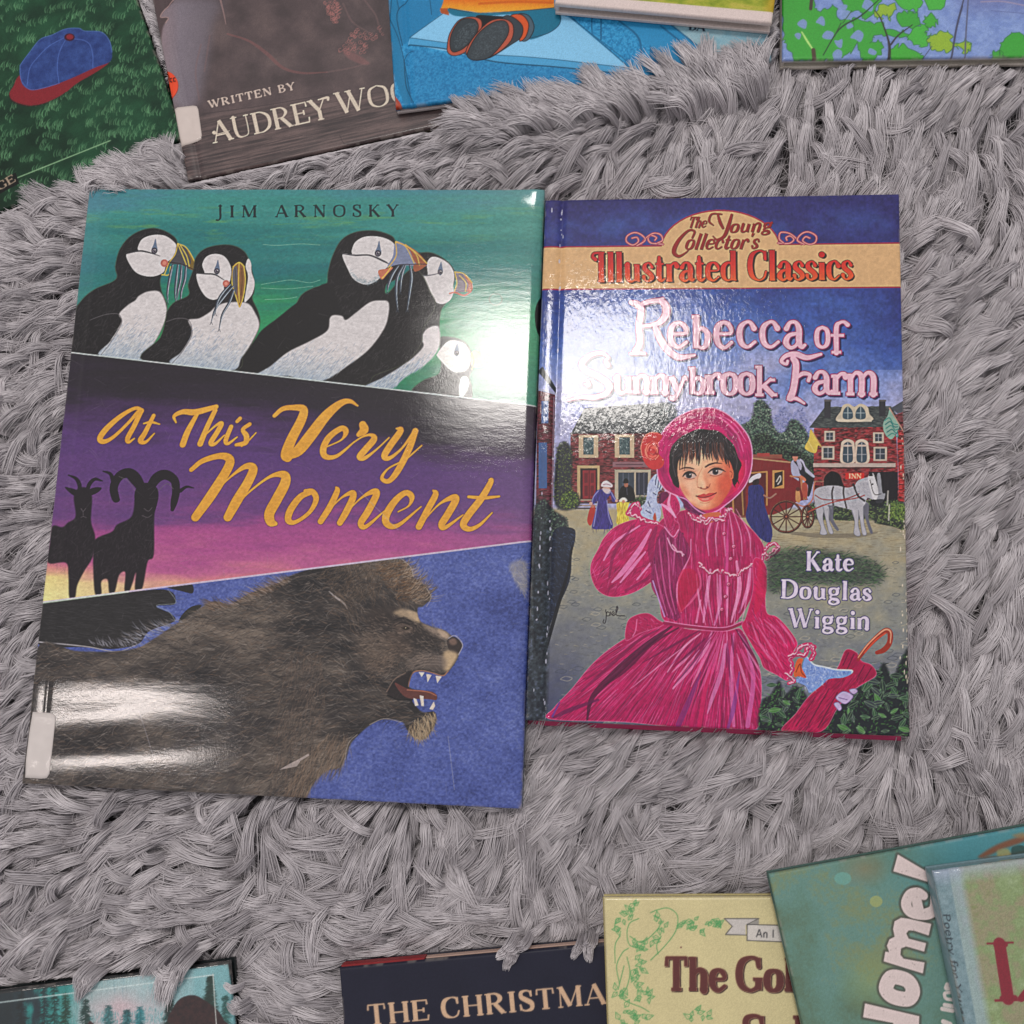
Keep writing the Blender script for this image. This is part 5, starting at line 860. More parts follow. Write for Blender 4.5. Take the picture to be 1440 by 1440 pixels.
# blue: stairs and boots under an orange coat
cv, X, Y, h, w = base('blue', 0); z = Zm(530, 0, 1440 / 370); y = Zm(800, 0, 1440 / 310)
bg = fbm(h, w, 2.5, 2.5, 2); BLU = ramp(bg, [(.2, (28, 112, 164)), (.5, (42, 140, 194)), (.8, (64, 160, 212))]); cv.img[:] = BLU
LB = C(130, 192, 230); INK = C(16, 58, 84)
cv.poly(z('120 0 400 0 340 80 140 250 110 60'), C(36, 122, 172), False); cv.poly(z('40 0 120 0 130 260 190 560 150 580 90 400'), C(36, 120, 166), False)
cv.poly(z('180 205 360 75 640 60 1000 75 1060 100 1380 372 1380 405 640 330 170 240'), LB, False); cv.poly(z('180 205 400 240 640 300 1000 325 1380 372 1380 408 1000 365 640 335 400 270 175 245'), C(74, 156, 204), False)
for s, wd in (('175 245 400 272 640 337 1000 368 1382 408', 2.2), ('180 206 390 236', 1.1), ('640 300 900 318 1380 372', 1.1), ('180 205 360 75', 1.1), ('1060 90 1380 372 1382 408', 1.3), ('140 250 110 80 170 0', 1.4), ('60 80 130 250 190 560', 1.1), ('150 330 170 290 200 280', 1.2), ('150 330 160 470 200 560', 1.4), ('1190 400 1190 560', .9), ('110 0 120 50', 1), ('1175 80 1175 160', 1.2), ('1225 80 1225 215', 1.2), ('80 0 70 120', 1.2), ('290 0 300 80', 1)): cv.stroke(z(s), wd, INK, len(s.split()) > 4, .85)
m = blur1(cv.mask(z('150 260 640 345 1000 375 1380 415 1440 420 1440 640 190 640'), False), 2) * .35; cv.fill(m, C(34, 108, 160))
cv.poly(y('310 125 470 125 670 165 790 260 980 400 1060 560 980 560 780 500 540 310 470 270'), C(44, 138, 190), False); cv.poly(y('530 310 790 505 540 505'), C(36, 110, 158), False); cv.poly(y('670 160 1420 220 1420 560 1060 560 990 420'), C(150, 184, 196), False)
m = blur1(cv.mask(y('670 160 1420 220 1420 560 1060 560 990 420'), False), 1.5) * np.clip(fbm(h, w, 12, 12) * 2 - .6, 0, 1); cv.fill(m * .6, C(112, 166, 188)); m = np.clip((X - 1040) / 50, 0, 1) * cv.mask(y('670 160 1420 220 1420 560 1060 560 990 420'), False); cv.fill(m * .5, C(96, 138, 160))
for s, wd in (('320 130 460 260 465 480', 3), ('600 170 940 440', 3), ('670 165 790 260 980 410', 2.4), ('540 310 790 500', 1.6), ('530 300 530 500', 1.4), ('150 120 150 210', 1.6), ('210 120 210 260', 1.6), ('0 110 400 420 395 490', 1.6)): cv.stroke(y(s), wd, C(22, 84, 124), True, .75)
cv.poly(z('360 20 370 -20 970 -20 970 50 800 60 560 70 400 45 390 80 345 60'), ramp((Y - 0) / 18 + (bg - .5) * .3, [(0, (214, 110, 30)), (.6, (222, 150, 40)), (1, (226, 162, 52))]), False); cv.stroke(z('560 20 760 10 960 15'), 4, C(188, 84, 26), True, .7); cv.poly(z('345 45 390 45 395 85 350 72'), C(166, 78, 36), False)
cv.poly(z('395 45 560 75 800 60 970 45 1005 80 1000 130 940 180 830 215 850 120 760 80 540 90 420 85'), C(24, 108, 138))
cv.stroke(z('395 45 560 72 800 58 970 42'), 1.3, C(20, 50, 66)); cv.stroke(z('1000 70 1000 130 940 180 840 208'), 1.2, INK); cv.poly(z('540 90 620 85 760 100 620 130 560 170'), C(24, 28, 34))
def boot(s, cc): cv.poly(z(s), cc); cv.stroke(z(s), 1.3, C(28, 22, 24), True, 1, True)
boot('770 80 830 85 860 150 830 215 790 220 800 150', C(72, 92, 106)); boot('730 90 790 80 830 130 815 200 780 225 790 160', C(206, 84, 40)); boot('690 95 740 92 795 140 790 200 740 240 600 320 640 200', C(54, 62, 70))
boot('385 250 400 180 450 110 520 92 570 110 570 160 530 220 490 280 430 305 390 290', C(180, 86, 66)); boot('400 250 410 180 460 110 530 105 555 140 540 190 480 260 420 285', C(52, 60, 66)); boot('490 270 540 190 620 115 700 105 745 140 735 220 660 290 560 330 500 310', C(180, 86, 66)); boot('497 285 550 190 630 125 700 115 722 160 700 220 620 310 540 330 500 315', C(58, 66, 72))
for s in ('420 250 440 170 520 120 545 150 470 255', '515 290 570 190 660 125 710 160 640 270 540 320'): q = cv.inside(z(s), 260); cv.hairs(q, .4, 1.6, C(112, 128, 136), .6)
write(cv, text_strokes('BA', (968, 42), (991, 44), 11, 3.2, 1.2, .8), C(26, 40, 60)); cv.poly(np.array([(541, 115), (548, 105), (553, 130), (565, 150), (557, 164), (549, 150)]), C(166, 60, 36)); cv.stroke(np.array([(546, 108), (550, 125), (553, 140)]), 2, C(206, 160, 60), True); cv.grain(.06)
# yellow-green picture in a pale board
cv, X, Y, h, w = base('yellow', 0); y = Zm(800, 0, 1440 / 310); n1 = fbm(h, w, 8, 16); cv.img[:] = C(212, 196, 192)
edge_ = np.interp(X, [780, 1088], [-9, 17.5]); m = np.clip(edge_ - Y, 0, 1); cv.fill(m, ramp(n1, [(.2, (120, 140, 40)), (.5, (158, 164, 58)), (.8, (184, 172, 80))]))
q = np.c_[rng.uniform(780, 1090, 400), rng.uniform(-45, 18, 400)]; q = q[q[:, 1] < np.interp(q[:, 0], [780, 1088], [-12, 15])]; cv.hairs(q, .3, 8, C(112, 130, 36), .4); m = np.clip((X - 1070) / 18, 0, 1) * m; cv.fill(m * .6, C(178, 128, 20)); cv.grain(.05)
# green leaves over water
cv, X, Y, h, w = base('tree', 0); z = Zm(1080, 0, 4); n1 = fbm(h, w, 6, 8); cv.img[:] = ramp(n1, [(.2, (108, 132, 192)), (.8, (136, 160, 212))])
m = np.clip((30 - Y) / 40, 0, 1) * np.clip((X - 1330) / 40, 0, 1); cv.fill(m * .6, C(86, 84, 134)); cv.stroke(z('1200 10 1320 8 1440 30'), 2.4, C(170, 150, 170), True, .6); cv.stroke(z('1260 60 1440 75'), 1.4, C(70, 80, 130), True, .5)
GR = [C(54, 158, 50), C(66, 172, 58), C(60, 164, 48)]
def blob(s, colr, k=1.0):
    p = crom(z(s), 5, True); p = p + rng.normal(0, 1.5 * k, p.shape); cv.poly(p, colr); cv.stroke(p, 1.1, C(30, 94, 40), True, .8, True)
for s in ('80 -40 250 -60 260 30 300 60 380 30 400 110 450 100 520 180 470 290 400 330 300 330 160 330 110 250 90 200', '430 -40 620 -40 600 60 540 110 520 60 440 60', '700 -40 980 -40 980 40 900 50 870 -10 840 60 760 40', '470 110 560 120 640 130 660 190 600 200 580 240 640 230 620 320 530 330 500 220', '720 90 780 70 840 80 840 150 760 150', '660 170 760 180 800 200 760 210 680 200', '790 210 850 140 900 160 880 190 910 200 880 260 820 250', '880 110 920 85 955 120 930 150 890 150', '690 270 760 260 850 300 860 330 700 330', '1310 240 1380 190 1440 200 1440 330 1320 310', '1260 300 1300 290 1330 325 1270 330'): blob(s, GR[rng.integers(0, 3)])
for s in ('600 80 640 30 720 35 690 110 660 90 630 100', '900 230 940 190 1020 185 1040 240 1120 220 1140 260 1110 290 1050 260 1000 300 920 270'): blob(s, C(140, 176, 44), 1.4)
for p in z('195 130 170 200 335 200 400 240 500 200 460 150 440 80 390 305 580 290 640 340 420 40 300 120 560 30'): cv.poly(p + np.array([(-5, 0), (-1, -5), (5, -2), (3, 5), (-3, 4)]) * rng.uniform(.7, 1.6) + rng.normal(0, 1.2, (5, 2)), C(120, 146, 192))
for s, wd, cc in (('310 310 380 190 430 140 520 90 620 0', [1.5, 2, 2.4, 2.4, 1.4], (22, 52, 30)), ('410 130 370 210', 1.5, (40, 70, 40)), ('680 330 682 260 665 190 630 100 600 60', [4.5, 4, 2.4, 1.8, 1.2], (40, 34, 34)), ('690 250 730 200 810 140', [3, 2.2, 1.4], (40, 34, 34)), ('1030 330 1060 150 1100 0', [2.6, 3, 3], (56, 58, 84)), ('1110 330 1115 200 1128 0', [2.6, 2.4, 2], (80, 84, 110)), ('245 -10 240 50', 5, (60, 40, 40)), ('190 180 220 230 260 290', [2, 3, 2], (186, 226, 130)), ('255 280 260 330', 6, (70, 44, 34)), ('870 330 920 260', 1.2, (60, 66, 90)), ('420 130 470 60', 1.2, (40, 70, 40))): cv.stroke(z(s), wd, C(*cc), True, .95)
cv.grain(.06)
# teal woods
cv, X, Y, h, w = base('teal', 0); z = Zm(0, 1330, 1440 / 340); n1 = fbm(h, w, 30, 10); n2 = fbm(h, w, 4, 4)
cv.img[:] = ramp((X - 0) / 340 + (n1 - .5) * .25, [(0, (20, 34, 40)), (.13, (26, 48, 56)), (.19, (34, 128, 124)), (.29, (66, 150, 148)), (.36, (146, 178, 180)), (.6, (164, 188, 192)), (.8, (130, 178, 184)), (1, (112, 166, 172))])
m = np.clip((Y - 1385 - 14 * (n1 - .5)) / 30, 0, 1) * np.clip(1 - abs(X - 170) / 90, 0, 1); cv.fill(m, C(196, 176, 182))
q = np.c_[rng.uniform(100, 250, 120), rng.uniform(1350, 1390, 120)]; cv.hairs(q, 1.57, rng.uniform(6, 24, 120), np.where(rng.random((120, 1)) < .6, C(100, 140, 156), C(196, 206, 206)), .4)
def pine(x, y0, y1, colr, sp=1.):
    cv.stroke(np.array([(x, y0), (x, y1)]), 1.2, colr, False)
    n = int(60 * sp); n = int(n * 2.2); yy = rng.uniform(y0, y1, n); sd = np.where(rng.random(n) < .5, -1, 1); cv.hairs(np.c_[np.full(n, x), yy], np.where(sd > 0, .35, 2.8) + rng.normal(0, .3, n), rng.uniform(4, 6 + 12 * (yy - y0) / (y1 - y0 + 1)), np.array(colr) * rng.uniform(.5, 1.1, (n, 1)), 1.3, rng.normal(0, .4, n))
for a in ((30, 1390, 1450, C(12, 28, 32)), (62, 1385, 1450, C(16, 40, 46)), (76, 1378, 1450, C(10, 60, 56)), (92, 1396, 1450, C(20, 70, 54)), (152, 1414, 1450, C(60, 120, 124)), (196, 1416, 1450, C(40, 130, 140)), (238, 1398, 1450, C(16, 40, 36), 1.6), (262, 1410, 1450, C(14, 36, 34), 1.4), (120, 1405, 1450, C(20, 60, 56), 1.2), (178, 1420, 1450, C(30, 90, 96)), (295, 1372, 1425, C(28, 60, 52), 2.6), (316, 1400, 1450, C(40, 96, 90))): pine(*a)
q = cv.inside(z('560 466 600 400 760 410 900 380 1000 460'), 200); cv.hairs(q, -1.5, 5, C(60, 150, 156), .5)
cv.poly(z('1015 466 1030 370 1080 310 1160 295 1240 340 1300 390 1330 440 1340 480'), ramp(n2, [(.2, (34, 18, 22)), (.8, (58, 32, 32))])); cv.poly(z('520 466 535 445 560 466'), C(60, 30, 34), False)
cv.stroke(np.array([(-10, 1411), (300, 1371)]), 1.5, C(206, 222, 222), False, .9); cv.stroke(np.array([(299, 1370), (304, 1445)]), 1.4, C(206, 210, 206), False, .9); cv.grain(.1)
for e_ in (np.array([(-40, 1399.5), (326, 1352.2)]), np.array([(322, 1350), (336, 1445)])): cv.stroke(e_, 6, C(18, 22, 24), False)
# navy: christmas title
cv, X, Y, h, w = base('navy', 0); z = Zm(460, 1240, 3.6); cv.img[:] = C(36, 37, 52) * (.94 + .12 * fbm(h, w, 40, 40))[..., None]
write(cv, text_strokes('THE CHRISTMAS', z('205 727')[0], z('1500 608')[0], 29, 6.4, 1.9, .9, 0, .03), C(206, 172, 142)); cv.grain(.05)
# cream: vine border and title
cv, X, Y, h, w = base('cream', 0); z = Zm(840, 1150, 2.4); cv.img[:] = C(206, 194, 146) * (.97 + .06 * fbm(h, w, 30, 30))[..., None]
GN = C(70, 148, 84)
for s in ('180 480 230 430 265 380 270 330 240 305 205 310 180 320', '60 490 60 430 75 400', '75 560 65 500 85 455 105 440', '100 470 110 520 100 570 80 600', '75 600 100 620 150 640 175 655', '110 400 150 420 200 380 215 345 190 330', '140 340 110 355 100 390 110 430 150 440', '90 500 80 540 70 580', '215 400 200 430 205 460'): cv.stroke(z(s), 1.1, GN, True, .95)
def leaf(cx, cy, a, L):
    c0 = z(f'{cx} {cy}')[0]; d = np.array([np.cos(a), np.sin(a)]); n = np.array([-d[1], d[0]])
    cv.stroke(np.array([c0, c0 + d * L * .35 + n * L * .3, c0 + d * L, c0 + d * L * .35 - n * L * .3]), .9, GN, False, .9, True); cv.stroke(np.array([c0, c0 + d * L * .8]), .8, GN, False, .6)
for cx, cy in ((110, 310), (130, 300), (80, 345), (75, 380), (100, 330), (160, 425), (185, 410), (205, 350), (215, 365), (120, 430), (145, 440), (290, 360), (310, 370), (330, 350), (350, 372), (375, 355), (395, 365), (405, 350), (145, 490), (155, 505), (130, 520), (125, 545), (135, 560), (70, 590), (80, 575), (165, 600), (150, 610), (175, 610), (90, 650), (120, 660), (80, 680), (150, 670), (110, 690), (340, 660), (360, 670), (320, 680)):
    for _ in range(3): leaf(cx + rng.normal(0, 6), cy + rng.normal(0, 6), rng.uniform(0, 6.28), rng.uniform(7, 13))
cv.poly(z('428 340 545 340 500 362 500 398 432 394 455 366'), C(196, 190, 186), False); cv.stroke(z('428 340 545 340 505 360 505 396 432 394 455 366'), 1.1, C(60, 60, 60), False, 1, True); cv.poly(z('505 360 545 342 545 360'), C(150, 146, 140), False); cv.poly(z('505 360 760 366 760 424 505 414'), C(206, 200, 194), False); cv.stroke(z('505 360 760 366 760 424 505 414'), 1.1, C(50, 50, 50), False, 1, True)
write(cv, text_strokes('An I', z('534 403')[0], z('598 405')[0], 11.5, 1.6, 1.5, 0), C(50, 50, 54))
MB, MD = C(92, 40, 38), C(48, 24, 26)
for tx, a, b, cp in (('The', '226 584', '436 584', 48), ('Golden', '466 584', '880 588', 48), ('Sol', '482 790', '700 792', 52)):
    Ls = text_strokes(tx, z(a)[0], z(b)[0], cp, 9.5, 4.6, 1.0)
    write(cv, Ls, MD, 1.2, (1.6, 1.0)); write(cv, Ls, C(190, 160, 120), .8); write(cv, Ls, MB)
cv.dot(*z('282 437')[0], 1.2, C(90, 30, 40)); cv.grain(.05)
# home: white sans letters up the page
cv, X, Y, h, w = base('home', 0); z = Zm(840, 1150, 2.4); n1 = fbm(h, w, 60, 70); n2 = fbm(h, w, 3, 3)
cv.img[:] = ramp(n1 + (n2 - .5) * .25, [(.2, (96, 120, 102)), (.45, (100, 134, 122)), (.6, (104, 140, 132)), (.8, (122, 138, 108))])
m = np.clip((X - 1230) / 120, 0, 1) * np.clip((1290 - Y) / 60, 0, 1); cv.fill(m * .7, C(70, 142, 160)); m = np.clip(1 - np.hypot(X - 1215, (Y - 1222) * 1.4) / 40, 0, 1); cv.fill(m * .6, C(140, 122, 92)); m = np.clip(1 - np.hypot(X - 1222, Y - 1380) / 50, 0, 1); cv.fill(m * .6, C(140, 152, 100))
cv.dot(*z('828 205')[0], 12, C(112, 170, 160), .6, 9); cv.dot(*z('940 282')[0], 9, C(156, 166, 110), .8, 8)
for s, cc in (('1285 132 1350 90 1440 60 1440 80 1370 105 1320 128', (138, 78, 54)), ('1290 134 1350 128 1440 112 1440 124 1360 142', (124, 78, 58)), ('1350 112 1385 104 1395 128 1360 140', (166, 158, 104)), ('1400 60 1440 50 1440 70', (150, 124, 90))): cv.poly(z(s), C(*cc), True, .8, 1.2)
cv.poly(z('1400 100 1440 95 1440 135 1405 135'), C(60, 84, 80), True, .8)
v = Zm(1180, 1180, 1440 / 260)
HP = [('455 120 420 250 695 335 700 265', False), ('345 950 358 875 388 880 370 830 390 780 430 760 418 700 430 640 480 612 540 620 715 660 695 750 580 712 540 710 520 735 540 775 675 810 660 875 520 835 480 850 475 900 500 930 663 960 650 1045', False), ('200 1278 185 1385 420 1430 400 1560 610 1620 622 1378', False)]
def homeletters(colr, gr=0., al=1.):
    for s, sm in HP:
        cv.poly(v(s), colr, sm, al)
        if gr: cv.stroke(v(s), gr * 2, colr, False, al, True)
    cv.stroke(v('363 1160 400 1080 470 1078 540 1110 572 1180 540 1240 470 1240 400 1215'), 18 + gr * 2, colr, True, al, True)
    cv.stroke(v('590 420 618 560'), 13 + gr * 2, colr, False, al); cv.stroke(v('655 440 610 415 550 430 520 500 545 560 610 585 690 580 740 540 745 450'), np.array([11, 12, 12, 13, 13, 13, 14, 13, 12]) + gr * 2, colr, True, al)
for g_ in (3.5, 2.5, 1.5): homeletters(C(84, 82, 76), g_, .4)
homeletters(C(214, 198, 196))
q = cv.inside(v('430 120 760 260 700 1050 560 1290 190 1400 330 900'), 40); cv.hairs(q, .3, 2, C(90, 80, 80), .5)
for s, wd in (('840 1130 830 1160 860 1160', 5), ('870 1190 820 1200 830 1240 880 1250', 4), ('820 1290 885 1300', 5), ('800 1320 880 1335', 5), ('810 1420 860 1440', 6)): cv.stroke(v(s), wd, C(206, 198, 194))
cv.crisp(.3, 2); cv.grain(.04)
# poetry: big red letter
cv, X, Y, h, w = base('poet', 0); z = Zm(840, 1150, 2.4); n1 = fbm(h, w, 26, 20); n2 = fbm(h, w, 5, 7)
cv.img[:] = ramp(n1 * .7 + n2 * .3, [(.25, (150, 168, 128)), (.45, (128, 148, 100)), (.62, (146, 140, 112)), (.8, (120, 134, 84))])
d = X - np.interp(Y, [1225, 1440], [1313, 1352]); m = np.clip((44 - d) / 10, 0, 1); cv.fill(m * .75, C(150, 172, 186)); m = np.clip((22 - d) / 2, 0, 1); cv.fill(m, ramp(n2, [(.2, (104, 132, 140)), (.8, (132, 156, 164))])); m = np.clip((1250 - Y + (X - 1313) * -.14) / 20, 0, 1); cv.fill(m * .6, C(164, 172, 196))
for s, wd, cu in (('1316 424 1402 420', [2.5, 2.5], False), ('1345 428 1376 426', [7, 7], False), ('1357 424 1386 612', [15, 15], False), ('1344 618 1500 614', [3, 3], False), ('1366 610 1410 608', [6, 6], False), ('1430 612 1460 560', [8, 3], False)): cv.stroke(z(s), np.array(wd, float), C(128, 22, 42), cu)
write(cv, text_strokes('Poetry for Young', (1326, 1284), (1351, 1440), 9, 1.9, 1.0, .5, .2), C(40, 52, 60)); cv.grain(.08)
# ---------------------------------------------------------------- meshes and materials
def mesh_obj(name, V, F, mat, parent=None, colors=None, smooth=True):
    me = bpy.data.meshes.new(name)
    V = np.asarray(V, np.float32)
    if isinstance(F, np.ndarray):
        me.vertices.add(len(V)); me.vertices.foreach_set('co', V.ravel())
        n = F.shape[1]; me.loops.add(F.size); me.loops.foreach_set('vertex_index', F.astype(np.int32).ravel())
        me.polygons.add(len(F)); me.polygons.foreach_set('loop_start', np.arange(0, F.size, n, dtype=np.int32))
        me.update(calc_edges=True)
    else: me.from_pydata([tuple(map(float, v)) for v in V], [], F)
    if colors is not None:
        a = me.attributes.new('print', 'FLOAT_COLOR', 'POINT'); a.data.foreach_set('color', np.asarray(colors, np.float32).ravel())
    if smooth: me.polygons.foreach_set('use_smooth', np.ones(len(me.polygons), bool))
    me.materials.append(mat); me.update()
    o = bpy.data.objects.new(name, me); col.objects.link(o)
    if parent: o.parent = parent
    return o
def lin(c):
    c = np.clip(c, 0, 1); return np.where(c <= .04045, c / 12.92, ((c + .055) / 1.055) ** 2.4)
def new_mat(name):
    m = bpy.data.materials.new(name); m.use_nodes = True; nt = m.node_tree
    return m, nt, nt.nodes['Principled BSDF']
def nd(nt, kind, **kw):
    n = nt.nodes.new(kind)
    for k, v in kw.items():
        if k in n.inputs: n.inputs[k].default_value = v
        else: setattr(n, k, v)
    return n
def print_mat(name, rough=.4, coat=.8, coat_rough=.1, scale=(900, 900, 900), bump=.15, scale2=(60, 60, 60), bump2=.1, spec=.3, dist=.0006, thr=None):
    """printed paper under laminate: the ink comes from the mesh, the crinkles are a bump"""
    m, nt, b = new_mat(name); L = nt.links.new
    at = nd(nt, 'ShaderNodeAttribute', attribute_name='print'); L(at.outputs['Color'], b.inputs['Base Color'])
    b.inputs['Roughness'].default_value = rough; b.inputs['Specular IOR Level'].default_value = spec
    b.inputs['Coat Weight'].default_value = coat; b.inputs['Coat Roughness'].default_value = coat_rough
    tc = nd(nt, 'ShaderNodeTexCoord')
    def noise(sc, det):
        mp = nd(nt, 'ShaderNodeMapping'); mp.inputs['Scale'].default_value = sc; L(tc.outputs['Object'], mp.inputs['Vector'])
        n = nd(nt, 'ShaderNodeTexNoise'); n.inputs['Scale'].default_value = 1; n.inputs['Detail'].default_value = det; n.inputs['Roughness'].default_value = .6; L(mp.outputs[0], n.inputs['Vector']); return n
    n1, n2 = noise(scale, 3), noise(scale2, 2)
    b1 = nd(nt, 'ShaderNodeBump'); b1.inputs['Strength'].default_value = bump; b1.inputs['Distance'].default_value = dist; L(n1.outputs['Fac'], b1.inputs['Height'])
    b2 = nd(nt, 'ShaderNodeBump'); b2.inputs['Strength'].default_value = bump2; b2.inputs['Distance'].default_value = .004; L(n2.outputs['Fac'], b2.inputs['Height']); L(b1.outputs[0], b2.inputs['Normal'])
    L(b2.outputs[0], b.inputs['Normal']); L(b2.outputs[0], b.inputs['Coat Normal'])
    n3 = noise((28, 34, 28), 4); mr = nd(nt, 'ShaderNodeMapRange'); mr.inputs['From Min'].default_value = .35; mr.inputs['From Max'].default_value = .7   # handling: patches rubbed dull
    mr.inputs['To Min'].default_value = coat_rough * .7; mr.inputs['To Max'].default_value = coat_rough * 1.7; L(n3.outputs['Fac'], mr.inputs['Value']); L(mr.outputs[0], b.inputs['Coat Roughness'])
    return m
def plain_mat(name, c, rough=.5, noise_amt=.12, scale=400, coat=0., stretch=(1, 1, 1)):
    m, nt, b = new_mat(name); L = nt.links.new
    tc = nd(nt, 'ShaderNodeTexCoord'); mp = nd(nt, 'ShaderNodeMapping'); mp.inputs['Scale'].default_value = stretch; L(tc.outputs['Object'], mp.inputs['Vector'])
    n = nd(nt, 'ShaderNodeTexNoise'); n.inputs['Scale'].default_value = scale; n.inputs['Detail'].default_value = 3; L(mp.outputs[0], n.inputs['Vector'])
    r = nd(nt, 'ShaderNodeValToRGB'); c = lin(np.array(c) / 255)
    r.color_ramp.elements[0].position = .3; r.color_ramp.elements[1].position = .7
    r.color_ramp.elements[0].color = (*(c * (1 - noise_amt)), 1); r.color_ramp.elements[1].color = (*np.minimum(c * (1 + noise_amt), 1), 1)
    L(n.outputs['Fac'], r.inputs[0]); L(r.outputs[0], b.inputs['Base Color']); b.inputs['Roughness'].default_value = rough; b.inputs['Coat Weight'].default_value = coat; b.inputs['Specular IOR Level'].default_value = .3
    return m
def tag(o, label=None, cat=None, group=None, kind=None):
    for k, v in (('label', label), ('category', cat), ('group', group), ('kind', kind)):
        if v: o[k] = v
def gridF(nu, nv):
    i = np.arange(nu * nv).reshape(nv, nu)
    return np.stack([i[1:, :-1], i[1:, 1:], i[:-1, 1:], i[:-1, :-1]], -1).reshape(-1, 4)
def axis(L, a, b, n):
    """fine between a and b (where the picture shows), coarse outside, tight at the rounded rims"""
    x = np.linspace(a, b, n)
    if a > 1e-6: x = np.r_[0, np.array([.0004, .0008, .0013]), np.linspace(.003, a, max(int(a / .008), 2), endpoint=False)[0:], x]
    if b < L - 1e-6: x = np.r_[x, np.linspace(b, L - .003, max(int((L - b) / .008), 2))[1:], L - .0013, L - .0008, L - .0004, L]
    x = np.unique(np.clip(x, 0, L)); return x
MATS = {}
FOOT = []
def box_part(name, cov, u0, u1, v0, v1, z0, z1, mat, root, org, r=.0004, nseg=10):
    """plain slab in the book's frame with a small bevel"""
    def ring(i, z):
        p = [(u0 + i, v0 + i), (u1 - i, v0 + i), (u1 - i, v1 - i), (u0 + i, v1 - i)]
        return np.c_[cov.world(p), np.full(4, z)]
    R = [ring(r, z0), ring(0, z0 + r), ring(0, z1 - r), ring(r, z1)]
    V = np.vstack(R) - org; F = [[3, 2, 1, 0], [12, 13, 14, 15]]
    for k in range(3):
        for j in range(4): F.append([k * 4 + j, k * 4 + (j + 1) % 4, k * 4 + 4 + (j + 1) % 4, k * 4 + 4 + j])
    o = mesh_obj(name, V, [list(reversed(f)) for f in F], mat, root, smooth=False); return o
def build_book(key, name, label, thick, art_mat, edge=None, spine_c=(60, 60, 60), page_c=(196, 184, 160), back_c=None, board=.0022, inset=.0032, warp=None, groove=.008, groove_d=.0005, group='books on the rug', spine=True, round_r=.0012, spine_bulge=.0015, back_shift=0.):
    cov = COV[key]; cv = cov.cv; z1 = cov.z; z0 = z1 - thick
    org = np.array([*cov.world([(0, 0)])[0], z0])
    root = bpy.data.objects.new(name, None); col.objects.link(root); root.location = org; root.empty_display_size = .02
    tag(root, label, 'book', group)
    us, vs_ = axis(cov.W, cov.u0, cov.u1, cv.w), axis(cov.H, cov.v0, cov.v1, cv.h)
    nu, nv = len(us), len(vs_); U, Vv = np.meshgrid(us, vs_)
    def height(u, v):
        d = np.minimum(np.minimum(u, cov.W - u), np.minimum(v, cov.H - v))
        t_ = np.clip(1 - d / round_r, 0, 1); z = -round_r * .7 * (1 - np.sqrt(np.maximum(1 - t_ ** 2, 0)))
        if groove: z = z - groove_d * np.exp(-((u - groove) / .0013) ** 2) + groove_d * .35 * np.exp(-((u - groove * .45) / .0022) ** 2)
        if warp is not None: z = z + warp(u, v)
        return z1 + z
    xi = np.clip(((U - cov.u0) * cov.k).round().astype(int), 0, cv.w - 1); yi = np.clip(((Vv - cov.v0) * cov.k).round().astype(int), 0, cv.h - 1)
    colr = lin(cv.img[yi, xi]).reshape(-1, 3)
    # the rest of the cover, which the photograph does not show: carry the cover's own plain ground colour on
    mean = np.median(colr, 0); far = np.hypot(np.maximum(np.maximum(cov.u0 - U, U - cov.u1), 0), np.maximum(np.maximum(cov.v0 - Vv, Vv - cov.v1), 0)).reshape(-1, 1)
    blend_ = np.clip(far / .010, 0, 1); colr = colr * (1 - blend_) + mean * blend_
    dE = np.minimum(np.minimum(U, cov.W - U), np.minimum(Vv, cov.H - Vv)); dC = np.hypot(np.minimum(U, cov.W - U), np.minimum(Vv, cov.H - Vv))
    wn = fbm(nv, nu, 14, 14, 3)          # rubbed rims and bumped corners
    wear = np.clip((wn - .52) * 8, 0, 1) * np.clip(1 - dE / .0009, 0, 1) * .28 + np.clip((wn - .42) * 6, 0, 1) * np.clip(1 - dC / .0035, 0, 1) * .4
    wear = np.clip(wear, 0, .8).reshape(-1, 1); colr = colr * (1 - wear) + lin(np.array([188, 178, 170]) / 255) * wear
    top = np.c_[cov.world(np.c_[U.ravel(), Vv.ravel()]), height(U, Vv).ravel()]
    i = np.arange(nu * nv).reshape(nv, nu); rim = np.r_[i[0, :-1], i[:-1, -1], i[-1, :0:-1], i[:0:-1, 0]]
    low = top[rim].copy(); low[:, 2] -= board - .0004
    low2 = low.copy(); cxy = cov.world([(cov.W / 2, cov.H / 2)])[0]; low2[:, :2] += (cxy - low2[:, :2]) * .004; low2[:, 2] -= .0003
    n0 = len(top); m = len(rim); j = np.arange(m); k = (j + 1) % m
    ec = lin(np.array(edge) / 255)[None].repeat(m, 0) if edge is not None else colr[rim] * .9
    Fq = np.vstack([gridF(nu, nv), np.c_[rim[j], rim[k], n0 + k, n0 + j], np.c_[n0 + j, n0 + k, n0 + m + k, n0 + m + j]])
    V = np.vstack([top, low, low2]) - org; cc = np.vstack([colr, ec, ec]); cc = np.c_[cc, np.ones(len(cc))]
    mesh_obj('front_cover', V, Fq, art_mat, root, cc)
    pm = MATS.setdefault(('page', page_c), plain_mat('page_edges', page_c, .8, .3, 90, 0, (1, 1, 60)))
    sm = MATS.setdefault(('cloth', spine_c), plain_mat('book_cloth', spine_c, .4, .1, 900, .4))
    bm_ = MATS.setdefault(('cloth', back_c or spine_c), plain_mat('book_cloth', back_c or spine_c, .4, .1, 900, .4))
    W, H = cov.W, cov.H
    box_part('page_block', cov, .0025, W - inset, inset, H - inset, z0 + board + .00005, z1 - board - .0003, pm, root, org)
    box_part('back_cover', cov, .0, W, back_shift, H + back_shift, z0, z0 + board, bm_, root, org)
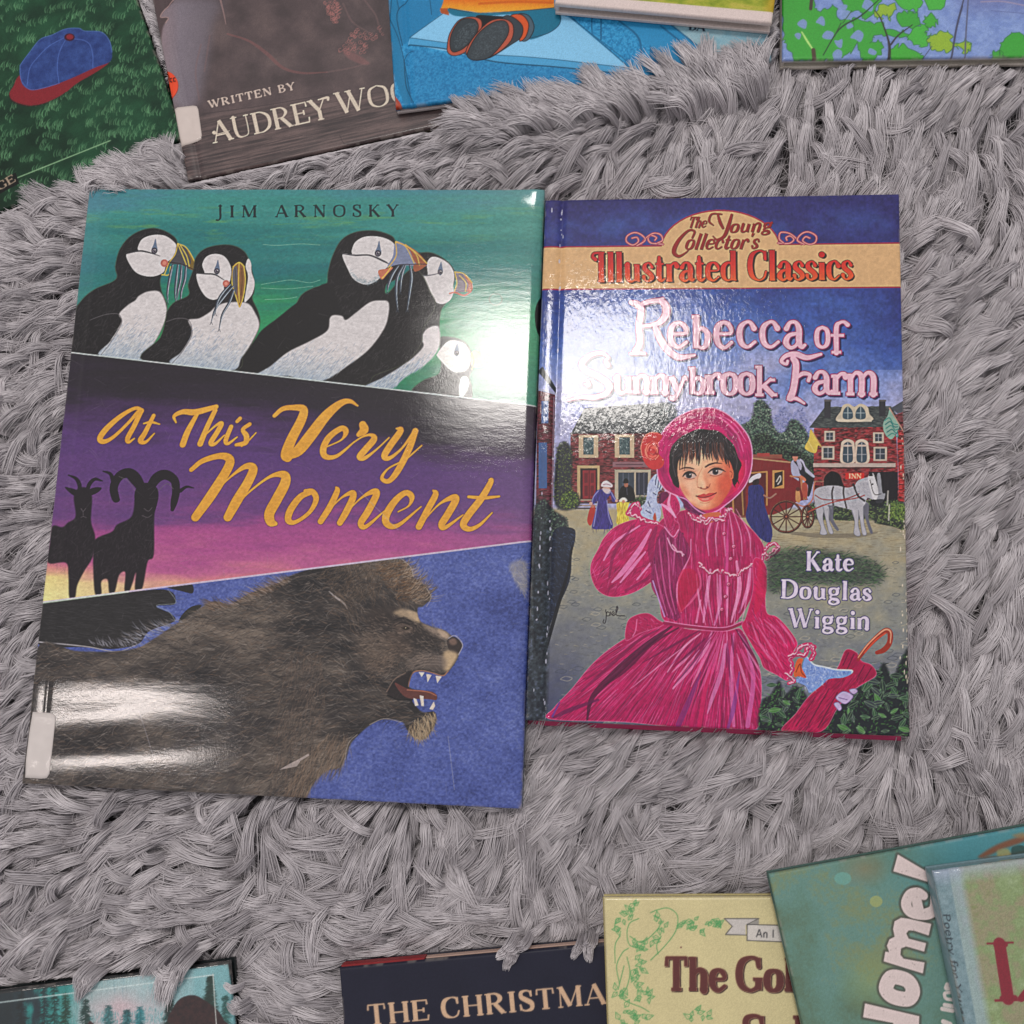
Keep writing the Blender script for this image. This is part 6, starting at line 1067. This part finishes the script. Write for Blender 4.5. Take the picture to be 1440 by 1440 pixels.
    if spine:      # a rounded strip from back board to front board, standing a little proud of the page block
        a = np.linspace(-np.pi / 2, np.pi / 2, 9); vv = np.linspace(.0006, H - .0006, 2); hh = (z1 - z0) / 2 - .0009
        P = []
        for v in vv:
            for t_ in a: P.append(np.r_[cov.world([(.0010 - spine_bulge * np.cos(t_), v)])[0], (z0 + z1) / 2 + hh * np.sin(t_)])
            for t_ in a[::-1]: P.append(np.r_[cov.world([(.0024 - spine_bulge * .6 * np.cos(t_), v)])[0], (z0 + z1) / 2 + hh * .92 * np.sin(t_)])
        n = 18; F = [[q, (q + 1) % n, n + (q + 1) % n, n + q] for q in range(n)]
        for q in range(8): F += [[q, q + 1, n - 2 - q, n - 1 - q][::-1], [n + q, n + q + 1, n + n - 2 - q, n + n - 1 - q]]
        mesh_obj('spine', np.array(P) - org, F, sm, root)
    FOOT.append((cov, z0, z1, key))
    return root, org, height
def patch(name, key, outline, mat, root, org, height, lift=.00025, rings=7, crv=True):
    """a thin sticker lying on the cover, its outline in picture px; it follows the cover's shape"""
    cov = COV[key]; p = cov.local(crom(np.asarray(outline, float), 4, True) if crv else outline); p = np.clip(p, [.0002, .0002], [cov.W - .0002, cov.H - .0002]); c = p.mean(0); n = len(p)
    L = [c + (p - c) * (r / rings) for r in range(1, rings + 1)] + [p]
    V = []; 
    for k, q in enumerate(L): V.append(np.c_[cov.world(q), height(q[:, 0], q[:, 1]) + (lift if k < rings else .00002)])
    V.append(np.r_[cov.world([c])[0], height(c[0], c[1]) + lift][None]); V = np.vstack(V) - org
    F = [[(rings + 1) * n, q, (q + 1) % n][::-1] for q in range(n)]
    for r in range(rings): F += [[r * n + q, (r + 1) * n + q, (r + 1) * n + (q + 1) % n, r * n + (q + 1) % n][::-1] for q in range(n)]
    o = mesh_obj(name, V, F, mat, root)
    bpy.context.view_layer.update()
    return o
def ribbon(name, key, strokes, mat, parent, org, height, lift=.0004):
    """ink strokes as thin raised ribbons (picture px)"""
    cov = COV[key]; V = []; F = []
    for p, W, cu in strokes:
        Q = np.c_[p, np.broadcast_to(W, len(p))]; Q = crom(Q, 4) if cu else Q
        t_ = np.gradient(Q[:, :2], axis=0); t_ /= np.hypot(t_[:, 0], t_[:, 1])[:, None] + 1e-9; nn = np.c_[-t_[:, 1], t_[:, 0]] * Q[:, 2:] / 2
        b = len(V)
        for s_ in (1, -1):
            l = cov.local(Q[:, :2] + s_ * nn); V += list(np.c_[cov.world(l), height(l[:, 0], l[:, 1]) + lift] - org)
        m = len(Q); lift += .00002
        F += [[b + q, b + q + 1, b + m + q + 1, b + m + q] for q in range(m - 1)]
    return mesh_obj(name, np.array(V), F, mat, parent)
# ---------------------------------------------------------------- the books
L_ = COV['left']
def px_l(key, x, y): return COV[key].local([(x, y)])[0]
def left_warp(u, v):
    W, H = L_.W, L_.H
    f = np.exp(-((u - .030) / .055) ** 2) * np.exp(-((v - (H - .022)) / .022) ** 2)
    z = .00042 * f * np.cos(2 * np.pi * (v - H + .007 + (u - .03) * .12) / .046)
    z = z + .0009 * np.exp(-((u - W) / .010) ** 2) * np.exp(-(v / .006) ** 2)
    z = z + .0008 * np.exp(-((W - u) / .05) ** 2) * (.5 - .5 * np.cos(v * 22)) * 0
    z = z - .0012 * np.clip(1 - (W - u) / .006, 0, 1) ** 2
    return z
jacket = print_mat('plastic_covered_jacket', .45, .74, .05, (1500, 1500, 1500), .5, (90, 240, 90), .010, spec=.14, dist=.00004)
laminate = print_mat('laminated_board', .42, .55, .030, (620, 260, 620), .5, (120, 36, 120), .02, spec=.15, dist=.00016)
gloss = print_mat('glossy_board', .42, .6, .15, (800, 800, 800), .3, (40, 40, 40), .02, dist=.00008)
matte = print_mat('matt_board', .55, .12, .3, (1200, 1200, 1200), .4, (50, 50, 50), .02, spec=.15, dist=.00008)
film = print_mat('crinkled_film', .4, 1.0, .06, (120, 60, 120), .4, (50, 20, 50), .12, dist=.0004)
WHITE = plain_mat('white_label_paper', (205, 192, 186), .35, .03, 300, .5); ORANGE = plain_mat('orange_sticker_paper', (224, 70, 32), .45, .06, 300, .2); INKM = plain_mat('sticker_ink', (50, 24, 22), .6, .05)
r, o, hf = build_book('left', 'picture_book', 'large picture book in a worn plastic jacket showing puffins, goats and a roaring lion', .0095, jacket, spine_c=(70, 84, 96), warp=left_warp, groove=.0075, groove_d=.00016)
patch('spine_label', 'left', [(46, 1001), (70, 1002.5), (77, 1006), (77.5, 1013), (74, 1050), (70, 1088), (66, 1094), (58, 1095), (36, 1093.5), (37, 1070), (41, 1030)], plain_mat('white_label', (206, 198, 195), .55, .04, 200, .05), r, o, hf, .00018, crv=False)
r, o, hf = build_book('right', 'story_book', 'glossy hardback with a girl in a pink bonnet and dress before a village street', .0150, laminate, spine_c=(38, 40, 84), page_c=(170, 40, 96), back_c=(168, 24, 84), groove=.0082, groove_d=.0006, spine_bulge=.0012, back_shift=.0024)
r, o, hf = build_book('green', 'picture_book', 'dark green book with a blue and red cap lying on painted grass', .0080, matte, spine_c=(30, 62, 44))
r, o, hf = build_book('brown', 'picture_book', 'dim brown book with an orange round sticker beside its white spine label', .0070, gloss, spine_c=(70, 56, 56), page_c=(190, 178, 140), groove=.007, inset=.0009)
lab = patch('spine_label', 'brown', [(246, 154), (250, 152), (272, 149), (277, 150), (279, 154), (284, 190), (283, 196), (278, 199), (253, 207), (250, 190)], WHITE, r, o, hf, .0004, crv=False)
th = np.linspace(-1.75, 1.45, 18); st_ = patch('round_sticker', 'brown', np.vstack([np.c_[230 + 21 * np.cos(th), 121 + 21 * np.sin(th)], [(240, 138)], [(236, 118)], [(231, 99)]]), ORANGE, r, o, hf, .0003, crv=False)
ribbon('sticker_print', 'brown', [(np.array([(237, 110), (235, 114), (238, 116.5)]) + [0, 0], 1.3, False), (np.array([(242.5, 111), (239.5, 112), (240, 116), (243, 116)]), 1.3, False), (np.array([(247.5, 110.5), (244.5, 111), (245, 115.5), (248, 115)]), 1.3, False), (np.array([(236.5, 124), (237.3, 129)]), 1.3, False)], INKM, st_, o, hf, .0007)
r, o, hf = build_book('blue', 'picture_book', 'bright blue book showing two dark boot soles and an orange coat on steps', .0065, matte, spine_c=(40, 110, 150), page_c=(206, 196, 196), back_c=(190, 180, 180), inset=.0009)
build_book('yellow', 'picture_book', 'pale edged book with a yellow green picture lying on the blue book', .0090, matte, edge=(214, 198, 194), spine_c=(208, 192, 188), page_c=(166, 160, 152), groove=.0)
build_book('tree', 'picture_book', 'book with bright green leaves over lilac water, pale board edge on the rug', .0085, gloss, edge=(206, 198, 190), spine_c=(200, 192, 182), back_c=(200, 192, 182), groove=.0)
build_book('teal', 'picture_book', 'glossy book of teal misty woods with thin white lines, half under the fur', .0090, film, edge=(20, 24, 26), spine_c=(24, 30, 32), groove=.0)
build_book('navy', 'story_book', 'plain navy blue book with cream capitals and a red strip at its top edge', .0120, matte, spine_c=(30, 30, 44), back_c=(30, 30, 44), page_c=(196, 168, 150), groove=.0)
build_book('cream', 'story_book', 'pale yellow book with a green vine border and brown lettering', .0075, gloss, spine_c=(190, 176, 120), groove=.0)
build_book('home', 'picture_book', 'mottled green book with big white letters running up the page', .0075, matte, spine_c=(60, 92, 84), edge=(60, 84, 74), groove=.0)
build_book('poet', 'poetry_book', 'film wrapped green book with a large red letter, topmost of the overlapping pile', .0110, film, spine_c=(110, 136, 144), groove=.0075)
bpy.context.view_layer.update()
# red turn-in along the navy book's top edge
nb = COV['navy']; nroot = [q for q in bpy.data.objects if q.get('label', '').startswith('plain navy')][0]; norg = np.array(nroot.location)
box_part('red_headband', nb, .0005, .036, -.0006, .0022, nb.z - .0075, nb.z - .0012, plain_mat('red_paper', (140, 40, 44), .5, .1), nroot, norg)
box_part('pale_headband', nb, .0362, nb.W - .004, -.0002, .0020, nb.z - .0075, nb.z - .0030, plain_mat('pale_paper', (190, 160, 146), .5, .1), nroot, norg)
# ---------------------------------------------------------------- the rug: backing sheet and its long shaggy pile
fr = unproj([(-30, -30), (1470, -30), (1470, 1470), (-30, 1470)], 0.0)
x0, y0 = fr[:, :2].min(0) - .07; x1, y1 = fr[:, :2].max(0) + .07
m, nt, b = new_mat('rug_backing'); n = nd(nt, 'ShaderNodeTexNoise'); n.inputs['Scale'].default_value = 300
rr = nd(nt, 'ShaderNodeValToRGB'); rr.color_ramp.elements[0].color = (.12, .11, .115, 1); rr.color_ramp.elements[1].color = (.24, .22, .23, 1)
nt.links.new(n.outputs['Fac'], rr.inputs[0]); nt.links.new(rr.outputs[0], b.inputs['Base Color']); b.inputs['Roughness'].default_value = 1
gx, gy = np.meshgrid(np.linspace(x0 - .6, x1 + .6, 60), np.linspace(y1 + .6, y0 - .6, 60))
rug = mesh_obj('rug', np.c_[gx.ravel(), gy.ravel(), .0006 * np.sin(gx * 90).ravel()], gridF(60, 60), m)
tag(rug, 'grey shaggy rug backing under the books', 'rug', None, 'structure')
FLOW = np.array([[float(v) for v in s.split()] for s in '''750 150 196;690 200 172;870 190 140;950 170 122;1060 200 112;1150 200 100;1250 180 100;1330 130 165;1400 190 60;1290 260 110;1350 300 165;1420 330 80
1340 370 168;1420 420 160;1340 450 165;1420 500 168;1330 540 120;1300 480 140;1400 580 150;1310 640 105;1380 660 120;1420 740 130;1320 760 135;1380 820 115;1330 880 120;1420 930 95;1310 960 95;1390 1000 85;1300 1040 60
40 320 176;100 350 178;40 430 170;90 500 172;40 560 165;80 620 150;30 700 150;60 780 148;20 860 155;30 980 150;10 1060 165
40 1140 168;150 1130 175;120 1200 162;260 1160 182;330 1200 170;80 1280 160;200 1270 150;300 1290 165;420 1180 8;430 1260 170;60 1350 172;180 1350 165;340 1370 10;420 1360 170;400 1310 30
500 1170 125;600 1160 100;560 1230 165;640 1210 60;660 1270 160;720 1180 95;800 1160 150;800 1220 70;740 1290 165;850 1200 140;520 1290 172;600 1310 165;840 1290 135;450 1400 175
900 1060 140;960 1110 165;1040 1080 130;1100 1130 125;1200 1080 120;1180 1150 130;1280 1120 120;1300 1060 100;1400 1060 75;1420 1120 110;1350 1170 135;980 1190 145;900 1150 30;880 1230 120;1020 1210 150;1100 1190 140
230 200 195;150 230 190;60 290 185;120 270 186;700 240 165;820 250 150'''.replace('\n', ';').split(';')])
def flow(P):
    """picture direction of the pile at picture points"""
    d2 = (P[:, None, 0] - FLOW[None, :, 0]) ** 2 + (P[:, None, 1] - FLOW[None, :, 1]) ** 2
    wt = 1 / (d2 + 400) ** 1.6; a = np.radians(FLOW[:, 2])
    return np.arctan2((wt * np.sin(a)).sum(1), (wt * np.cos(a)).sum(1))
hr = np.random.default_rng(11)
NP, NS, GAP = 8, 44, .0048
def vnoise(x, y, cell, seed):
    r_ = np.random.default_rng(seed).random((64, 64)); a, b_ = (x / cell) % 63, (y / cell) % 63; i, j = a.astype(int), b_.astype(int); f, g = a - i, b_ - j
    f = f * f * (3 - 2 * f); g = g * g * (3 - 2 * g)
    return (r_[i, j] * (1 - f) + r_[i + 1, j] * f) * (1 - g) + (r_[i, j + 1] * (1 - f) + r_[i + 1, j + 1] * f) * g
gx, gy = np.meshgrid(np.arange(x0, x1, GAP), np.arange(y0, y1, GAP))
T0 = np.c_[gx.ravel(), gy.ravel()] + hr.uniform(-.5, .5, (gx.size, 2)) * GAP
def signed(cov, xy):
    """signed distance to a book's outline, negative inside"""
    l = hmap(cov.Mi, xy); dx = np.maximum(-l[:, 0], l[:, 0] - cov.W); dy = np.maximum(-l[:, 1], l[:, 1] - cov.H)
    return np.where((dx > 0) & (dy > 0), np.hypot(np.maximum(dx, 0), np.maximum(dy, 0)), np.maximum(dx, dy))
keep = np.ones(len(T0), bool)
for cov, z0, z1, key in FOOT: keep &= signed(cov, T0) > -.013
T0 = T0[keep]
# tufts pushed over the rims of books that have sunk into the pile: root line and the way they lean (picture px)
OVER = []
def over(n, a, b, ang, L, top, spread=14):
    t_ = hr.random(n)[:, None]; p = np.array(a, float) * (1 - t_) + np.array(b, float) * t_ + hr.normal(0, spread, (n, 2))
    OVER.append((unproj(p, top * .85)[:, :2], np.radians(ang) + hr.normal(0, .22, n), np.full(n, L) * hr.uniform(.75, 1.15, n), np.full(n, top)))
over(60, (10, 352), (255, 238), 200, .028, .0150, 12); over(30, (170, 284), (266, 226), 212, .026, .0150, 9)
over(60, (690, 182), (900, 156), 205, .030, .0225, 9); over(60, (860, 158), (1096, 134), 222, .028, .0225, 9); over(22, (690, 190), (760, 180), 186, .028, .0200, 8); over(26, (985, 122), (1092, 112), 250, .024, .0225, 6)
over(12, (275, 1332), (232, 1340), 118, .022, .0240, 6); over(4, (120, 1358), (150, 1354), 120, .014, .0230, 4); over(5, (352, 1390), (352, 1430), 200, .010, .0235, 5)
over(6, (765, 1320), (720, 1325), 140, .010, .0280, 4); over(4, (800, 1322), (840, 1318), 120, .009, .0280, 3); 
TP = proj(np.c_[T0, np.zeros(len(T0))])
ang = flow(TP) + (vnoise(T0[:, 0], T0[:, 1], .018, 3) - .5) * 1.5 + hr.normal(0, .20, len(T0))
stray = hr.random(len(T0)) < .045; ang[stray] += hr.normal(0, 1.2, stray.sum())
Ln = hr.uniform(.021, .038, len(T0)); Hh = .0085 + .005 * vnoise(T0[:, 0], T0[:, 1], .03, 8) + hr.uniform(-.004, .005, len(T0)) + stray * .003
isov = np.zeros(len(T0), bool)
for p, a, l, tp in OVER:
    T0 = np.vstack([T0, p]); ang = np.r_[ang, a]; Ln = np.r_[Ln, l]; Hh = np.r_[Hh, tp]; isov = np.r_[isov, np.ones(len(p), bool)]
nT = len(T0)
# picture angle -> direction on the rug
def ground_dir(P, a):
    q = proj(np.c_[P, np.zeros(len(P))]); A = unproj(q, 0)[:, :2]; B = unproj(q + np.c_[np.cos(a), np.sin(a)] * 5, 0)[:, :2]
    d = B - A; return np.arctan2(d[:, 1], d[:, 0])
th0 = ground_dir(T0, ang)
kap = hr.normal(0, .30, nT) + (hr.random(nT) < .12) * hr.normal(0, 1.3, nT)
wid = hr.uniform(.0008, .0015, nT)
t = np.linspace(0, 1, NP)
S = np.arange(nT).repeat(NS); N = len(S)
off = hr.normal(0, 1, (N, 2)); off /= np.maximum(1, np.hypot(off[:, 0], off[:, 1]) / 1.6)[:, None]
Ls = Ln[S] * hr.uniform(.78, 1.06, N)
th = th0[S][:, None] + kap[S][:, None] * (t - .3)[None] + hr.normal(0, .035, N)[:, None] + np.cumsum(hr.normal(0, .022, (N, NP)), 1)
st = Ls[:, None] / (NP - 1)
# upright at the root, then laid over
tilt = np.clip(1 - t / .38, 0, 1)[None] ** 1.3 * 1.05
tilt = np.where(isov[S][:, None], np.clip(1 - t / .8, 0, 1)[None] * 1.05, tilt)
hx = np.cumsum(np.cos(tilt) * np.cos(th) * st, 1); hy = np.cumsum(np.cos(tilt) * np.sin(th) * st, 1)
prof = np.where(isov[S][:, None], (np.sin(np.clip(t / .6, 0, 1) * np.pi / 2) * (1 - .12 * np.clip((t - .6) / .4, 0, 1)))[None], (np.sin(np.clip(t / .45, 0, 1) * np.pi / 2) * (1 - .45 * np.clip((t - .45) / .55, 0, 1) ** 1.6))[None])
spr = np.interp(t, [0, .25, .6, .9, 1], [.8, 1.0, 1.0, .75, .35])[None]
ox = off[:, :1] * wid[S][:, None] * spr; oz = off[:, 1:] * wid[S][:, None] * spr * .7
PX = T0[S, :1] + hx - hx[:, :1] - np.sin(th) * ox; PY = T0[S, 1:] + hy - hy[:, :1] + np.cos(th) * ox
PZ = .001 + Hh[S][:, None] * prof + oz * np.clip(t * 3, 0, 1)[None] + hr.normal(0, .0002, (N, 1))
PZ = np.maximum(PZ, .0008)
for cov, z0, z1, key in FOOT:
    sd = signed(cov, np.c_[PX.ravel(), PY.ravel()]).reshape(PX.shape)
    cap_out = z1 - .0030 + np.clip(sd, 0, 1) * 1.2
    lim = np.where(sd < .0006, z0 - .0008, np.minimum(cap_out, z0 + .0005 + sd * 2.2 + (z1 - z0) * .55))
    PZ = np.where(isov[S][:, None], np.where((sd < .001), np.maximum(PZ, np.where(PZ > z0 + .001, z1 + .0012, PZ)), PZ), np.where(sd < .02, np.minimum(PZ, lim), PZ))
# loose short fibres between the tufts
NF = 60000
fp = np.c_[hr.uniform(x0, x1, NF), hr.uniform(y0, y1, NF)]; kf = np.ones(NF, bool)
for cov, z0, z1, key in FOOT: kf &= signed(cov, fp) > .0005
fp = fp[kf]; NF = len(fp); fa = hr.uniform(0, 2 * np.pi, NF)[:, None] + np.cumsum(hr.normal(0, .25, (NF, NP)), 1); fl = hr.uniform(.010, .022, NF)[:, None] / NP
fz = (.003 + hr.uniform(0, .011, NF)[:, None] * np.sin(t * 2.2)[None]) ; fx = fp[:, :1] + np.cumsum(np.cos(fa) * fl, 1); fy = fp[:, 1:] + np.cumsum(np.sin(fa) * fl, 1)
for cov, z0, z1, key in FOOT: fz = np.where(signed(cov, np.c_[fx.ravel(), fy.ravel()]).reshape(fx.shape) < .003, np.minimum(fz, max(z0 - .001, .001)), fz)
PX = np.vstack([PX, fx]); PY = np.vstack([PY, fy]); PZ = np.vstack([PZ, fz]); N += NF
S = np.r_[S, np.zeros(NF, int)]
hc = bpy.data.hair_curves.new('rug_pile'); hc.add_curves([NP] * N)
hc.attributes['position'].data.foreach_set('vector', np.stack([PX, PY, PZ], -1).astype(np.float32).ravel())
rad = np.interp(t, [0, .15, .8, 1], [.00015, .00016, .00014, .00005])[None] * hr.uniform(.7, 1.2, (N, 1)); rad[-NF:] *= .7
ra = hc.attributes.get('radius') or hc.attributes.new('radius', 'FLOAT', 'POINT'); ra.data.foreach_set('value', rad.astype(np.float32).ravel())
tone = np.clip(hr.normal(.5, .22, nT)[S] + hr.normal(0, .07, N), 0, 1)
ta = hc.attributes.new('tone', 'FLOAT', 'CURVE'); ta.data.foreach_set('value', tone.astype(np.float32))
m, nt, b = new_mat('grey_fibre'); at = nd(nt, 'ShaderNodeAttribute', attribute_name='tone'); rr = nd(nt, 'ShaderNodeValToRGB')
rr.color_ramp.elements[0].color = (*FUR_A, 1); rr.color_ramp.elements[1].color = (*FUR_B, 1)
nt.links.new(at.outputs['Fac'], rr.inputs[0]); nt.links.new(rr.outputs[0], b.inputs['Base Color']); b.inputs['Roughness'].default_value = .55; b.inputs['Specular IOR Level'].default_value = .35
hc.materials.append(m)
pile = bpy.data.objects.new('rug_pile', hc); col.objects.link(pile)
tag(pile, 'long grey shaggy pile of the rug in swirling tufts', 'rug pile', None, 'stuff')
scene.cycles_curves.shape = 'RIBBONS'; scene.cycles_curves.subdivisions = 2
